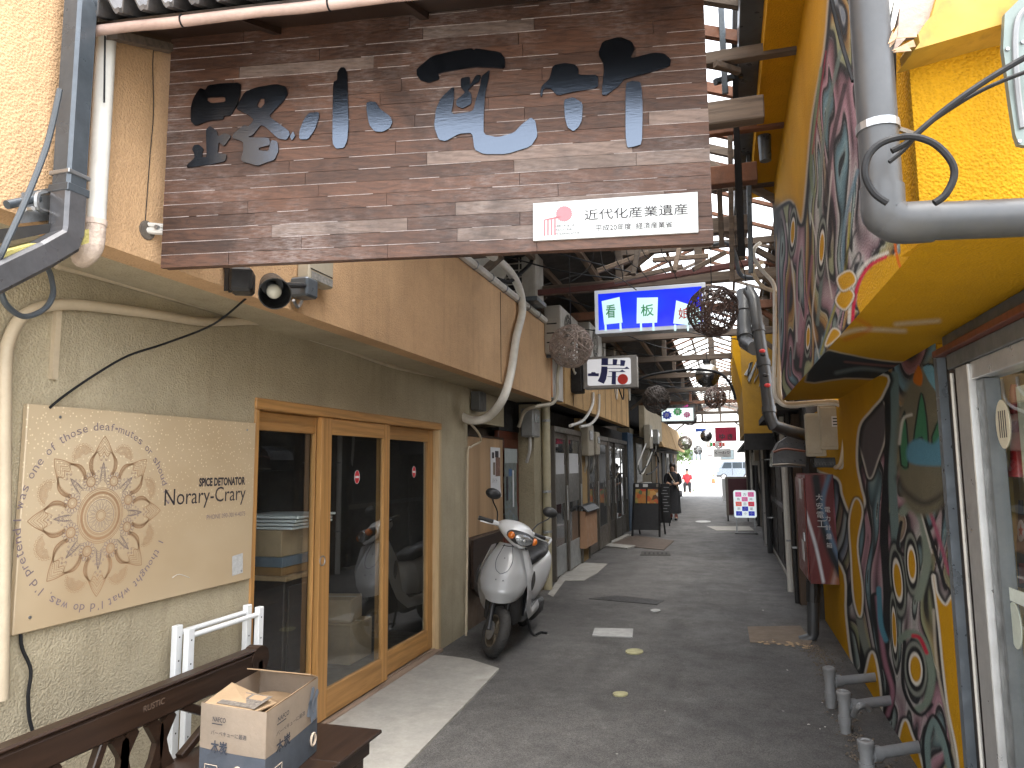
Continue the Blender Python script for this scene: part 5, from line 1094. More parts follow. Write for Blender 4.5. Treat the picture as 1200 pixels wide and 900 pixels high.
# floor drain fittings at the foot of the mural
def tee(px, py, ptop, q_end, lab):
    c_ = P(px, py, z=0); t_ = thing('drain_fitting', lab, 'drain pipe', c_, 'grey drain stubs at the foot of the mural wall')
    h = P(px, ptop, y=c_.y).z; r_ = .031; hb_ = h*.66; en = Vector((XR+.02, c_.y+.20, hb_))
    b_ = MB(); b_.tube([c_, c_+Z3*h], r_, 16); part('riser', b_, m_pvcl, t_, True)
    b_ = MB(); b_.lathe(c_+Z3*(h-.045), Z3, [(0, r_+.005), (.03, r_+.006), (.035, r_+.009), (.05, r_+.009), (.056, r_+.003), (.056, .001)], 18); part('cap', b_, m_pvcl, t_, True)
    b_ = MB(); b_.tube([c_+Z3*(h+.012)+X3*.02, c_+Z3*(h+.016), c_+Z3*(h+.012)-X3*.02], .006, 6); part('cap_key', b_, m_pvcl, t_, True)
    b_ = MB(); b_.lathe(c_+Z3*(h*.22), Z3, [(0, r_+.005), (.045, r_+.006)], 18); part('coupling', b_, m_pvcl, t_, True)
    a_ = c_+Z3*hb_; dv = (en-a_).normalized()
    b_ = MB(); b_.tube([a_, en], r_*.92, 14); part('branch', b_, m_pvcl, t_, True)
    b_ = MB(); b_.lathe(a_+dv*.03, dv, [(0, r_+.005), (.05, r_+.006)], 16); part('socket', b_, m_pvcl, t_, True)
    return t_
tee(974, 829, 784, (1002, 791), 'grey drain stub farthest from the camera of the three at the mural foot')
tee(991, 859, 812, (1024, 830), 'middle grey drain stub with an elbow and hose, at the mural foot')
tee(1017, 915, 870, (1060, 884), 'grey drain stub nearest the camera at the mural foot')
cable('corrugated_hose', [P(1000, 838, z=.12), P(1006, 828, z=.2), P(1014, 826, z=.2), P(1019, 832, z=.16)], .016, m_pvcl, 'short ribbed grey hose on the middle drain stub', 'hose', 6, 10)
# grit, dead leaves along the wall foot
m_grit = M('grit', (.16, .13, .10), .9, var=.4, vs=60, rand=.2)
def scatter(name, pts, n, smin, smax, mat, flat=.5, seed=1):
    r_ = random.Random(seed); b_ = MB()
    for _ in range(n):
        k = r_.random(); i = r_.randrange(len(pts)-1); a, c_ = Vector(pts[i]), Vector(pts[i+1]); p = a.lerp(c_, k)+Vector((r_.gauss(0, .05), r_.gauss(0, .06), 0)); s = r_.uniform(smin, smax)
        p.z = .004
        Rm = Matrix.Rotation(r_.uniform(0, 6.28), 3, 'Z'); vs = [Rm @ Vector(q)*s for q in ((-1, -.6, 0), (1, -.7, 0), (.8, .7, .1), (-.9, .6, .0), (0, .1, flat*1.6))]
        v_ = [b_.bm.verts.new(p+q) for q in vs]
        for f in ((0, 1, 4), (1, 2, 4), (2, 3, 4), (3, 0, 4)): b_.bm.faces.new([v_[j] for j in f])
    return struct(name, b_, mat, 'stuff')
scatter('gravel', [P(945, 755, z=0), P(962, 770, z=0), P(975, 800, z=0), P(1000, 860, z=0), P(1030, 905, z=0)], 700, .003, .011, m_grit, .6, 4)
scatter('dry_leaves', [P(895, 752, z=0), P(925, 756, z=0), P(950, 757, z=0)], 26, .012, .03, M('dry_leaf', (.42, .30, .18), .8, var=.3, vs=30), .25, 6)
scatter('litter', [P(890, 690, z=0), P(900, 760, z=0), P(960, 830, z=0), P(905, 880, z=0)], 9, .004, .011, m_white, .3, 9)
# ------------------------------------------------------------------ left row of small shops beyond the corner building
XW = -2.25
def yat(px, x=XW): return P(px, 560, x=x).y
lr2 = thing('shop_row', 'left row of low tan shops with overhanging panels beyond the scooter', 'building', (XW, 12, 0))
b = MB(); b.box((-2.62, 6.53, 0), (-2.8, 18.0, 4.3)); part('rear_wall', b, M('dim_brown_wall', (.10, .075, .055), .85, var=.25, dirt=.4, streak=.4), lr2)
b = MB(); b.box((-2.40, 6.53, 1.98), (-2.619, 7.74, ZB)); part('wall', b, m_stucco_t, lr2)
y1, y2, y3, y4, y5, y6, y7, y8, y9, y10 = [yat(q) for q in (549, 606, 628, 642, 649, 681, 689, 713, 735, 741.5)]
zb_ = P(549, 511, x=XL-.02).z
pb_ = thing('notice_board', 'plain plywood notice board with two curling posters behind the scooter', 'notice board', (XL-.02, 7.1, .6))
b = MB(); b.box((XL-.04, y1-.12, .86), (XL-.02, y2-.02, zb_), .003); part('board', b, m_ply, pb_)
b = MB(); b.box((XL-.05, y1-.13, zb_+.001), (XL-.008, y2-.01, zb_+.02)); part('top_strip', b, m_dwood, pb_)
def curl_poster(name, q0, q1, mat, lab, lines):
    a, c_ = P(*q0, x=XL-.012), P(*q1, x=XL-.012)
    t_ = thing(name, lab, 'poster', (XL-.012, (a.y+c_.y)/2, c_.z))
    b_ = MB(); b_.grid(lambda u, v: Vector((XL-.014+.035*max(0, .22-v)**1.3*3+.004*math.sin(u*5), a.y+(c_.y-a.y)*u, c_.z+(a.z-c_.z)*v)), 8, 14); part('sheet', b_, mat, t_, True)
    for k, (u0, u1, v0, v1, mm) in enumerate(lines):
        b_ = MB(); b_.box((XL-.0085, a.y+(c_.y-a.y)*u0, c_.z+(a.z-c_.z)*v0), (XL-.0078, a.y+(c_.y-a.y)*u1, c_.z+(a.z-c_.z)*v1)); part('print_block', b_, mm, t_)
    return t_
m_paper = M('white_paper', (.60, .60, .60), .8, var=.06)
curl_poster('poster', (575, 524), (587, 582), m_paper, 'narrow white poster with its lower corner curling on the plywood board', [(.1, .3, .78, .9, m_ink), (.4, .75, .80, .93, m_ink), (.45, .9, .42, .8, M('brown_photo', (.20, .11, .08), .7, var=.5, vs=20)), (.2, .4, .45, .7, m_brownpatch)])
w_ = text('バイト', P(577, 566, x=XL-.006), Y3, Z3, m_ink, pb_, w=.16, h=.05); 
m_scene, t, bb = newmat('photo_print'); v = coords(t, (1, 4, 4)); c_ = ramp(t, noise(t, v, 3, 8, .8), [(.3, (.03, .035, .04)), (.5, (.17, .19, .17)), (.62, (.10, .16, .22)), (.75, (.42, .44, .42))]); t.links.new(c_, bb.inputs['Base Color'])
curl_poster('photo_poster', (591, 525), (606.5, 610), m_scene, 'tall photo poster of an old street scene on the plywood board', [(.0, 1, .8, .995, M('grey_sky_print', (.34, .37, .36), .6, var=.1)), (.3, .55, .62, .72, M('blue_print', (.08, .15, .28), .6)), (.1, .25, .3, .62, m_ink), (.6, .7, .2, .7, m_whitec), (.02, .98, .0, .2, M('grey_road_print', (.18, .19, .18), .6, var=.2))])
b = MB(); b.box((XL-.10, 6.55, 0), (XL-.02, 7.7, .855)); part('lower_wall', b, M('stained_lower_wall', (.16, .11, .075), .8, var=.3, dirt=.5), lr2)
sh = thing('folding_shelf', 'dark brown wooden board leaning below the plywood behind the scooter', 'board', P(556, 640, x=XL)); b = MB(); b.prism([P(*q, x=XL+.01) for q in ((551, 642), (552, 690), (560, 700), (572, 640), (590, 628), (590, 620), (552, 633))], (.03, 0, 0)); part('panel', b, m_dwood, sh)
# dark red door in its recess
rd = thing('red_wooden_door', 'dark red panelled wooden door beside the plywood notice board', 'door', (-2.5, 8.1, 0))
b = MB(); b.box((-2.52, 7.76, .02), (-2.47, 8.62, 1.95), .005); part('leaf', b, m_red_wood, rd)
for z0, z1 in ((.15, .9), (1.0, 1.35), (1.42, 1.85)): b = MB(); b.box((-2.469, 7.92, z0), (-2.458, 8.46, z1), .006); part('raised_panel', b, m_red_wood, rd)
b = MB(); b.tube([(-2.42, 7.86, .98), (-2.42, 7.86, 1.1)], .012, 8); b.box((-2.47, 7.85, .99), (-2.42, 7.87, 1.0)); part('handle', b, m_steel, rd)
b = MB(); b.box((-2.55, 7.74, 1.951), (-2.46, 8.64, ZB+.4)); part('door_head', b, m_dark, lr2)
b = MB(); b.box((-2.60, y3-.0, 0), (XW-.02, y4+.1, ZB)); part('pillar', b, stucco('khaki_pillar', (.36, .31, .21), .4, 60, .3), lr2)
pl = thing('khaki_pipe', 'thick khaki drain pipe on the pillar right of the red door', 'pipe', (XW+.04, 8.9, 0)); yc = (yat(633)+yat(641))/2
b = MB(); b.tube([(XW+.04, yc, 0), (XW+.04, yc, 2.5)], .055, 12); part('pipe', b, M('khaki_paint', (.42, .37, .25), .5, var=.12, dirt=.3), pl, True)
for z in (.7, 1.2, 2.1): b = MB(); b.tube([(XW+.04, yc, z), (XW+.04, yc, z+.03)], .06, 12); b.box((XW+.03, yc-.16, z), (XW+.06, yc+.16, z+.02)); part('bracket', b, m_steel, pl)
m_fost = M('frosted_film', (.17, .165, .15), .5, var=.1)
def alu_door(y0, y1, n, lab, mat, x=XW-.03, zt=2.0, kick=.42, film=False, fm=.05):
    t_ = thing('glass_door', lab, 'door', (x, (y0+y1)/2, 0)); fw = fm
    b_ = MB(); b_.box((x-.05, y0, zt), (x+.05, y1, zt+.08), .004); part('head_frame', b_, mat, t_)
    for y in (y0, y1-fw): b_ = MB(); b_.box((x-.05, y, .0), (x+.05, y+fw, zt-.001), .004); part('jamb', b_, mat, t_)
    w = (y1-y0-2*fw)/n
    for k in range(n):
        a = y0+fw+k*w+.002; c_ = a+w-.004; xo = x-.015+.03*(k % 2)
        lf = part('leaf', MB().box((xo-.014, a, .02), (xo+.014, a+.06, zt-.004), .003), mat, t_)
        part('stile', MB().box((xo-.014, c_-.06, .02), (xo+.014, c_, zt-.004), .003), mat, lf)
        part('kick_panel', MB().box((xo-.010, a+.06, .02), (xo+.010, c_-.06, kick), .003), M('scuffed_panel', (.36, .37, .36), .5, .2, var=.2, dirt=.4) if film else mat, lf)
        part('top_rail', MB().box((xo-.013, a+.06, zt-.08), (xo+.013, c_-.06, zt-.005), .003), mat, lf)
        part('pane', MB().box((xo-.003, a+.058, kick+.001), (xo+.003, c_-.058, zt-.079)), m_glassd, lf)
        part('handle', MB().tube([(xo+.045, c_-.09, .75), (xo+.045, c_-.09, 1.25)], .012, 8), m_alub, lf, True)
        if film:
            part('film', MB().box((xo+.004, a+.06, 1.0), (xo+.006, c_-.06, 1.55)), m_fost, lf)
            part('paper', MB().box((xo+.0065, a+.09, 1.42), (xo+.0075, c_-.12, 1.72)), m_paper, lf)
    return t_
alu_door(y5, y6, 2, 'pair of aluminium glass doors with white papers beside the khaki pipe', m_alu, film=True)
b = MB(); b.box((XW-.3, y6+.01, 0), (XW-.01, y7-.02, ZB)); part('beige_post', b, stucco('ochre_post', (.42, .29, .14), .4, 60, .3), lr2)
alu_door(y7, y8, 2, 'aluminium glass doors just right of the ochre post and mailbox', m_alu)
alu_door(y8+.03, y9, 3, 'dark glass doors next to the blue post', M('dark_bronze_frame', (.11, .10, .085), .45, .5, var=.2))
bp_ = solo('blue_post', MB().box((XW-.2, y9+.05, 0), (XW+.03, y10, 2.3), .01), M('deep_blue_paint', (.014, .045, .085), .5, var=.2), 'dark blue square post at the end of the glass doors', 'post')
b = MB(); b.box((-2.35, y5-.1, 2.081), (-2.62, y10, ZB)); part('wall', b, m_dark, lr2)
mbx = thing('mailbox', 'orange brown mailbox with a curved dark lid on the ochre post', 'mailbox', P(685, 640, x=XW+.05))
ma, mc_ = P(679, 596, x=XW), P(691, 638, x=XW); y0_, y1_ = ma.y, ma.y+1.0
b = MB(); b.box((XW-.005, y0_, mc_.z+.02), (XW+.10, y1_, ma.z-.04), .01); part('case', b, M('peach_paint', (.45, .26, .15), .5, var=.1), mbx)
b = MB(); b.rings([[(XW-.006, y, ma.z+.05), (XW+.06, y, ma.z+.03), (XW+.14, y, ma.z-.045), (XW+.14, y, ma.z-.06), (XW+.05, y, ma.z+.005), (XW-.006, y, ma.z+.02)] for y in (y0_-.03, y1_+.03)]); part('lid', b, m_black, mbx)
# overhanging upper panels
b = MB(); b.box((XP-.02, 8.32, 2.36), (XP-.10, 9.06, 3.2)); part('white_panel', b, M('white_board', (.62, .58, .53), .5, var=.08, dirt=.3, streak=.5), lr2)
b = MB(); b.box((XP-.015, 8.31, 2.36), (XP+.005, 8.37, 3.2)); part('panel_edge', b, M('orange_edge', (.46, .20, .07), .6, var=.2), lr2)
ep = P(737, 497, x=XP).y
b = MB(); b.box((XP, 9.08, 2.34), (XP-.12, ep, 3.15)); part('upper_panel', b, m_stucco_f, lr2)
for k in range(9): b = MB(); y = 9.6+k*.68; b.box((XP+.0005, y, 2.345), (XP+.004, y+.012, 3.145)); part('seam', b, M('panel_seam', (.25, .16, .09), .8), lr2)
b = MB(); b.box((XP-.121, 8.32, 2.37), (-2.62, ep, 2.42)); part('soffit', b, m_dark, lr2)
b = MB(); b.box((XP+.02, 8.30, 3.151), (-2.62, ep, 3.20)); part('ledge', b, m_gwood_y, lr2)
cable('panel_conduit', [P(655, 427, x=XP+.02), P(653, 445, x=XP+.02), P(653, 462, x=XP+.02), P(647, 473, x=XP+.01), P(630, 476, x=XP-.05), P(615, 482, x=-2.2), P(608, 500, x=-2.3)], .022, m_cream, 'cream conduit curving down the white panel left of the kanji sign', 'conduit')
for q, lb_ in ((((695, 460), (694, 475), (684, 492), (668, 499)), 'grey conduit looping below the kanji sign, nearer one'), (((702, 462), (701, 485), (692, 497), (680, 500)), 'grey conduit looping below the kanji sign, farther one')):
    cable('looped_conduit', [P(*p, x=XP+.04) for p in q], .022, m_white, lb_, 'conduit', 5, 8, 'conduits looping below the kanji sign')
def meter(px, py, w, h, x, lab, mat, dep=.14):
    a = P(px, py, x=x); t_ = thing('electric_meter', lab, 'electric meter', a); hw = w; hh = h
    part('case', MB().box((x-.02, a.y-hw, a.z-hh), (x+dep, a.y+hw, a.z+hh), .015), mat, t_)
    part('window', MB().box((x+dep+.001, a.y-hw*.6, a.z), (x+dep+.012, a.y+hw*.6, a.z+hh*.6), .004), M('meter_window', (.25, .27, .27), .2), t_)
    c_ = MB(); c_.tube([Vector((x+.05, a.y, a.z-hh)), Vector((x+.05, a.y, a.z-hh-.15)), Vector((x-.02, a.y+.1, a.z-hh-.3))], .02, 8, smooth=4); part('tail', c_, m_white, t_, True)
meter(616, 496, .16, .17, XW-.08, 'grey meter cluster above the dark red door', M('grey_meter', (.22, .22, .21), .4, dirt=.3))
meter(683, 516, .26, .26, XW-.02, 'cream meter above the mailbox and ochre post', m_cream)
meter(692, 520, .15, .2, XW-.02, 'cream meter just right of the one above the mailbox', m_cream)
# air conditioner units on the ledge
def aircon(y0, x1, z0, lab, ln=.80, dp_=.30, h=.55):
    t_ = thing('air_conditioner', lab, 'air conditioner', (x1-dp_/2, y0+ln/2, z0), 'air conditioner units on the left ledge')
    part('casing', MB().box((x1-dp_, y0, z0+.03), (x1, y0+ln, z0+h), .012), m_acbody, t_)
    c_ = Vector((x1+.002, y0+ln*.40, z0+h*.53)); R = h*.40
    s = MB(); s.lathe(c_, X3, [(0, R), (.001, .002)], 24); part('fan_opening', s, m_dark, t_)
    for k in range(4): s = MB(); s.torus(c_+X3*.008, X3, R*(1-k*.23), .004, 24, 5); part('grille_ring', s, m_acbody, t_)
    for k in range(6): a = k*math.pi/6; d_ = Vector((0, math.cos(a), math.sin(a)))*R; s = MB(); s.tube([c_-d_+X3*.010, c_+d_+X3*.010], .003, 4); part('grille_bar', s, m_acbody, t_)
    for k in range(7): s = MB(); s.box((x1-dp_+.03, y0-.004, z0+.10+k*.055), (x1-.05, y0-.0005, z0+.115+k*.055)); part('louvre', s, m_dark if k % 2 else m_acbody, t_)
    for y in (y0+.08, y0+ln-.14): part('foot', MB().box((x1-dp_, y, z0), (x1, y+.06, z0+.029)), m_gutter, t_)
    return t_
aircon(8.0, -1.78, 2.80, 'grimy air conditioner unit just above the big hanging wicker ball on the left', 1.0, .20, .60)
aircon(9.75, -1.76, 2.98, 'grimy air conditioner unit above the kanji sign', 1.0, .22, .56)
aircon(11.7, -1.98, 3.21, 'second air conditioner unit behind the blue lit sign')
aircon(13.4, -1.96, 3.21, 'air conditioner unit low behind the kanji sign edge')
ac = thing('air_conditioner', 'air conditioner facing the street above the white hose', 'air conditioner', (-2.2, 7.2, 3.3), 'air conditioner units on the left ledge')
part('casing', MB().box((-2.6, 7.2, 3.32), (-1.86, 7.52, 3.92), .012), m_acbody, ac)
part('grille_opening', MB().box((-2.56, 7.192, 3.38), (-2.02, 7.1995, 3.86)), m_dark, ac)
for k in range(7): part('grille_bar', MB().box((-2.57, 7.184, 3.39+k*.075), (-2.01, 7.191, 3.402+k*.075)), m_acbody, ac)
for k in range(4): part('grille_bar', MB().box((-2.5+k*.15, 7.176, 3.38), (-2.488+k*.15, 7.183, 3.86)), m_acbody, ac)
part('tray', MB().box((-2.62, 7.15, 3.27), (-1.84, 7.56, 3.319), .004), m_gutter, ac)
for x in (-2.5, -2.0): part('strut', MB().box((x, 7.2, 3.2), (x+.04, 7.5, 3.269)), m_rust, ac)
dsh = thing('satellite_dish', 'small pale dish behind the coping on the orange wall', 'dish', P(567, 318, x=XP-.15)); b = MB(); b.lathe(P(572, 316, x=XP-.12), Vector((.6, -.7, .1)), [(0, .01), (.01, .1), (.04, .17), (.045, .17), (.015, .1), (.004, .01)], 20); part('bowl', b, m_white, dsh, True); part('mast', MB().tube([P(572, 316, x=XP-.12), P(572, 345, x=XP-.12)], .012, 6), m_steel, dsh)
# ------------------------------------------------------------------ farther left shops
fb = thing('far_shop', 'olive shop front with a small shelf window behind the menu stand', 'building', (XW, 20, 0))
b = MB(); b.box((XW-.05, 18.0, 0), (XW-.5, 23.0, 2.45)); part('wall', b, stucco('olive_wall', (.20, .165, .11), .5, 40, .3), fb)
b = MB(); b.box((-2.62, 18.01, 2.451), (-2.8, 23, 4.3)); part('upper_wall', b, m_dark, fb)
ya, yb2 = P(756, 515, x=XP).y, P(776, 520, x=XP).y
b = MB(); b.box((XP, ya, 2.25), (XP-.14, yb2, 3.05)); part('upper_panel', b, M('cream_panel', (.52, .43, .29), .7, var=.1, dirt=.3), fb)
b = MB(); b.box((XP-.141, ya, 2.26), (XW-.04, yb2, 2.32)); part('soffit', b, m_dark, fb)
b = MB(); b.box((XW-.049, 19.0, 1.05), (XW-.02, 20.3, 2.1), .005); w_ = part('window', b, m_alu, fb); part('pane', MB().box((XW-.019, 19.08, 1.13), (XW-.015, 20.22, 2.02)), m_fost, w_)
b = MB(); b.box((XW-.02, 18.9, 1.0), (XW+.18, 20.8, 1.04), .004); part('shelf', b, m_white, fb)
for y in (19.0, 20.6): part('shelf_bracket', MB().tube([(XW+.14, y, 1.0), (XW-.02, y, .65)], .012, 5), m_white, fb)
meter(757, 512, .35, .3, XP+.01, 'cream meter on the cream panel beyond the kanji sign', m_cream); meter(766, 512, .25, .2, XP+.01, 'grey meter on the cream panel beyond the kanji sign', M('grey_meter_far', (.3, .3, .28), .4))
fc_ = thing('far_shop', 'tan shop with a slanted panel front near the far left end', 'building', (XW, 29, 0))
b = MB(); b.box((XW-.02, 23.02, 0), (XW-.5, 35, 2.4)); part('wall', b, stucco('far_olive', (.15, .125, .09), .5, 40, .3), fc_)
ya, yb3, yc3 = P(776, 520, x=XP+.05).y, P(791, 520, x=XP).y, P(801, 520, x=XP).y
for q0, q1 in ((ya+.3, yb3-.1), (yb3+.1, yc3)): b = MB(); b.prism([(XP+.05, q0, 2.1), (XP+.05, q1, 2.1), (XP-.25, q1, 3.1), (XP-.25, q0, 3.1)], (-.12, 0, 0)); part('upper_panel', b, m_stucco_f, fc_)
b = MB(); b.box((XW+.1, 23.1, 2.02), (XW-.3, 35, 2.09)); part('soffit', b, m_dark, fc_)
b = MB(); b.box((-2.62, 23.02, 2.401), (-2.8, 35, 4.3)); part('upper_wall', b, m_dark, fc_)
for y, mm in ((24.3, m_ply), (26.5, m_dark), (28.5, m_alu), (30.5, m_dark), (32.5, m_ply)):
    d_ = part('door', MB().box((XW-.019, y, .0), (XW+.01, y+1.1, 1.95), .01), mm, fc_); part('pane', MB().box((XW+.0105, y+.15, .9), (XW+.013, y+.95, 1.8)), m_dark, d_)
# ------------------------------------------------------------------ right row beyond the yellow building
XS = .74
rr = thing('shop_row', 'right row of dark shop fronts beyond the yellow building', 'building', (XS, 14, 0))
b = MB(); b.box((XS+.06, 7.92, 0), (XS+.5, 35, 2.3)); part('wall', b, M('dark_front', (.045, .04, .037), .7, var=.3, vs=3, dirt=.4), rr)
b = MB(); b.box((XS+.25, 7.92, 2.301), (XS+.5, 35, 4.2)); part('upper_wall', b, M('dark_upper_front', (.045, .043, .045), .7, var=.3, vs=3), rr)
yy = [P(px, 640, x=XS).y for px in (938, 930)]
b = MB(); b.box((XS-.03, yy[0], 0), (XS+.06, yy[1], 2.1), .006); part('brown_post', b, wood('brown_post_wood', (.085, .052, .032), (.05, .03, .02), 1, .6, 2), rr)
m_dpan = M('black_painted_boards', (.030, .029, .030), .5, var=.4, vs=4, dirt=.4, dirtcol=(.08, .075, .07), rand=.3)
ps = [P(px, 640, x=XS+.02).y for px in (929.5, 922, 915, 909, 903, 899)]
for k in range(5):
    dn = part('door', MB().box((XS+.0, ps[k]+.01, .04), (XS+.055, ps[k+1]-.01, 1.95), .006), m_dpan, rr)
    part('door_panel', MB().box((XS-.012, ps[k]+.12, .12), (XS-.001, ps[k+1]-.12, .85), .005), m_dpan, dn); part('door_panel', MB().box((XS-.012, ps[k]+.12, 1.0), (XS-.001, ps[k+1]-.12, 1.85), .005), m_dpan, dn)
    part('pale_rail', MB().box((XS-.012, ps[k]+.02, .90), (XS-.001, ps[k+1]-.02, .97), .003), m_gutter if k else m_alu, dn)
b = MB(); b.box((XS-.04, ps[0], 1.96), (XS+.06, ps[5]+.2, 2.06)); part('door_head', b, m_dpan, rr)
b = MB(); b.box((XS-.02, ps[0]-.05, .0), (XS+.06, ps[5], .038)); part('sill', b, m_concrete, rr)
for k in range(6):
    y = ps[5]+.6+k*1.9; mm = [m_brownb, m_alu, m_dark, m_red_wood, m_alu, m_dark][k]
    dn = part('door', MB().box((XS+.01, y, .03), (XS+.05, y+1.25, 1.95), .01), mm, rr); part('pane', MB().box((XS+.003, y+.15, .8), (XS+.009, y+1.1, 1.8)), m_glassd, dn)
    part('post', MB().box((XS-.02, y+1.35, 0), (XS+.06, y+1.5, 2.15), .01), [m_alu, m_brownb, m_white][k % 3], rr)
    part('pipe', MB().tube([(XS-.05, y+1.65, 0), (XS-.05, y+1.65, 2.6)], .04, 8), [m_pvc, m_black, m_white][k % 3], rr, True)
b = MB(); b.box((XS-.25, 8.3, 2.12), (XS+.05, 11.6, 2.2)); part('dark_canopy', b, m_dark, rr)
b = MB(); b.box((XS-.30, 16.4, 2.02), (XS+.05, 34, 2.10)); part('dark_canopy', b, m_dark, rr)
for k, (y_, z_, h_, w_, mm) in enumerate(((8.9, 2.2, .3, .3, m_cream), (9.8, 2.25, .4, .25, m_acbody), (10.9, 2.3, .25, .35, m_gutter), (16.8, 1.6, .35, .3, m_cream), (18.2, 1.5, .3, .25, m_acbody))):
    t_ = thing('wall_box', ('small cream box', 'tall grey box', 'dark box', 'cream box far on', 'grey box far on')[k]+' fixed to the dark right shop fronts', 'box', (XS-.1, y_, z_), 'boxes fixed along the right fronts')
    part('case', MB().box((XS-.16, y_, z_), (XS+.04, y_+w_, z_+h_), .01), mm, t_); part('tail', MB().tube([(XS-.06, y_+.1, z_), (XS-.06, y_+.1, z_-.4), (XS+.02, y_+.2, z_-.7)], .02, 6, smooth=3), m_white if k % 2 else m_black, t_, True)
for k, (y_, x_, mm) in enumerate(((8.75, -.05, m_black), (9.5, -.06, m_white), (13.4, -.08, m_pvc), (13.75, -.06, m_white), (14.6, -.08, m_alub), (15.6, -.06, m_pvcl))):
    t_ = thing('wall_pipe', ('black', 'thin white', 'grey', 'second white', 'shiny metal', 'pale grey')[k]+' pipe running up the dark right shop fronts', 'pipe', (XS+x_, y_, 0), 'pipes up the right fronts')
    part('pipe', MB().tube([(XS+x_, y_, 0), (XS+x_, y_, 2.6)], .028+.01*(k % 3), 8), mm, t_, True)
    for z_ in (.6, 1.6): part('clip', MB().box((XS+x_-.03, y_-.05, z_), (XS+.02, y_+.05, z_+.02)), m_steel, t_)
# second yellow overhang farther on
y2s = thing('yellow_overhang', 'second yellow overhang with white zigzag spray farther down the right side', 'building', (.5, 13, 2.05))
fy_ = 12.0
xa = P(872, 505, y=fy_).x; xb = P(912, 505, y=fy_).x; zb2 = P(872, 508, y=fy_).z
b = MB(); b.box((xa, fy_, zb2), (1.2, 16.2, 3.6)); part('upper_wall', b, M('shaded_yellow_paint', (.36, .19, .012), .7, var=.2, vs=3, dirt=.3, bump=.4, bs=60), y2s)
ze = P(868, 455, y=fy_).z
b = MB(); b.prism([(xa-.001, fy_-.001, ze), (xa-.12, fy_-.001, ze+.55), (xa-.12, fy_-.001, ze+.95), (xa-.001, fy_-.001, ze+.9)], (0, 4, 0)); part('eave', b, m_yel, y2s)
zz = [P(*q, y=fy_-.003) for q in ((874, 440), (880, 425), (877, 447), (889, 420), (884, 447), (898, 422), (891, 452), (905, 430))]
b = MB(); b.tube(zz, .035, 5); part('spray_zigzag', b, M('spray_white', (.30, .30, .29), .7, var=.3), y2s)
b = MB(); b.box((xa+.0, fy_-.15, zb2-.26), (xb+.4, fy_+.3, zb2-.01)); part('dark_box', b, m_dark, y2s)
# grey drain pipes hanging between the two overhangs
def pipe_thing(pts, r, lab, mat=m_pvc, bands=()):
    t_ = thing('drain_pipe', lab, 'pipe', pts[-1]); b_ = MB(); b_.tube(pts, r, 12); part('pipe', b_, mat, t_, True)
    for i, f in bands:
        a, c_ = Vector(pts[i]), Vector(pts[i+1]); p = a.lerp(c_, f); d_ = (c_-a).normalized()
        b_ = MB(); b_.tube([p-d_*.03, p+d_*.03], r*1.14, 12); part('coupling', b_, mat, t_, True)
    return t_
pipe_thing([P(871, 342, y=8.2), P(872, 385, y=8.0), P(874, 402, y=7.9), P(885, 408, y=7.5)], .075, 'short upper grey drain pipe beside the second yellow overhang', m_pvc, ((0, .5), (1, .5)))
t_ = pipe_thing([P(877, 340, y=7.2), P(883, 350, y=7.1), P(890, 395, y=7.0), P(897, 440, y=6.9), P(902, 488, y=6.8), P(906, 498, y=6.75), P(922, 504, y=6.9), P(944, 510, y=7.2)], .055, 'long grey drain pipe with paint splashes running down to an elbow', m_pvc, ((1, .8), (2, .7), (3, .85)))
for q, mm in (((899, 452), m_redp), ((897, 440), m_black), ((893, 412), m_redp), ((901, 482), M('yellow_spray', (.55, .5, .03), .6)), ((894, 416), m_black)):
    p = P(*q, y=6.85); b = MB(); b.sphere(p-Y3*.035, .028, 8, 6, (1, .6, .7)); part('paint_splash', b, mm, t_, True)
for k, (dx, lab) in enumerate(((0, 'outer white conduit of the painted pair on the far edge of the mural'), (6, 'inner white conduit of the painted pair on the far edge of the mural'))):
    yk = 6.22
    pts = [P(891+dx*.5, 285+22*k, y=6.3), P(884-dx*.2, 291+22*k, y=6.25), P(884, 303+20*k, y=yk), P(894, 318+18*k, y=yk), P(906+dx*.4, 332+10*k, y=yk-.02), P(908+dx, 350, y=yk-.02), P(908+dx, 400, y=yk-.02), P(907+dx, 455, y=yk-.02), P(912+dx, 470, y=yk), P(926, 476-3*k, y=yk), P(960, 473-2*k, y=yk), P(982-dx*.3, 474-3*k, y=yk-.03), P(989, 482-2*k, y=yk-.05), P(991, 500, y=yk-.1), P(991-dx*.8, 540, y=yk-.1), P(984-dx*.8, 548, y=yk)]
    cable('painted_conduit', pts, .017, m_beige if k else m_white, lab, 'conduit', 5, 8, 'painted conduits on the far edge of the mural')
# switch boxes on the wall under the overhang
eb = thing('switch_boxes', 'pair of beige electric switch boxes under the end of the mural overhang', 'switch box', P(970, 540, x=XR-.1))
yb_ = 6.35
for (u0, u1, v0, v1, dd_) in ((946, 966, 484, 535, .04), (962, 988, 474, 527, 0)):
    a, c_ = P(u0, v1, y=yb_+dd_), P(u1, v0, y=yb_+dd_)
    cs = part('case', MB().box((a.x, yb_+dd_, a.z), (c_.x, yb_+dd_+.10, c_.z), .006), m_cream, eb)
    part('cover', MB().box((a.x+.008, yb_+dd_-.012, a.z+.02), (c_.x-.03, yb_+dd_-.0005, c_.z-.02), .004), m_cream, cs)
    for z in (a.z+.06, c_.z-.08): part('hinge', MB().box((c_.x-.03, yb_+dd_-.016, z), (c_.x-.015, yb_+dd_-.001, z+.03)), m_beige, cs)
a = P(975, 500, y=yb_-.0135); part('rating_plate', MB().box((a.x, a.y-.001, a.z), (a.x+.085, a.y, a.z+.085)), m_paper, eb)
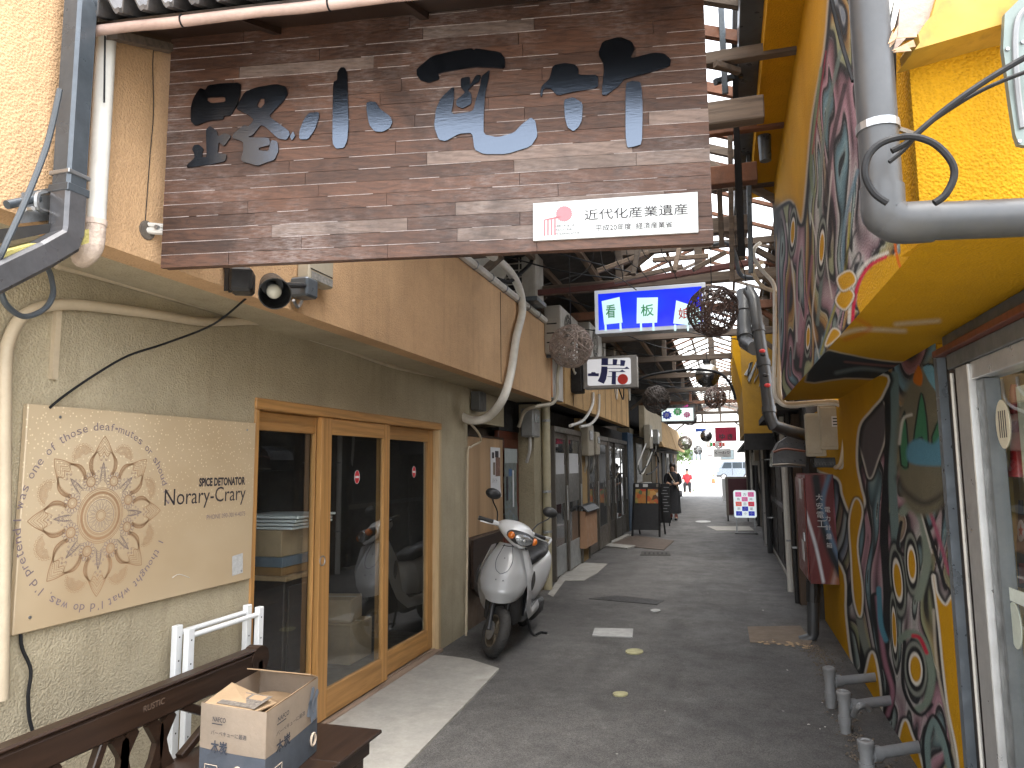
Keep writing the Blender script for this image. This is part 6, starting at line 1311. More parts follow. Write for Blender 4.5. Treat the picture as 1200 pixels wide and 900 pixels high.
for k in range(3): part('rating_mark', MB().box((a.x+.008, a.y-.002, a.z+.012+.024*k), (a.x+.07-.01*k, a.y-.0011, a.z+.022+.024*k)), m_ink, eb)
b = MB(); b.tube([P(952+i*.9, 538+8*(i % 2), y=6.45+.004*i) for i in range(42)], .016, 6, smooth=2); solo('ribbed_hose', b, m_black, 'coiled black ribbed hose below the switch boxes', 'hose', None, True)
hd_ = thing('painted_hood', 'dark spray painted vent hood left of the switch boxes', 'vent hood', P(925, 545, y=8)); 
b = MB(); hp = [P(*q, y=7.6) for q in ((905, 547), (906, 532), (913, 518), (924, 511), (944, 515), (944, 548))]; b.prism(hp, (0, .5, 0)); part('shell', b, M('sprayed_black_steel', (.035, .035, .04), .35, .2, var=.5, vs=6), hd_)
b = MB(); b.tube([P(*q, y=7.595) for q in ((906, 530), (920, 526), (944, 529))], .012, 5, smooth=4); part('spray_line', b, M('spray_rust', (.16, .06, .04), .6), hd_)
b = MB(); b.tube([P(*q, y=7.595) for q in ((905, 545), (925, 544), (944, 546))], .012, 5, smooth=4); part('spray_line', b, m_alu, hd_)
# spray painted red steel cabinet on the wall
yf = 6.72; a, c_ = P(950, 684, y=yf), P(984, 556, y=yf); yk = P(936, 620, x=a.x).y
rc = thing('red_cabinet', 'dark red spray painted steel cabinet hung on the wall past the mural', 'cabinet', (a.x+.1, yf+.2, a.z))
def paint_cab(U, V, co):
    C = np.tile(np.array((.17, .03, .03)), (len(U), 1)).astype(float); C += (swirl(U, V, 60, 160, .5, 3)-C)*.35
    stroke(C, U, V, [(956, 560), (962, 600), (972, 640), (985, 672)], 5, BLK, 5); stroke(C, U, V, [(972, 556), (964, 590), (972, 625), (984, 655)], 2.5, (.10, .16, .24), 4)
    stroke(C, U, V, [(944, 600), (956, 640), (965, 682)], 1.6, (.55, .56, .6), 2.5); stroke(C, U, V, [(984, 560), (980, 600), (986, 640)], 2, (.3, .12, .18), 4)
    return C
me = paint_grid(lambda u, v: np.stack([a.x+(XR-.003-a.x)*u, np.full(u.shape, yf), a.z+(c_.z-a.z)*v], 1), 60, 90, paint_cab); part('front', me, vcol('sprayed_red_steel', .4, .1, 40, .15), rc)
part('body', MB().box((a.x+.001, yf+.002, a.z), (XR-.003, yk, c_.z), .004), M('dark_red_steel', (.16, .035, .032), .4, .3, var=.3, vs=5, dirt=.3), rc)
dn = part('door', MB().box((a.x-.012, yf+.03, a.z+.02), (a.x, yk-.03, c_.z-.03), .004), M('dark_red_steel_door', (.18, .04, .035), .4, .3, var=.3), rc)
part('handle', MB().box((a.x-.03, yf+.1, (a.z+c_.z)/2-.12), (a.x-.012, yf+.14, (a.z+c_.z)/2-.04), .004), m_steel, dn)
for z_ in (.15, .7): part('notice', MB().box((a.x-.0135, yf+.25, a.z+z_), (a.x-.0121, yf+.45, a.z+z_+.18)), m_paper, dn)
for k, (s_, u) in enumerate((('大安電工', .34), ('電力計量箱', .62))):
    for j, c2 in enumerate(s_): text(c2, Vector((a.x+(XR-a.x)*u, yf-.0005, c_.z-.22-.075*j-.1*k)), X3, Z3, M('silver_stencil', (.42, .40, .40), .5), rc, h=.055 if k == 0 else .045)
p0 = P(955, 690, y=7.0); b = MB(); b.tube([P(953, 685, y=7.0), P(953, 742, y=7.0), P(951, 748, y=7.0), P(938, 752, y=7.0)], .05, 12); solo('cabinet_drain', b, m_pvc, 'grey pipe with a bent foot below the red cabinet', 'pipe', None, True)
b = MB(); b.tube([P(953, 680, y=7.0), P(953, 705, y=7.0)], .058, 12); solo('pipe_sleeve', b, m_black, 'black sleeve on the pipe below the red cabinet', 'pipe')
# ------------------------------------------------------------------ hanging signs
def lightbox(name, lab, c0, c1, dep, m_case, m_face, border):
    """sign box facing the street: c0 lower left, c1 upper right on the plane of its face"""
    t_ = thing(name, lab, 'sign', (c0+c1)/2); y = c0.y
    part('case', MB().box((c0.x, y+.012, c0.z), (c1.x, y+dep, c1.z), .006), m_case, t_)
    part('frame', MB().box((c0.x-.004, y, c0.z-.004), (c1.x+.004, y+.011, c1.z+.004), .003), m_case if border is None else border, t_)
    return t_
def face(t_, a, c_, mat, r=.0, y=None, name='face'):
    w, h = c_.x-a.x, c_.z-a.z
    if r: pts = [(a.x+r+(w-2*r)*i+r*math.cos(q), a.z+r+(h-2*r)*j+r*math.sin(q)) for i, j, q0 in ((1, 1, 0), (0, 1, math.pi/2), (0, 0, math.pi), (1, 0, 1.5*math.pi)) for q in [q0+k*math.pi/12 for k in range(7)]]
    else: pts = [(a.x, a.z), (c_.x, a.z), (c_.x, c_.z), (a.x, c_.z)]
    return part(name, MB().prism([(x, y, z) for x, z in pts], (0, -.002, 0)), mat, t_)
yS = 7.0
c0, c1 = P(698, 391, y=yS), P(826, 331.5, y=yS); c1.z = (c1.z+P(697, 341, y=yS).z)/2
bs = lightbox('blue_sign', 'lit blue signboard with three small easels and green and red kanji', c0, c1, .22, M('sign_case_grey', (.40, .41, .42), .4, .4), None, lit('sign_border_white', (.65, .70, .78), .03))
m_bl, t, bb = newmat('lit_blue_face'); c_ = ramp(t, noise(t, coords(t), 1.6, 2), [(.35, (.004, .012, .60)), (.7, (.006, .045, .72))]); t.links.new(c_, bb.inputs['Base Color']); t.links.new(c_, bb.inputs['Emission Color']); bb.inputs['Emission Strength'].default_value = .16; bb.inputs['Roughness'].default_value = .25
fa, fc2 = Vector((c0.x+.033, yS, c0.z+.033)), Vector((c1.x-.033, yS, c1.z-.033)); face(bs, fa, fc2, m_bl, 0, yS-.0005)
m_cyw = lit('easel_white', (.55, .80, .82), .12)
def sp_(px, py, d): return P(px, py, y=yS-d)
for pts, legs, ch_, mm, q0, q1 in (([(705, 353), (726, 348), (729.5, 378), (708, 380.5)], ((709.5, 381), (727, 379)), '看', m_green, (710, 373), (721, 356.5)), ([(746.5, 349), (771, 348.5), (770, 378), (746, 379)], ((751, 379), (765.5, 378.5)), '板', m_green, (751, 371), (766, 356)), ([(792.5, 352), (820, 361), (822, 376), (815, 382), (789, 379)], ((791, 381), (806, 382)), '娘', m_redp, (795, 374), (809, 360))):
    part('easel_print', MB().prism([sp_(*q, .003) for q in pts], (0, -.001, 0)), m_cyw, bs)
    for lx_, ly in legs: part('easel_leg', MB().prism([sp_(lx_-1, ly-.5, .003), sp_(lx_+1.2, ly-.5, .003), sp_(lx_+1.6, 387.5, .003), sp_(lx_-.8, 387.8, .003)], (0, -.001, 0)), m_cyw, bs)
    a = sp_(*q0, .0045); c_ = sp_(*q1, .0045); text(ch_, a, X3, Z3, mm, bs, w=c_.x-a.x, h=c_.z-a.z, ext=.0005, bold=.012)
b = MB(); b.tube([P(612, 345, y=yS+.28), P(700, 337, y=yS+.28), P(890, 306, y=yS+.28)], .03, prof=sqb); solo('sign_beam', b, M('red_brown_steel', (.10, .035, .03), .5, .2, var=.3, vs=4), 'dark red steel bar crossing the lane just behind the blue sign', 'beam')
# kanji sign on its grey case
yK = 9.5; c0, c1 = P(684, 455.5, y=yK), P(745.5, 416, y=yK)
ks = lightbox('kanji_sign', 'white sign with a navy 岸 character and red disc on the left panels', c0, c1, .20, M('grey_sign_case', (.30, .285, .27), .4, .3, var=.1, dirt=.3), None, None)
face(ks, Vector((c0.x+.055, 0, c0.z+.035)), Vector((c1.x-.075, 0, c1.z-.03)), lit('kanji_face', (.62, .62, .64), .10), .03, yK-.001)
def kp(zx, zy, d=.004): return P(680+zx/15, 405+zy/15, y=yK-d)
for q in ([(135, 490), (190, 487), (200, 465), (265, 467), (272, 487), (328, 487), (325, 540), (135, 535)], [(375, 222), (490, 222), (488, 330), (705, 332), (705, 250), (795, 262), (775, 358), (700, 355), (700, 345), (488, 346), (370, 346)], [(570, 235), (655, 243), (640, 332), (570, 330)],
          [(372, 365), (478, 368), (478, 395), (775, 396), (820, 368), (868, 410), (480, 406), (478, 470), (455, 590), (415, 672), (305, 625), (340, 560), (365, 460)], [(500, 450), (690, 452), (740, 422), (800, 465), (630, 465), (625, 685), (548, 680), (555, 553), (475, 548), (475, 540), (556, 542), (557, 465), (500, 462)], [(630, 543), (660, 545), (660, 553), (630, 551)]):
    part('kanji_print', poly_mesh([[(p.x, p.z) for p in [kp(*w) for w in q]]], .001, lambda x, z, d: Vector((x, yK-.0045-d, z))), m_blue, ks)
rc_ = kp(747, 590, .006); rr_ = abs(kp(840, 590).x-rc_.x)
part('red_disc', MB().prism([rc_+Vector((math.cos(q)*rr_, 0, math.sin(q)*rr_)) for q in [i*math.pi/16 for i in range(32)]], (0, -.001, 0)), M('red_disc_print', (.62, .035, .02), .4), ks)
part('bracket', MB().box((XP, yK+.05, c0.z+.1), (c0.x, yK+.1, c1.z-.05)), m_gutter, ks)
part('side_box', MB().box((XP+.0, yK-.05, c0.z-.05), (c0.x-.02, yK+.2, c1.z-.1), .01), m_dark, ks)
# white sign with coloured bursts farther down
yG = 16.0; c0, c1 = P(775, 494.5, y=yG), P(813, 477, y=yG)
gs = lightbox('burst_sign', 'white lit sign with blue and green starbursts farther down the lane', c0, c1, .2, m_gutter, None, None)
face(gs, c0+Vector((.015, 0, .015)), c1-Vector((.015, 0, .015)), lit('burst_face', (.66, .78, .76), .14), 0, yG-.001)
for px, py, mm, s_, R in ((781.5, 486.5, m_blue, '赤', .10), (794, 482.5, m_green, '青', .09), (805, 486, M('pink_print', (.65, .08, .3), .5), '花', .07)):
    c_ = P(px, py, y=yG-.004); mm2 = M('burst_blue', (.03, .06, .50), .5) if mm is m_blue else (M('burst_green', (.03, .42, .10), .5) if mm is m_green else mm)
    part('burst_print', MB().prism([c_+Vector((math.cos(i*math.pi/9)*R*(1.15 if i % 2 else .85), 0, math.sin(i*math.pi/9)*R*(1 if i % 2 else .75))) for i in range(18)], (0, -.001, 0)), mm2, gs)
    text(s_, c_+Vector((-.05, -.003, -.045)), X3, Z3, m_whitec, gs, w=.10, h=.09)
yR = 20.0; c0, c1 = P(838.5, 517, y=yR), P(862.5, 500.5, y=yR)
rs = lightbox('red_sign', 'dark red sign with black hiragana hanging far down the right side', c0, c1, .16, M('dark_red_case', (.20, .012, .03), .4), None, None)
face(rs, c0+Vector((.01, 0, .01)), c1-Vector((.01, 0, .01)), lit('dark_red_face', (.25, .006, .03), .03), 0, yR-.001)
text('ゆ', P(843, 515, y=yR-.004), X3, Z3, m_ink, rs, w=.15, h=.15, bold=.03); text('き', P(852.5, 515, y=yR-.004), X3, Z3, m_ink, rs, w=.14, h=.15, bold=.03)
text('スナック', P(844, 506.5, y=yR-.004), X3, Z3, m_ink, rs, w=.24, h=.05)
yW = 30.0; c0, c1 = P(836.7, 535.6, y=yW), P(856, 526, y=yW)
ws = lightbox('white_sign', 'small white hanging sign with black brush writing near the bright lane end', c0, c1, .12, M('white_case', (.55, .55, .54), .5), None, None)
text('く一わり', P(838, 532.4, y=yW-.004), X3, Z3, m_ink, ws, w=.55, h=.13, bold=.02); text('ラーメン', P(848, 535, y=yW-.004), X3, Z3, m_ink, ws, w=.2, h=.04)
# standing signs
yA = P(755, 629, z=0).y; a0, a1 = P(741, 629, y=yA), P(773, 629, y=yA); zt = P(757, 568, y=yA).z
ms = thing('menu_stand', 'black folding menu stand with two food photo sheets on the left', 'menu stand', ((a0.x+a1.x)/2, yA, 0))
lean = Vector((0, .12, 0))
def ab(u, z, d=0): return Vector((a0.x+(a1.x-a0.x)*u+.03*(z/zt), yA-.0+.20*(z/zt)-d, z))
part('leg', MB().tube([ab(0, 0), ab(0.03, zt)], .022, 4), m_black, ms); part('leg', MB().tube([ab(1, 0), ab(.97, zt)], .022, 4), m_black, ms)
part('board', MB().prism([ab(.02, .14), ab(.98, .14), ab(.97, zt-.02), ab(.03, zt-.02)], (0, .02, 0)), M('blackboard', (.014, .014, .016), .55, var=.3, vs=5), ms)
part('top_bar', MB().prism([ab(-.02, zt-.05, .01), ab(1.02, zt-.05, .01), ab(1.0, zt+.03, .01), ab(0, zt+.03, .01)], (0, .05, 0)), m_black, ms)
for u in (0.02, .98): part('rear_leg', MB().tube([ab(u, zt-.05)+Vector((0, .03, 0)), Vector((a0.x+(a1.x-a0.x)*u+.08, yA+.62, 0))], .018, 4), m_black, ms)
m_food, t, bb = newmat('food_photo'); vo = mk(t, 'TexVoronoi'); vo.inputs['Scale'].default_value = 11; t.links.new(coords(t), vo.inputs['Vector']); c_ = ramp(t, vo.outputs['Color'], [(.15, (.05, .02, .015)), (.35, (.45, .20, .04)), (.55, (.45, .03, .02)), (.7, (.55, .38, .10)), (.85, (.06, .12, .03)), (.95, (.6, .55, .45))]); t.links.new(c_, bb.inputs['Base Color']); bb.inputs['Roughness'].default_value = .4
zA = P(750, 590, y=yA).z
for u0, u1 in ((.08, .48), (.53, .93)): part('menu_sheet', MB().prism([ab(u0, zA, .012), ab(u1, zA, .012), ab(u1-.01, zt-.10, .012), ab(u0+.01, zt-.10, .012)], (0, .006, 0)), m_food, ms)
for u0, u1, c2 in ((.08, .2, m_paper), (.36, .54, m_paper), (.85, .93, m_alu)): part('label', MB().prism([ab(u0, zt-.055, .013), ab(u1, zt-.055, .013), ab(u1, zt+.01, .013), ab(u0, zt+.01, .013)], (0, .003, 0)), c2, ms)
yB = 18.6; b0, b1 = P(775, 606, y=yB), P(786, 606, y=yB)
cbd = thing('chalkboard', 'black chalkboard with white scribbles standing behind the menu stand', 'chalkboard', (b0.x, yB, 0))
part('board', MB().box((b0.x-.1, yB, .08), (b1.x, yB+.03, P(780, 567, y=yB).z), .006), m_black, cbd)
for k in range(9): z = .35+k*.075; part('chalk_line', MB().box((b0.x+.02+.03*(k % 3), yB-.0025, z), (b1.x-.02-.03*((k+1) % 3), yB-.0005, z+.02)), M('chalk', (.30, .31, .32), .9, var=.5, vs=50), cbd)
for x in (b0.x-.05, b1.x-.05): part('leg', MB().box((x, yB, 0), (x+.03, yB+.03, .079)), m_black, cbd)
yC = P(861, 625, z=0).y; c0, c1 = P(860.5, 606.5, y=yC), P(885.5, 574.5, y=yC)
cs_ = thing('grid_sign', 'white rounded standing sign with a pink red and blue tile grid', 'standing sign', (P(861, 625, z=0).x, yC, 0))
face(cs_, c0, c1, lit('grid_sign_face', (.70, .78, .80), .12), .05, yC, 'panel')
part('back', MB().box((c0.x+.02, yC+.003, c0.z+.02), (c1.x-.02, yC+.10, c1.z-.02), .01), m_alub, cs_)
part('post', MB().box((c0.x+.03, yC+.02, 0.02), (c0.x+.06, yC+.05, c0.z+.021)), m_steel, cs_); part('post', MB().box((c1.x-.06, yC+.02, 0.02), (c1.x-.03, yC+.05, c0.z+.021)), m_steel, cs_); part('foot', MB().box((c0.x, yC-.15, 0), (c1.x, yC+.2, .02), .004), m_black, cs_)
cols_ = [[(.62, .10, .30), None, (.62, .10, .30)], [None, (.60, .14, .33), None], [(.62, .10, .08), None, (.55, .02, .06)], [None, (.015, .03, .38), None], [(.015, .03, .38), None, (.015, .03, .42)]]
mcols = {}
sw, sh_ = (c1.x-c0.x-.08)/3, (c1.z-c0.z-.08)/5
kan = ['肉', 'カ', '酒', '魚', '串', '丼', '鍋', '皿', '飯', '茶', '寿', '菓', '大', '小', '中']
for r_ in range(5):
    for k in range(3):
        x0, z0 = c0.x+.04+k*sw, c1.z-.04-(r_+1)*sh_; cc = cols_[r_][k]
        if cc:
            mm = mcols.setdefault(cc, lit('tile_%d' % len(mcols), cc, .12)); part('tile_print', MB().box((x0+.003, yC-.0045, z0+.003), (x0+sw-.003, yC-.0025, z0+sh_-.003)), mm, cs_)
        text(kan[r_*3+k], Vector((x0+sw*.24, yC-.005, z0+sh_*.22)), X3, Z3, m_whitec if cc else m_graph, cs_, w=sw*.52, h=sh_*.56, ext=.0005)
yM = P(866, 611, z=0).y; c0, c1 = P(851.5, 604, y=yM), P(876, 558.5, y=yM)
ma_ = thing('maroon_stand', 'maroon standing board with a grey rim behind the tile grid sign', 'standing sign', ((c0.x+c1.x)/2, yM, 0))
part('rim', MB().box((c0.x, yM, c0.z), (c1.x, yM+.04, c1.z), .006), m_alu, ma_); part('panel', MB().box((c0.x+.07, yM-.006, c0.z+.03), (c1.x-.035, yM-.0005, c1.z-.05), .002), M('maroon_face', (.055, .006, .012), .4), ma_)
part('white_edge', MB().box((c0.x-.09, yM+.01, .55), (c0.x-.001, yM+.35, c1.z-.05), .01), m_whitec, ma_)
for x in (c0.x+.02, c1.x-.05): part('leg', MB().box((x, yM+.005, 0), (x+.035, yM+.035, c0.z-.001)), m_black, ma_)
ORD = ('first', 'second', 'third', 'fourth', 'fifth', 'sixth', 'seventh', 'eighth', 'ninth', 'tenth', 'eleventh', 'twelfth', 'thirteenth', 'fourteenth', 'fifteenth', 'sixteenth')
# ------------------------------------------------------------------ arcade roof: weathered trusses, rafters and pale sheets
m_sheet, t, bb = newmat('translucent_roof_sheet'); t.nodes.remove(bb)
o_ = t.nodes['Material Output']; tl = mk(t, 'BsdfTranslucent'); df = mk(t, 'BsdfDiffuse'); tr = mk(t, 'BsdfTransparent')
c_ = ramp(t, noise(t, coords(t, (1, 2, 1)), 2.0, 6, .7), [(.3, (.55, .50, .42)), (.7, (.85, .83, .78))])
for n_ in (tl, df): t.links.new(c_, n_.inputs[0])
tr.inputs[0].default_value = (.9, .9, .88, 1)
a1_ = mk(t, 'MixShader'); a1_.inputs[0].default_value = .8; t.links.new(df.outputs[0], a1_.inputs[1]); t.links.new(tl.outputs[0], a1_.inputs[2])
a2_ = mk(t, 'MixShader'); a2_.inputs[0].default_value = .82; t.links.new(a1_.outputs[0], a2_.inputs[1]); t.links.new(tr.outputs[0], a2_.inputs[2]); t.links.new(a2_.outputs[0], o_.inputs[0])
m_droof = M('dark_roof_sheet', (.035, .032, .030), .8, var=.3, vs=3, dirt=.4)
rf = thing('arcade_roof', 'old lane roof of rusty rafters and pale translucent sheets over the alley', 'roof', (-.2, 19, 4.0))
SX0, SX1, SXM, SZE, SZR = -1.0, .62, -.2, 3.98, 4.30
RY0, RY1 = 3.0, 35.2
r3 = random.Random(11)
def slope(x): return SZE+(SZR-SZE)*(1-abs(x-SXM)/(SX1-SXM if x > SXM else SXM-SX0))
y = RY0
while y < RY1:
    for s in (-1, 1):
        if r3.random() < .3: continue
        xe = SX0 if s < 0 else SX1; nv = 6
        b = MB(); h_ = r3.uniform(.03, .05)
        b.grid(lambda u, v: Vector((SXM+(xe-SXM)*u, y+1.08*v, slope(SXM+(xe-SXM)*u)+h_+.012*math.sin(v*math.pi*12))), 1, 24)
        part('roof_sheet', b, m_sheet, rf)
    y += 1.05
y = RY0+.2
while y < RY1:
    for s in (-1, 1):
        xe = SX0-.12 if s < 0 else SX1+.12
        b = MB(); zz_ = slope(SXM)-.05; ze_ = SZE-.09
        rh_ = .07 if y < 6.8 else .035; b.prism([(SXM, y, zz_), (SXM, y, zz_-rh_), (xe, y, ze_-rh_), (xe, y, ze_)], (0, .045, 0)); part('rafter', b, m_rust if r3.random() < .55 else m_gwood, rf)
    y += .34 if y < 6.8 else .66
for x in (SX0+.05, -.6, SXM, .2, SX1-.05):
    b = MB(); z = slope(x); b.box((x-.018, RY0, z-.03), (x+.018, RY1, z-.0)); part('purlin', b, m_gwood_y, rf)
# dark side roofs
for k in range(12):
    y0 = RY0+k*2.7
    b = MB(); b.prism([(SX0+.02, y0, SZE+.02), (-2.95, y0, 3.55), (-2.95, y0, 3.60), (SX0+.02, y0, SZE+.07)], (0, 2.68, 0)); part('side_roof', b, m_droof, rf)
    if y0 > 5.6: b = MB(); b.prism([(SX1-.02, y0, SZE+.02), (1.6, y0, 3.62), (1.6, y0, 3.67), (SX1-.02, y0, SZE+.07)], (0, 2.68, 0)); part('side_roof', b, m_droof, rf)
b = MB(); b.box((SX1-.02, RY0, SZE+.02), (.95, 6.2, SZE+.07)); part('side_roof', b, m_droof, rf)
for x in (-1.45, -1.9, -2.35): b = MB(); z = 3.55+(x+2.95)*.22; b.box((x-.03, RY0, z-.06), (x+.03, RY1, z+.0)); part('purlin', b, m_gwood_y, rf)
def truss(y, zc, mat, lab, full=True):
    t_ = thing('roof_truss', lab, 'truss', (-.5, y, zc), 'timber trusses across the lane')
    x0, x1 = -2.62, (1.0 if y > 6.3 else .27)
    part('tie_beam', MB().box((x0, y-.045, zc), (x1, y+.045, zc+(.13 if y < 7 else .10)), .006), mat, t_)
    for x in (SX0-.02, -.2, SX1+.0): part('post', MB().box((x-.04, y-.035, zc+(.131 if y < 7 else .101)), (x+.04, y+.035, min(slope(max(SX0, min(SX1, x)))-.02, 4.2)), .005), mat, t_)
    if y < 9.5: part('collar', MB().box((SX0-.02, y-.03, zc+.36), (SX1, y+.03, zc+.43), .004), mat, t_)
    if full:
        for s, xa_, xb_ in ((1, SX0-.02, -.25), (-1, SX1, -.15)) if y < 8 else (): part('brace', MB().tube([(xa_, y+.05, zc+.14), (xb_, y+.05, zc+.70)], .03, prof=sqb), mat, t_)
        part('knee_brace', MB().tube([(-2.4, y+.04, zc-.42), (-1.85, y+.04, zc+.01)], .032, prof=sqb), mat, t_)
        if y > 6.3: part('knee_brace', MB().tube([(.95, y+.04, zc-.42), (.45, y+.04, zc+.01)], .032, prof=sqb), mat, t_)
ty_ = [3.95, 4.85, 5.9, 7.5, 9.0, 10.8, 13.2, 15.8, 19, 23, 28, 34.5]
ords = ['first', 'second', 'third', 'fourth', 'fifth', 'sixth', 'seventh', 'eighth', 'ninth', 'tenth', 'eleventh', 'last']
for i, y in enumerate(ty_):
    truss(y, 3.40, m_rust if i in (1, 4, 9, 13) else m_gwood, ords[i]+(' rusty' if i in (1, 4, 9, 13) else ' grey timber')+' roof truss from the lane mouth', i > 1)
gt = thing('roof_gutter', 'dark box gutter with a funnel running along the top of the yellow building', 'gutter', (.27, 5, 3.95))
b = MB(); b.box((.16, 3.2, 3.92), (.30, 9.5, 4.08), .004); part('trough', b, m_gutter, gt)
fp = P(892, 88, y=5.0); b = MB(); b.rings([[fp+Vector((x*w, yy*w, z)) for x, yy in sq] for z, w in ((.05, .085), (.0, .085), (-.03, .08), (-.12, .05))]); part('funnel', b, M('dark_grey_funnel', (.06, .06, .065), .4, dirt=.3), gt)
b = MB(); b.tube([fp-Z3*.10, fp-Z3*.45, fp-Z3*.62], lambda u: .05-.012*u, 12); part('spout', b, m_gutter, gt, True)
for k in range(6): b = MB(); b.tube([fp-Z3*(.14+.06*k), fp-Z3*(.15+.06*k)], .053-.0016*k, 12); part('spout_ring', b, m_gutter, gt, True)
# sagging cables under the roof
r4 = random.Random(5)
for k in range(16):
    y0 = 3.6+k*1.35; x0 = r4.uniform(-2.5, -1.3); x1 = r4.uniform(-.4, .4); z0, z1 = r4.uniform(3.3, 3.7), r4.uniform(3.3, 3.8)
    L_ = r4.uniform(1.5, 4); sag = r4.uniform(.08, .3)
    pts = [Vector((x0+(x1-x0)*u, y0+L_*u, z0+(z1-z0)*u-sag*4*u*(1-u))) for u in (0, .2, .4, .6, .8, 1)]
    cable('sagging_cable', pts, .008, m_rubber, ORD[k]+' thin black cable sagging under the roof, counted from the lane mouth', 'cable', 4, 5, 'black cables sagging under the roof')
for k in range(9):
    px0, py0, dx_w, dy_w = ((695, 300, -25, 30), (706, 310, 40, 30), (720, 296, 10, 34), (735, 300, 25, 28), (752, 292, 30, 30), (775, 293, 18, 34), (858, 60, 2, 110), (863, 290, 12, 50), (869, 200, -3, 90))[k]
    yk_ = 4.6+.2*k; a = P(px0, py0, y=yk_); c_ = P(px0+dx_w, py0+dy_w, y=yk_)
    cable('dangling_wire', [a+Z3*.35, a, (a+c_)/2+Vector((.02, 0, -.02)), c_], .0035, m_rubber, ORD[k]+' very thin wire dangling among the timbers, counted from the left', 'wire', 4, 4, 'thin wires dangling among the timbers')
bn_ = thing('cable_bundle', 'bundle of black cables running up beside the right end of the wooden board', 'cables', P(862, 290, y=4.6))
for k in range(5):
    part('strand', MB().tube([P(866+k*1.5, 300, y=4.7), P(862+k*1.6, 200, y=4.5), P(860+k, 120, y=4.4), P(859+k*2, 40, y=4.3), P(860+k*2, -30, y=4.3)], .007, 6, smooth=4), m_rubber, bn_, True)
for k, (q0, q1, y_) in enumerate((((838, 96), (868, 88), 4.3), ((838, 75), (866, 84), 3.9), ((845, 10), (850, 110), 4.2), ((855, 120), (858, 330), 5.2), ((876, 130), (880, 320), 5.6), ((842, 200), (846, 290), 5.0))):
    solo('roof_batten', MB().tube([P(*q0, y=y_), P(*q1, y=y_+.1)], .018, prof=sqb), m_gwood if k % 2 else m_gutter, ('first', 'second', 'third', 'fourth', 'fifth', 'sixth')[k]+' loose batten among the timbers right of the wooden board', 'batten', 'loose battens right of the wooden board')
for k, (q0, q1, y_) in enumerate((((700, 318), (760, 296), 6.6), ((742, 322), (748, 290), 6.4), ((790, 318), (796, 292), 6.5), ((812, 316), (850, 296), 6.6), ((765, 305), (830, 300), 6.7), ((720, 330), (800, 312), 6.9))):
    solo('roof_batten', MB().tube([P(*q0, y=y_), P(*q1, y=y_+.1)], .022, prof=sqb), m_gwood if k % 2 else m_gwood_y, ('first', 'second', 'third', 'fourth', 'fifth', 'sixth')[k]+' old batten crossing above the blue sign', 'batten', 'old battens above the blue sign')
# left ledge cables
cable('black_hose', [P(628, 292, x=XP+.10), P(622, 308, x=XP+.07), P(608, 322, x=XP+.06), P(596, 330, x=XP+.05), P(583, 327, x=XP+.02)], .02, m_rubber, 'short black hose bending over the coping beside the white hose', 'hose')
r5 = random.Random(8)
for k in range(7):
    y0 = 8.6+k*.95
    pts = [Vector((XP+.02, y0, 3.25)), Vector((XP+.07+r5.uniform(0, .05), y0+.3, 3.1+r5.uniform(-.2, .1))), Vector((XP+.07, y0+.8, 3.0+r5.uniform(-.3, .2))), Vector((XP+.03, y0+1.2, 3.2))]
    cable('ledge_cable', pts, .014, m_rubber if k % 2 else m_white, ORD[k]+(' black' if k % 2 else ' white')+' cable drooping over the left ledge, counted from the street', 'cable', 5, 6, 'cables drooping over the left ledge')
for k, q in enumerate((((757, 520), (752, 533), (748, 545), (752, 556), (758, 545), (764, 530)), ((750, 555), (756, 548), (762, 540), (765, 525)), ((768, 530), (772, 542), (766, 552), (758, 556)))):
    cable('tangled_cable', [P(*p, x=XP+.05) for p in q], .018, m_white if k == 0 else m_rubber, ('white cable looping below the cream panel', 'lower black cable tangled below the cream panel', 'right black cable tangled below the cream panel')[k], 'cable', 5, 6, 'tangled cables below the cream panel')
# big thin arching pipe over the lane at the blue sign's level
cable('arched_conduit', [P(835, 287, y=6.4), P(852, 285, y=6.4), P(861, 298, y=6.4), P(866, 318, y=6.4), P(872, 324, y=6.4), P(886, 326, y=6.3)], .018, m_greycab, 'grey conduit arching down beside the upper right end of the blue sign', 'conduit')
cable('arched_conduit', [P(744, 452, y=10), P(752, 443, y=10), P(775, 437, y=10), P(815, 433, y=10), P(842, 437, y=10), P(856, 450, y=10), P(862, 468, y=10)], .018, m_rubber, 'dark conduit arching over the lane behind the silver globe', 'conduit')
# ------------------------------------------------------------------ hanging wicker balls
def wicker(seed, n=62, r=.205):
    rr = random.Random(seed); b_ = MB()
    for i in range(n):
        ax = Vector((rr.gauss(0, 1), rr.gauss(0, 1), rr.gauss(0, 1))).normalized(); off = rr.uniform(-.6, .6)*r; R = math.sqrt(r*r-off*off)*rr.uniform(.97, 1.01)
        u = ax.orthogonal().normalized(); w = ax.cross(u); ph, am = rr.uniform(0, 6.28), rr.uniform(.0, .03)
        a0 = rr.uniform(0, 6.28); ln = rr.uniform(3.5, 6.28); m_ = 22
        pts = [ax*(off+am*math.sin(3*q+ph))+(u*math.cos(q)+w*math.sin(q))*R for q in [a0+ln*j/m_ for j in range(m_+1)]]
        b_.tube(pts, rr.uniform(.0032, .0056), 4)
    return b_.mesh('wicker', True)
wk = [wicker(1), wicker(2), wicker(3, 52)]
m_wick = [M('pale_wicker', (.30, .235, .20), .6, var=.35, vs=16, dirt=.4, dirtcol=(.06, .04, .03)), M('brown_wicker', (.10, .06, .048), .5, var=.35, vs=16), M('dark_wicker', (.055, .042, .035), .55, var=.35, vs=16)]
used = {}
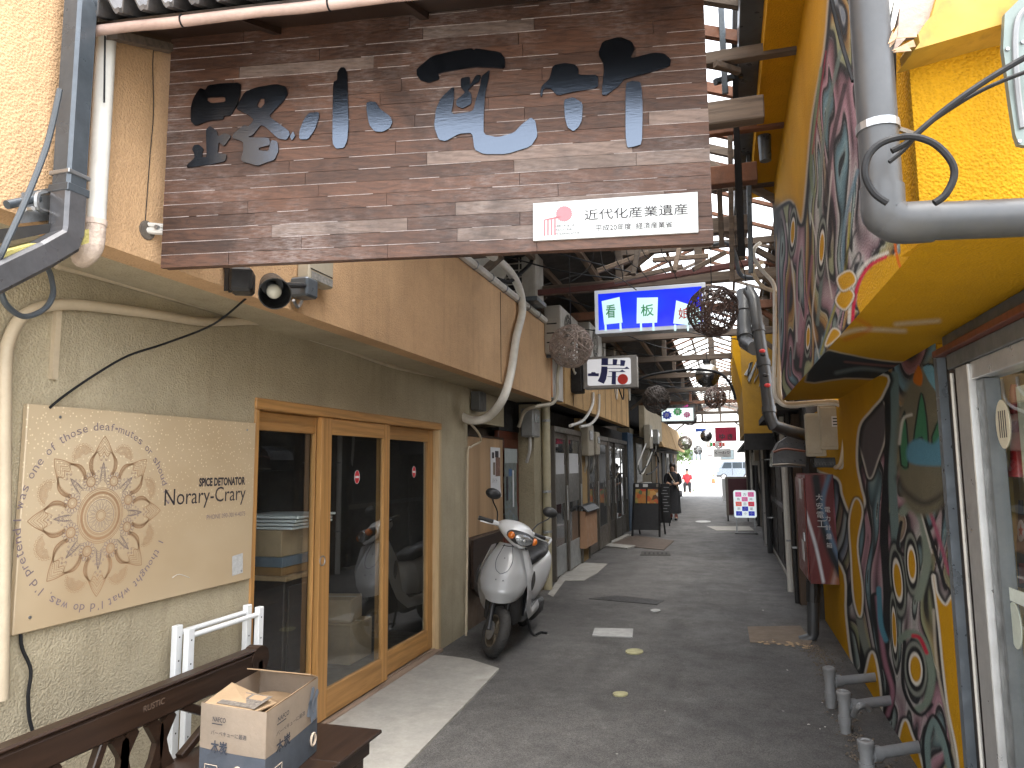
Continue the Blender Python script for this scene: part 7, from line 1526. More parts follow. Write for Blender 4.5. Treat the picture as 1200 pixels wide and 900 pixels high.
def ball(px, py, rpx, mi, si, lab):
    d_ = F_PX*.205/rpx
    # distance along the view -> y of the place
    c = Vector(((px-PW/2)/F_PX, -(py-PH/2)/F_PX, -1.0)); p = Vector((0, 0, CAM_H))+Vector((BX.dot(c), BY.dot(c), BZ.dot(c)))*d_
    t_ = thing('wicker_ball', lab, 'wicker ball', p-Z3*.205, 'wicker balls hanging along the lane')
    key = (mi, si)
    if key not in used:
        me_ = wk[si].copy(); me_.materials.append(m_wick[mi]); used[key] = me_
    o = bpy.data.objects.new('wicker_shell', used[key]); COL.objects.link(o); o.location = p; o.rotation_euler = (rnd.uniform(0, 6), rnd.uniform(0, 6), 0)
    o.parent = t_; o.matrix_parent_inverse = Matrix.Translation(t_.location).inverted()
    part('cord', MB().tube([p+Z3*.19, Vector((p.x, p.y, 4.0))], .004, 5), m_rubber, t_)
    return t_
ball(669, 406, 25, 0, 0, 'pale wicker ball hanging left of the blue sign, nearest on the left')
ball(835, 364, 29, 1, 1, 'largest brown wicker ball covering the right end of the blue sign')
ball(769, 468, 16, 2, 0, 'dark wicker ball hanging right of the kanji sign')
ball(838, 466, 12.5, 1, 1, 'brown wicker ball hanging just below the silver globe')
ball(803, 519, 8, 0, 2, 'greyish wicker ball in front of the slanted far left panel')
ball(808, 490, 8.5, 2, 0, 'dark wicker ball beside the burst sign with pink blossom')
ball(818, 527.5, 5, 2, 2, 'small dark wicker ball left of the white hanging sign')
ball(842, 521, 5, 1, 2, 'small brown wicker ball just below the red hiragana sign')
ball(831, 521, 3.5, 0, 2, 'tiny pale wicker ball near the bright lane end')
p = P(803, 481, y=19.2); b = MB()
for k in range(26): q = p+Vector((r5.gauss(0, .09), r5.gauss(0, .05), r5.gauss(0, .05))); b.obox(q, (.07, .01, .05), Matrix.Rotation(r5.uniform(0, 3), 3, 'Y'))
o = solo('paper_blossom', b, M('magenta_paper', (.6, .05, .3), .6), 'magenta paper blossom on top of a dark wicker ball', 'decoration')
def globe(px, py, r_, rpx, lab, mat, mat2):
    d_ = F_PX*r_/rpx; c = Vector(((px-PW/2)/F_PX, -(py-PH/2)/F_PX, -1.0)); p = Vector((0, 0, CAM_H))+Vector((BX.dot(c), BY.dot(c), BZ.dot(c)))*d_
    t_ = thing('globe_lamp', lab, 'globe lamp', p-Z3*r_)
    n = 18
    up = MB(); up.rings([[p+Vector((math.cos(2*math.pi*j/n)*math.sin(a)*r_, math.sin(2*math.pi*j/n)*math.sin(a)*r_, math.cos(a)*r_)) for j in range(n)] for a in [.05+.1*math.pi*i*.5/1 for i in range(10)]]); part('upper_shell', up, mat, t_, True)
    lo = MB(); lo.rings([[p+Vector((math.cos(2*math.pi*j/n)*math.sin(a)*r_*.995, math.sin(2*math.pi*j/n)*math.sin(a)*r_*.995, math.cos(a)*r_)) for j in range(n)] for a in [1.47+(math.pi-1.52)*i/9 for i in range(10)]]); part('lower_shell', lo, mat2, t_, True)
    part('cap', MB().lathe(p+Z3*r_*.97, Z3, [(0, r_*.3), (r_*.12, r_*.3), (r_*.2, r_*.35), (r_*.34, r_*.35)], 14), m_black, t_); part('cord', MB().tube([p+Z3*r_*1.3, Vector((p.x, p.y, 4.0))], .006, 5), m_rubber, t_)
globe(829, 440, .20, 14, 'silver globe lamp with a darker lower half hanging in mid lane', M('brushed_silver', (.50, .48, .44), .3, .85, var=.08), M('mirror_grey', (.20, .20, .20), .2, .9, var=.1))
def mirror_ball(px, py, r_, rpx, lab, name='mirror_ball'):
    d_ = F_PX*r_/rpx; c = Vector(((px-PW/2)/F_PX, -(py-PH/2)/F_PX, -1.0)); p = Vector((0, 0, CAM_H))+Vector((BX.dot(c), BY.dot(c), BZ.dot(c)))*d_
    t_ = thing(name, lab, 'mirror ball', p-Z3*r_); s = MB(); s.sphere(p, r_, 18, 12); part('ball', s, M('mirror_tiles', (.35, .33, .33), .2, .9, var=.4, vs=30), t_)
    part('cord', MB().tube([p+Z3*r_, Vector((p.x, p.y, 4.0))], .006, 5), m_rubber, t_)
mirror_ball(827.5, 511, .2, 7, 'faceted mirror ball hanging left of the red hiragana sign'); mirror_ball(832, 532.5, .2, 3.2, 'tiny silver ball beside the white hanging sign')
for k, (px, cc) in enumerate(((833.5, (.05, .4, .12)), (836.5, (.6, .03, .03)), (840, (.65, .62, .6)), (844, (.6, .03, .03)), (848, (.6, .1, .05)))):
    a = P(px-1.2, 523, y=32); c_ = P(px+1.4, 518.5, y=32); solo('pennant', MB().box((a.x, 32, a.z), (c_.x, 32.02, c_.z)), M('pennant_cloth', cc, .7), 'small '+('green', 'red', 'white', 'second red', 'orange red')[k]+' pennant on the string near the lane end', 'pennant', 'pennants strung near the lane end')
a, c_ = P(815, 506, y=31), P(827, 502, y=31); solo('blue_banner', MB().box((a.x, 31, a.z), (c_.x, 31.03, c_.z)), M('blue_banner_cloth', (.05, .12, .5), .6), 'small blue banner high near the bright lane end', 'banner')
# ------------------------------------------------------------------ parked scooter
Fp, Rp = P(577, 770, z=0), P(618, 728, z=0)
hd = (Fp-Rp); hd.z = 0; hd.normalize()
T = Matrix.Translation(Fp-hd*1.16)@Matrix(((hd.y, hd.x, 0, 0), (-hd.x, hd.y, 0, 0), (0, 0, 1, 0), (0, 0, 0, 1)))@Matrix.Rotation(rad(-7), 4, 'Y')
A0 = Vector((0, 1.15, .2)); Ad = Vector((0, -.36, .93)).normalized()
S = Matrix.Translation(A0)@Matrix.Rotation(rad(37), 4, Ad)@Matrix.Translation(-A0)
sc = thing('scooter', 'silver motor scooter parked beside the wooden glass doors', 'scooter', (Fp+Rp)/2)
def sp3(name, mb, mat, par, steer=False, smooth=True, angle=45):
    M4 = T@S if steer else T
    for v in mb.bm.verts: v.co = M4@v.co
    return part(name, mb, mat, par, smooth, angle)
m_silver = M('silver_paint', (.62, .62, .62), .3, .15, var=.015, vs=3, coat=.4, rvar=.01); m_silverl = M('light_silver_paint', (.78, .78, .78), .3, .08, var=.015, vs=3, coat=.4, rvar=.01)
m_tyre = M('tyre_rubber', (.022, .021, .020), .75, var=.3, vs=20, dirt=.4, dirtcol=(.09, .08, .07), bump=.3, bs=120, bd=.004); m_vinyl = M('black_vinyl', (.020, .020, .021), .45, var=.2)
m_rim = M('bronze_grey_rim', (.20, .165, .12), .4, .6, var=.2, vs=8, dirt=.3); m_clear = M('headlamp_glass', (.62, .65, .68), .10, .85, var=.25, vs=25, coat=1.0, bump=.4, bs=90); m_amber = M('amber_lens', (.62, .15, .01), .15, var=.1, coat=.6)
def wheel(c, steer):
    w = sp3('wheel', MB().torus(c, X3, .158, .047, 36, 12), m_tyre, sc, steer)
    b_ = MB(); b_.lathe(c-X3*.036, X3, [(0, .132), (.0, .118), (.02, .108), (.052, .108), (.072, .118), (.072, .132)], 32, False); sp3('rim', b_, m_rim, w, steer)
    for k in range(5):
        a = 2*math.pi*k/5+.3; d_ = Vector((0, math.cos(a), math.sin(a))); b_ = MB(); b_.tube([c+d_*.02, c+d_*.112], lambda u: .020-.006*u, prof=sqb); sp3('spoke', b_, m_rim, w, steer, False)
    b_ = MB(); b_.lathe(c-X3*.05, X3, [(0, .012), (0, .03), (.1, .03), (.1, .012)], 16); sp3('hub', b_, m_rim, w, steer)
    for k in range(34):
        a = 2*math.pi*k/34; d_ = Vector((0, math.cos(a), math.sin(a))); e_ = Vector((0, -math.sin(a), math.cos(a)))
        if k % 2: continue
        b_ = MB(); p_ = c+d_*.2045; b_.tube([p_-e_*.012+X3*.02, p_+e_*.004, p_+e_*.014-X3*.02], .0025, 4); sp3('tread_groove', b_, m_dark, w, steer)
    return w
wheel(Vector((0, 1.16, .205)), True); wheel(Vector((0, 0, .205)), False)
for s in (-1, 1): sp3('fork', MB().tube([(s*.07, 1.16, .205), (s*.07, 1.09, .36), (s*.06, 1.02, .56)], .022, 10), m_black, sc, True)
b = MB(); b.lathe(Vector((.052, 1.16, .205)), X3, [(0, .02), (.0, .075), (.004, .075), (.004, .02)], 24); sp3('brake_disc', b, m_steel, sc, True)
# front apron
def apron(u, v, sh=0):
    a = 2*u-1
    w = np.interp(v, [0, .12, .3, .5, .7, .88, 1], [.15, .185, .205, .205, .185, .145, .115])
    yf_ = np.interp(v, [0, .2, .5, .8, 1], [1.235, 1.245, 1.19, 1.09, 1.01]); z = np.interp(v, [0, 1], [.445, .90])
    return Vector((w*math.sin(a*1.35)/math.sin(1.35), yf_-.155*(1-math.cos(a*1.45))/(1-math.cos(1.45))+sh, z+.05*a*a*(1-v)**2-.015*a*a))
b = MB(); b.grid(apron, 20, 20); bmesh.ops.solidify(b.bm, geom=b.bm.faces[:], thickness=.01); sp3('front_apron', b, m_silver, sc)
for s in (-1, 1):   # crease lines, bolts
    b = MB(); b.tube([apron(.5+s*q, v)+Vector((0, .002, 0)) for q, v in ((.10, .98), (.13, .85), (.14, .70), (.09, .56), (.0, .50))], .0026, 5, smooth=4); sp3('crease', b, m_gutter, sc)
    b = MB(); b.sphere(apron(.5+s*.055, .40)+Vector((0, .002, 0)), .007, 8, 6); sp3('bolt', b, m_steel, sc)
b = MB(); b.sphere(apron(.5, .76)+Vector((0, .002, 0)), .006, 8, 6); sp3('bolt', b, m_steel, sc)
b = MB(); b.tube([apron(.5+q, .955)+Vector((0, .002, 0)) for q in (-.14, 0, .14)], .004, 5); sp3('badge_line', b, m_black, sc)
# side skirts curving from the apron to the floor, and the leg shield
for s in (-1, 1):
    def skirt(u, v):
        # u: along from top front to the floor rear, v: outer edge .. inner edge
        oy = np.interp(u, [0, .2, .4, .55, .7, 1], [1.06, 1.10, 1.06, .95, .76, .30]); oz = np.interp(u, [0, .2, .4, .55, .7, 1], [.86, .66, .50, .36, .25, .22])
        iy = np.interp(u, [0, .2, .4, .55, .7, 1], [.88, .88, .88, .84, .70, .28]); iz = np.interp(u, [0, .2, .4, .55, .7, 1], [.87, .70, .56, .42, .33, .33])
        x = np.interp(u, [0, .2, .4, .6, 1], [.135, .205, .215, .195, .165])
        return Vector((s*(x+.022*math.sin(v*math.pi)), oy+(iy-oy)*v, oz+(iz-oz)*v))
    b = MB(); b.grid(skirt, 24, 6); bmesh.ops.solidify(b.bm, geom=b.bm.faces[:], thickness=.012); sp3('side_skirt', b, m_silverl, sc)
    b = MB(); b.tube([skirt(.36, .25)+Vector((s*.012, 0, 0)), skirt(.28, .42)+Vector((s*.012, 0, .01)), skirt(.20, .62)+Vector((s*.010, 0, .01))], lambda u: .004+.012*math.sin(u*math.pi), 6, smooth=4); sp3('vent_slot', b, m_dark, sc)
b = MB(); b.grid(lambda u, v: Vector(((2*u-1)*np.interp(v, [0, .5, 1], [.17, .19, .13]), .865-.0*v+.02*v+.06*(2*u-1)**2*.5, .30+.58*v)), 8, 8); bmesh.ops.solidify(b.bm, geom=b.bm.faces[:], thickness=.03); sp3('leg_shield', b, m_vinyl, sc)
b = MB(); b.box((-.172, .26, .235), (.172, .86, .325), .02); sp3('floor_board', b, M('grey_floor_mat', (.07, .07, .07), .6, var=.2), sc)
for k in range(7): b = MB(); b.box((-.15, .33+k*.07, .3255), (.15, .35+k*.07, .331), .002); sp3('floor_rib', b, m_vinyl, sc)
# inner shadowed housing behind the wheel
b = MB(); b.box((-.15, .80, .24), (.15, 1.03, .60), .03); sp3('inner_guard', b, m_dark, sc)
def superring(y, w, z0, z1, n=20, e=2.6):
    zc_, hh = (z0+z1)/2, (z1-z0)/2; r_ = []
    for j in range(n):
        a = 2*math.pi*j/n; c_, s_ = math.cos(a), math.sin(a); r_.append(Vector((w*math.copysign(abs(c_)**(2/e), c_), y, zc_+hh*math.copysign(abs(s_)**(2/e), s_))))
    return r_
b = MB(); b.rings([superring(*q) for q in ((.40, .07, .32, .58), (.38, .13, .28, .64), (.28, .168, .27, .68), (.1, .195, .33, .70), (-.1, .195, .43, .715), (-.28, .17, .50, .73), (-.42, .11, .58, .735), (-.50, .04, .63, .71))]); sp3('rear_body', b, m_silver, sc)
b = MB(); b.rings([superring(*q) for q in ((.40, .06, .64, .69), (.36, .115, .63, .735), (.2, .14, .645, .765), (.0, .15, .66, .765), (-.16, .145, .67, .79), (-.34, .11, .69, .80), (-.40, .05, .71, .775))]); sp3('seat', b, m_vinyl, sc)
b = MB(); b.tube([(-.1, -.38, .76), (-.09, -.52, .80), (.09, -.52, .80), (.1, -.38, .76)], .014, 8, smooth=4); sp3('rear_rail', b, m_silverl, sc)
b = MB(); b.sphere((0, -.47, .655), .05, 12, 8, (1.6, .8, .7)); sp3('tail_lamp', b, m_redp, sc)
b = MB(); b.box((-.17, -.10, .14), (-.05, .34, .30), .03); sp3('engine_case', b, m_black, sc)
b = MB(); b.tube([(.12, .15, .2), (.13, -.02, .22), (.13, -.36, .27)], .05, 12); sp3('exhaust', b, m_black, sc)
b = MB(); b.tube([(-.10, .45, .22), (-.17, .42, .05), (-.24, .38, .005)], .012, 6); sp3('side_stand', b, m_black, sc)
# handlebar head (turns with the wheel)
b = MB(); b.rings([[Vector((x, y_, z)) for x, y_, z in [(w*math.cos(a), yc_+0, zc_+h_*math.sin(a)) for a in [2*math.pi*j/20 for j in range(20)]]] for yc_, zc_, w, h_ in ((.70, 1.00, .05, .03), (.73, 1.00, .11, .05), (.80, 1.005, .155, .068), (.88, 1.0, .165, .082), (.96, .975, .14, .085), (1.03, .945, .095, .065), (1.075, .92, .04, .03))]); hc = sp3('handlebar_cowl', b, m_silver, sc, True)
b = MB(); b.rings([[Vector((w*math.cos(a), y_, .962+h_*math.sin(a)+.012*math.cos(a)**2)) for a in [2*math.pi*j/24 for j in range(24)]] for y_, w, h_ in ((.99, .125, .062), (1.07, .115, .055), (1.085, .09, .04))]); sp3('lamp_bezel', b, m_black, hc, True)
b = MB(); b.rings([[Vector((w*math.cos(a), y_-.10*(w*math.cos(a))**2*9*.2, .962+h_*math.sin(a)+.012*math.cos(a)**2)) for a in [2*math.pi*j/24 for j in range(24)]] for y_, w, h_ in ((1.08, .085, .046), (1.098, .08, .042), (1.108, .05, .026), (1.111, .01, .005))]); sp3('headlight', b, m_clear, hc, True)
b = MB(); b.sphere((0, 1.10, .962), .016, 14, 10, (1, 1.0, 1)); sp3('reflector', b, m_alub, hc, True)
for s in (-1, 1):
    b = MB(); b.sphere((s*.108, 1.06, .972), .034, 14, 8, (.9, 1.0, .95)); sp3('indicator', b, m_amber, hc, True)
    b = MB(); b.tube([(s*.11, .82, 1.0), (s*.2, .80, 1.005)], .022, 10); sp3('bar', b, m_silver, hc, True)
    b = MB(); b.tube([(s*.2, .80, 1.005), (s*.33, .775, 1.0)], .019, 12); sp3('grip', b, m_vinyl, sc, True)
    b = MB(); b.tube([(s*.17, .86, 1.0), (s*.25, .865, .99), (s*.33, .84, .985)], .006, 6, smooth=3); sp3('brake_lever', b, m_alub, sc, True)
    st_ = sp3('mirror', MB().tube([(s*.17, .81, 1.02), (s*.20, .82, 1.10), (s*.27, .83, 1.17), (s*.285, .83, 1.20)], .006, 6, smooth=3), m_black, sc, True)
    b = MB(); b.rings([[Vector((s*.285+w*math.cos(a), y_, 1.235+h_*math.sin(a))) for a in [2*math.pi*j/18 for j in range(18)]] for y_, w, h_ in ((.795, .066, .042), (.80, .072, .047), (.82, .070, .045), (.845, .05, .032), (.855, .02, .012))]); sp3('mirror_shell', b, m_black, st_, True)
    b = MB(); b.rings([[Vector((s*.285+w*math.cos(a), y_, 1.235+h_*math.sin(a))) for a in [2*math.pi*j/18 for j in range(18)]] for y_, w, h_ in ((.7945, .06, .037), (.7935, .06, .037))]); sp3('mirror_glass', b, M('mirror_glass', (.8, .8, .8), .03, 1.0, var=.02), st_, True)
b = MB(); b.tube([P(641, 742, z=.01), P(634, 741, z=.012), P(628, 744, z=.01)], .012, 6); solo('dropped_strap', b, m_rubber, 'short dark strap lying on the asphalt right of the scooter', 'strap')
# ------------------------------------------------------------------ people
m_skin = M('skin', (.50, .30, .21), .5, var=.06); m_hair = M('dark_hair', (.018, .011, .008), .45, var=.4, vs=30); m_blackcl = M('black_cloth', (.013, .013, .016), .85, var=.3, vs=20, bump=.3, bs=40)
def skin_mesh(verts, edges, radii, lvl=2):
    me_ = bpy.data.meshes.new('body'); me_.from_pydata([tuple(v) for v in verts], edges, [])
    o = bpy.data.objects.new('body', me_); COL.objects.link(o)
    sk = o.modifiers.new('s', 'SKIN'); sk.use_smooth_shade = True
    lay = me_.skin_vertices[0].data
    for i, r_ in enumerate(radii): lay[i].radius = (r_, r_) if not isinstance(r_, tuple) else r_; lay[i].use_root = (i == 0)
    ss_ = o.modifiers.new('u', 'SUBSURF'); ss_.levels = lvl; ss_.render_levels = lvl
    dg = bpy.context.evaluated_depsgraph_get(); dg.update(); out = bpy.data.meshes.new_from_object(o.evaluated_get(dg))
    bpy.data.objects.remove(o); bpy.data.meshes.remove(me_)
    return out
def walker(o, H_, rz):
    t_ = thing('person', 'walking woman in a black dress looking at the phone in her hands', 'person', o)
    k = H_/1.6; R = Matrix.Translation(o)@Matrix.Rotation(rz, 4, 'Z')@Matrix.Scale(k, 4)
    def w(me_):
        if isinstance(me_, MB): bmesh.ops.recalc_face_normals(me_.bm, faces=me_.bm.faces); me_ = me_.mesh('m', True, 60)
        me_.transform(R); return me_
    # faces -y locally
    V_ = [(0, 0, .88), (0, .01, 1.05), (0, .015, 1.22), (0, .01, 1.33), (0, -.005, 1.40), (0, -.015, 1.47), (0, -.02, 1.55),
          (-.085, 0, .84), (-.09, -.03, .48), (-.085, .06, .10), (-.085, -.04, .04), (.085, 0, .84), (.085, -.08, .50), (.07, -.13, .12), (.07, -.24, .05),
          (-.16, .01, 1.30), (-.20, .0, 1.08), (-.06, -.20, 1.02), (.0, -.25, 1.05), (.16, .01, 1.30), (.20, .0, 1.08), (.07, -.19, 1.02), (.02, -.25, 1.06)]
    E_ = [(0, 1), (1, 2), (2, 3), (3, 4), (4, 5), (5, 6), (0, 7), (7, 8), (8, 9), (9, 10), (0, 11), (11, 12), (12, 13), (13, 14), (3, 15), (15, 16), (16, 17), (17, 18), (3, 19), (19, 20), (20, 21), (21, 22)]
    Rr = [(.13, .10), (.11, .085), (.13, .09), (.10, .07), .046, (.066, .08), (.062, .075), .08, .055, .038, .034, .08, .055, .038, .032, .052, .042, .033, .028, .052, .042, .033, .028]
    part('body', w(skin_mesh(V_, E_, Rr)), m_skin, t_, label='bare face and forearms')
    b_ = MB(); n = 24
    def rg(z, a, d, y0=0, fold=0): return [Vector((a*math.cos(2*math.pi*j/n)*(1+fold*math.sin(7*2*math.pi*j/n)), y0+d*math.sin(2*math.pi*j/n)*(1+fold*math.sin(5*2*math.pi*j/n)), z)) for j in range(n)]
    b_.rings([rg(.20, .20, .22, -.05, .10), rg(.45, .19, .19, -.03, .07), rg(.75, .185, .155, -.01, .04), rg(.92, .17, .13, 0, .02), rg(1.06, .14, .115, .01, .02), rg(1.2, .165, .125, .01), rg(1.32, .16, .105, .01), rg(1.37, .09, .075, .005), rg(1.385, .066, .06, 0)]); part('dress', w(b_), m_blackcl, t_)
    for s in (-1, 1):
        b_ = MB(); b_.tube([(s*.13, .01, 1.325), (s*.185, .005, 1.22), (s*.205, .0, 1.09), (s*.17, -.06, 1.05)], [.062, .062, .06, .058], 12, smooth=0); part('sleeve', w(b_), m_blackcl, t_)
        b_ = MB(); 
        for f in range(4): b_.tube([(s*.03, -.235, 1.03+f*.013), (s*.012, -.268, 1.035+f*.013), (-s*.008, -.262, 1.04+f*.013)], .0075, 6)
        b_.tube([(s*.03, -.23, 1.075), (s*.02, -.25, 1.09), (s*.005, -.262, 1.095)], .009, 6); part('fingers', w(b_), m_skin, t_)
    b_ = MB(); b_.obox((0, -.272, 1.085), (.06, .009, .12), Matrix.Rotation(rad(-35), 3, 'X'), .003); part('phone', w(b_), m_black, t_)
    b_ = MB(); b_.rings([[Vector((.092*sx*math.cos(2*math.pi*j/n), .012+.105*sx*math.sin(2*math.pi*j/n)+(.04 if math.sin(2*math.pi*j/n) < -.35 and z < 1.56 else 0), z)) for j in range(n)] for z, sx in ((1.40, .75), (1.43, .95), (1.50, 1.02), (1.56, 1.0), (1.61, .82), (1.64, .45), (1.648, .1))]); part('hair', w(b_), m_hair, t_)
    for s in (-1, 1): b_ = MB(); b_.sphere((s*.028, -.092, 1.525), .009, 8, 6); part('eye', w(b_), m_dark, t_)
    b_ = MB(); b_.tube([(0, -.092, 1.535), (0, -.108, 1.50), (0, -.095, 1.492)], .011, 6); part('nose', w(b_), m_skin, t_)
    b_ = MB(); b_.tube([(-.022, -.088, 1.468), (0, -.093, 1.466), (.022, -.088, 1.468)], .005, 5); part('mouth', w(b_), M('lips', (.40, .14, .12), .4), t_)
    b_ = MB(); b_.tube([(-.10, -.07, 1.36), (-.02, -.125, 1.22), (.09, -.135, 1.03), (.18, -.08, .84)], .012, 6, smooth=5); part('bag_strap', w(b_), m_beige, t_)
    b_ = MB(); b_.obox((.215, -.03, .76), (.08, .16, .18), None, .02); part('bag', w(b_), M('grey_bag', (.22, .22, .24), .6), t_)
    for x, y_ in ((-.085, -.02), (.07, -.20)):
        b_ = MB(); b_.sphere((x, y_-.03, .045), .06, 12, 8, (.72, 1.8, .62)); part('shoe', w(b_), m_black, t_)
        b_ = MB(); b_.tube([(x, y_+.04, .06), (x, y_+.05, .17)], .046, 10); part('sock', w(b_), M('coral_sock', (.62, .20, .18), .7), t_)
wo_ = P(790, 609.5, z=0); walker(wo_, 1.54, .0)
def sitter(o):
    t_ = thing('person', 'person in a red top and dark hat sitting on a stool near the lane end', 'person', o)
    R = Matrix.Translation(o)
    def w(me_):
        if isinstance(me_, MB): me_ = me_.mesh('m', True, 60)
        me_.transform(R); return me_
    V_ = [(0, .05, .50), (0, .06, .70), (0, .04, .90), (0, .02, 1.0), (0, 0, 1.06), (0, -.01, 1.14), (0, -.015, 1.22), (-.1, 0, .49), (-.13, -.38, .48), (-.13, -.36, .06), (-.13, -.46, .04), (.1, 0, .49), (.13, -.38, .48), (.13, -.36, .06), (.13, -.46, .04), (-.18, .03, .95), (-.22, -.02, .72), (-.14, -.26, .60), (.18, .03, .95), (.22, -.02, .72), (.14, -.26, .60)]
    E_ = [(0, 1), (1, 2), (2, 3), (3, 4), (4, 5), (5, 6), (0, 7), (7, 8), (8, 9), (9, 10), (0, 11), (11, 12), (12, 13), (13, 14), (3, 15), (15, 16), (16, 17), (3, 18), (18, 19), (19, 20)]
    Rr = [(.14, .12), (.13, .10), (.15, .10), (.1, .08), .05, .078, .07, .085, .065, .045, .04, .085, .065, .045, .04, .055, .045, .035, .055, .045, .035]
    part('body', w(skin_mesh(V_, E_, Rr, 1)), m_skin, t_); n = 16
    rg = lambda z, a, d, y0: [Vector((a*math.cos(2*math.pi*j/n), y0+d*math.sin(2*math.pi*j/n), z)) for j in range(n)]
    b_ = MB(); b_.rings([rg(.5, .19, .16, .05), rg(.7, .17, .14, .06), rg(.9, .19, .13, .04), rg(1.01, .1, .09, .02)]); part('red_top', w(b_), M('red_cloth', (.45, .03, .04), .8), t_)
    for s in (-1, 1):
        b_ = MB(); b_.tube([(s*.17, .03, .96), (s*.225, -.02, .72)], .062, 10); part('sleeve', w(b_), M('red_sleeve', (.45, .03, .04), .8), t_)
        b_ = MB(); b_.tube([(s*.1, .02, .50), (s*.13, -.39, .49), (s*.13, -.37, .08)], [.1, .085, .062], 10); part('trouser_leg', w(b_), m_blackcl, t_)
    b_ = MB(); b_.rings([rg(1.19, .16, .17, -.02), rg(1.205, .16, .17, -.02), rg(1.21, .09, .10, -.01), rg(1.29, .085, .09, -.01), rg(1.31, .05, .05, -.01)]); part('hat', w(b_), m_blackcl, t_)
so = P(806, 578, z=0); sitter(so)
stl = thing('stool', 'small wooden stool under the sitting person near the lane end', 'stool', so); part('seat', MB().box((so.x-.2, so.y-.14, .36), (so.x+.2, so.y+.24, .40), .01), m_red_wood, stl)
for x in (-.16, .13):
    for y_ in (-.1, .18): part('leg', MB().box((so.x+x, so.y+y_, 0), (so.x+x+.03, so.y+y_+.03, .36)), m_red_wood, stl)
# ------------------------------------------------------------------ bright street beyond the lane
for k, px in enumerate((814.5, 819, 824.5)):
    p = P(px, 570, z=0); p.y = 37+k*1.2; p.x = P(px, 560, y=p.y).x
    solo('white_post', MB().tube([(p.x, p.y, 0), (p.x, p.y, 3.6)], .055, 10), m_whitec, ('left', 'middle', 'right')[k]+'most of three slim white posts at the bright lane end', 'post', 'slim white posts at the lane end', True)
fbg = thing('street_building', 'pale building across the bright street beyond the lane', 'building', (-6, 100, 0))
part('wall', MB().box((-40, 100, 0), (30, 108, 9)), M('pale_far_wall', (.75, .74, .70), .8, var=.06, vs=.5), fbg)
for k in range(12):
    x = -26+k*4.2; f_ = part('window', MB().box((x, 99.95, 2.0), (x+1.8, 99.99, 3.4)), m_alu, fbg); part('pane', MB().box((x+.1, 99.92, 2.1), (x+1.7, 99.94, 3.3)), M('far_pane', (.12, .15, .16), .2) if k == 0 else bpy.data.materials['far_pane'], f_)
part('roof', MB().box((-40.5, 99.4, 9.01), (30.5, 108.5, 9.4)), m_gutter, fbg)
vn = thing('parked_van', 'grey blue boxy van parked across the bright street', 'van', (0, 70, 0))
yv = 72.0; v0, v1 = P(840, 559, y=yv), P(862, 559, y=yv); zg_ = 0; vt = P(850, 540.5, y=yv).z
L_ = v1.x-v0.x
body = [(v0.x, .28), (v0.x, .95), (v0.x+.18, 1.05), (v0.x+.62, vt-.05), (v0.x+.9, vt), (v0.x+3.3, vt), (v0.x+3.4, vt-.1), (v0.x+3.45, .9), (v0.x+3.45, .28)]
m_van = M('van_paint', (.20, .23, .27), .3, .3, var=.05, coat=.5)
part('body', MB().prism([(x, yv, z) for x, z in body], (0, 1.5, 0)), m_van, vn)
m_vg = M('van_glass', (.03, .04, .05), .08)
for x0, x1 in ((.62, 1.4), (1.48, 2.35), (2.43, 3.2)): part('window', MB().prism([(v0.x+x0-(.15 if x0 < 1 else 0), yv-.005, 1.08), (v0.x+x1, yv-.005, 1.08), (v0.x+x1, yv-.005, vt-.12), (v0.x+x0+(.12 if x0 < 1 else 0), yv-.005, vt-.12)], (0, -.01, 0)), m_vg, vn)
for x in (.65, 2.75):
    w_ = part('wheel', MB().lathe(Vector((v0.x+x, yv+.02, .29)), -Y3, [(0, .29), (.05, .29), (.055, .2)], 20), m_tyre, vn, True); part('rim', MB().lathe(Vector((v0.x+x, yv-.032, .29)), -Y3, [(0, .2), (.01, .19), (.012, .01)], 16), m_alub, w_, True)
part('headlight', MB().box((v0.x-.01, yv-.004, .78), (v0.x+.22, yv+.2, .95), .02), m_clear, vn); part('bumper', MB().box((v0.x-.06, yv-.02, .26), (v0.x+.5, yv+1.5, .45), .03), m_black, vn)
part('door', MB().box((v0.x+1.42, yv-.012, .4), (v0.x+1.46, yv-.001, 1.05)), m_black, vn)
fn = thing('traffic_cone', 'orange traffic cone beside the van on the bright street', 'cone', P(836, 561, y=60)); p = P(836, 561, y=60); p.z = 0
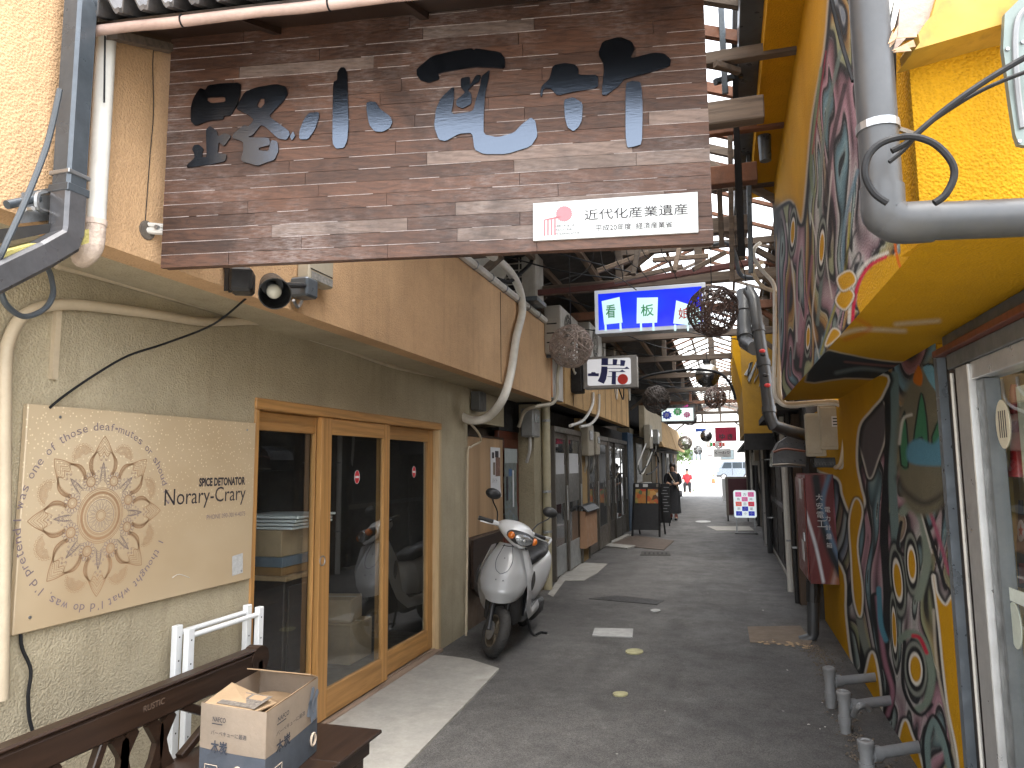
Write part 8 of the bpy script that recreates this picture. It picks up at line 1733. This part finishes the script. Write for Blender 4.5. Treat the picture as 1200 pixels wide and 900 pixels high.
part('cone', MB().lathe(p, Z3, [(.03, .16), (.75, .03)], 14), M('cone_orange', (.65, .14, .04), .5), fn, True); part('base', MB().box((p.x-.22, 59.78, 0), (p.x+.22, 60.22, .03)), m_black, fn); part('white_band', MB().lathe(p, Z3, [(.35, .112), (.5, .083)], 14, False), m_whitec, fn, True)
def leafy(name, lab, c, R_, n, cat, seed, trunk=True):
    t_ = thing(name, lab, cat, c); r_ = random.Random(seed); b_ = MB(); cl = [Vector((r_.gauss(0, R_*.5), r_.gauss(0, R_*.5), r_.gauss(0, R_*.4))) for _ in range(14)]
    for _ in range(n):
        p_ = Vector(c)+Z3*(R_*1.5 if trunk else R_*.5)+r_.choice(cl)+Vector((r_.gauss(0, R_*.2), r_.gauss(0, R_*.2), r_.gauss(0, R_*.2))); s_ = R_*.07
        if p_.z < .03: continue
        a = Vector((r_.gauss(0, 1), r_.gauss(0, 1), r_.gauss(0, 1))).normalized(); u = a.orthogonal()*s_; v_ = a.cross(u.normalized())*s_*.6
        b_.face([p_-u, p_-v_, p_+u, p_+v_])
    o = part('crown', b_, M('leaf_green', (.09, .16, .035), .6, var=.4, vs=3), t_); o['kind'] = 'stuff'
    if trunk:
        part('trunk', MB().tube([Vector(c), Vector(c)+Vector((.05, 0, R_*.8)), Vector(c)+Vector((0, .1, R_*1.6))], [R_*.07, R_*.05, R_*.03], 8), m_gwood, t_)
        for q in range(4): part('limb', MB().tube([Vector(c)+Z3*R_*.9, Vector(c)+Vector((math.cos(q*1.6)*R_*.5, math.sin(q*1.6)*R_*.5, R_*1.6))], [R_*.035, R_*.015], 6), m_gwood, t_)
leafy('street_tree', 'light green tree showing past the far left shops', (-4.6, 58, 0), 1.7, 2600, 'tree', 3)
leafy('roadside_plant', 'low green weeds at the foot of the white posts', (P(823, 570, z=0).x, 39.5, 0), .4, 260, 'plant', 5, False)
b = MB(); b.box((-12, 38.5, 0), (-2.9, 38.9, 1.1)); solo('low_wall', b, m_concrete, 'low pale wall at the left past the end of the lane', 'wall')
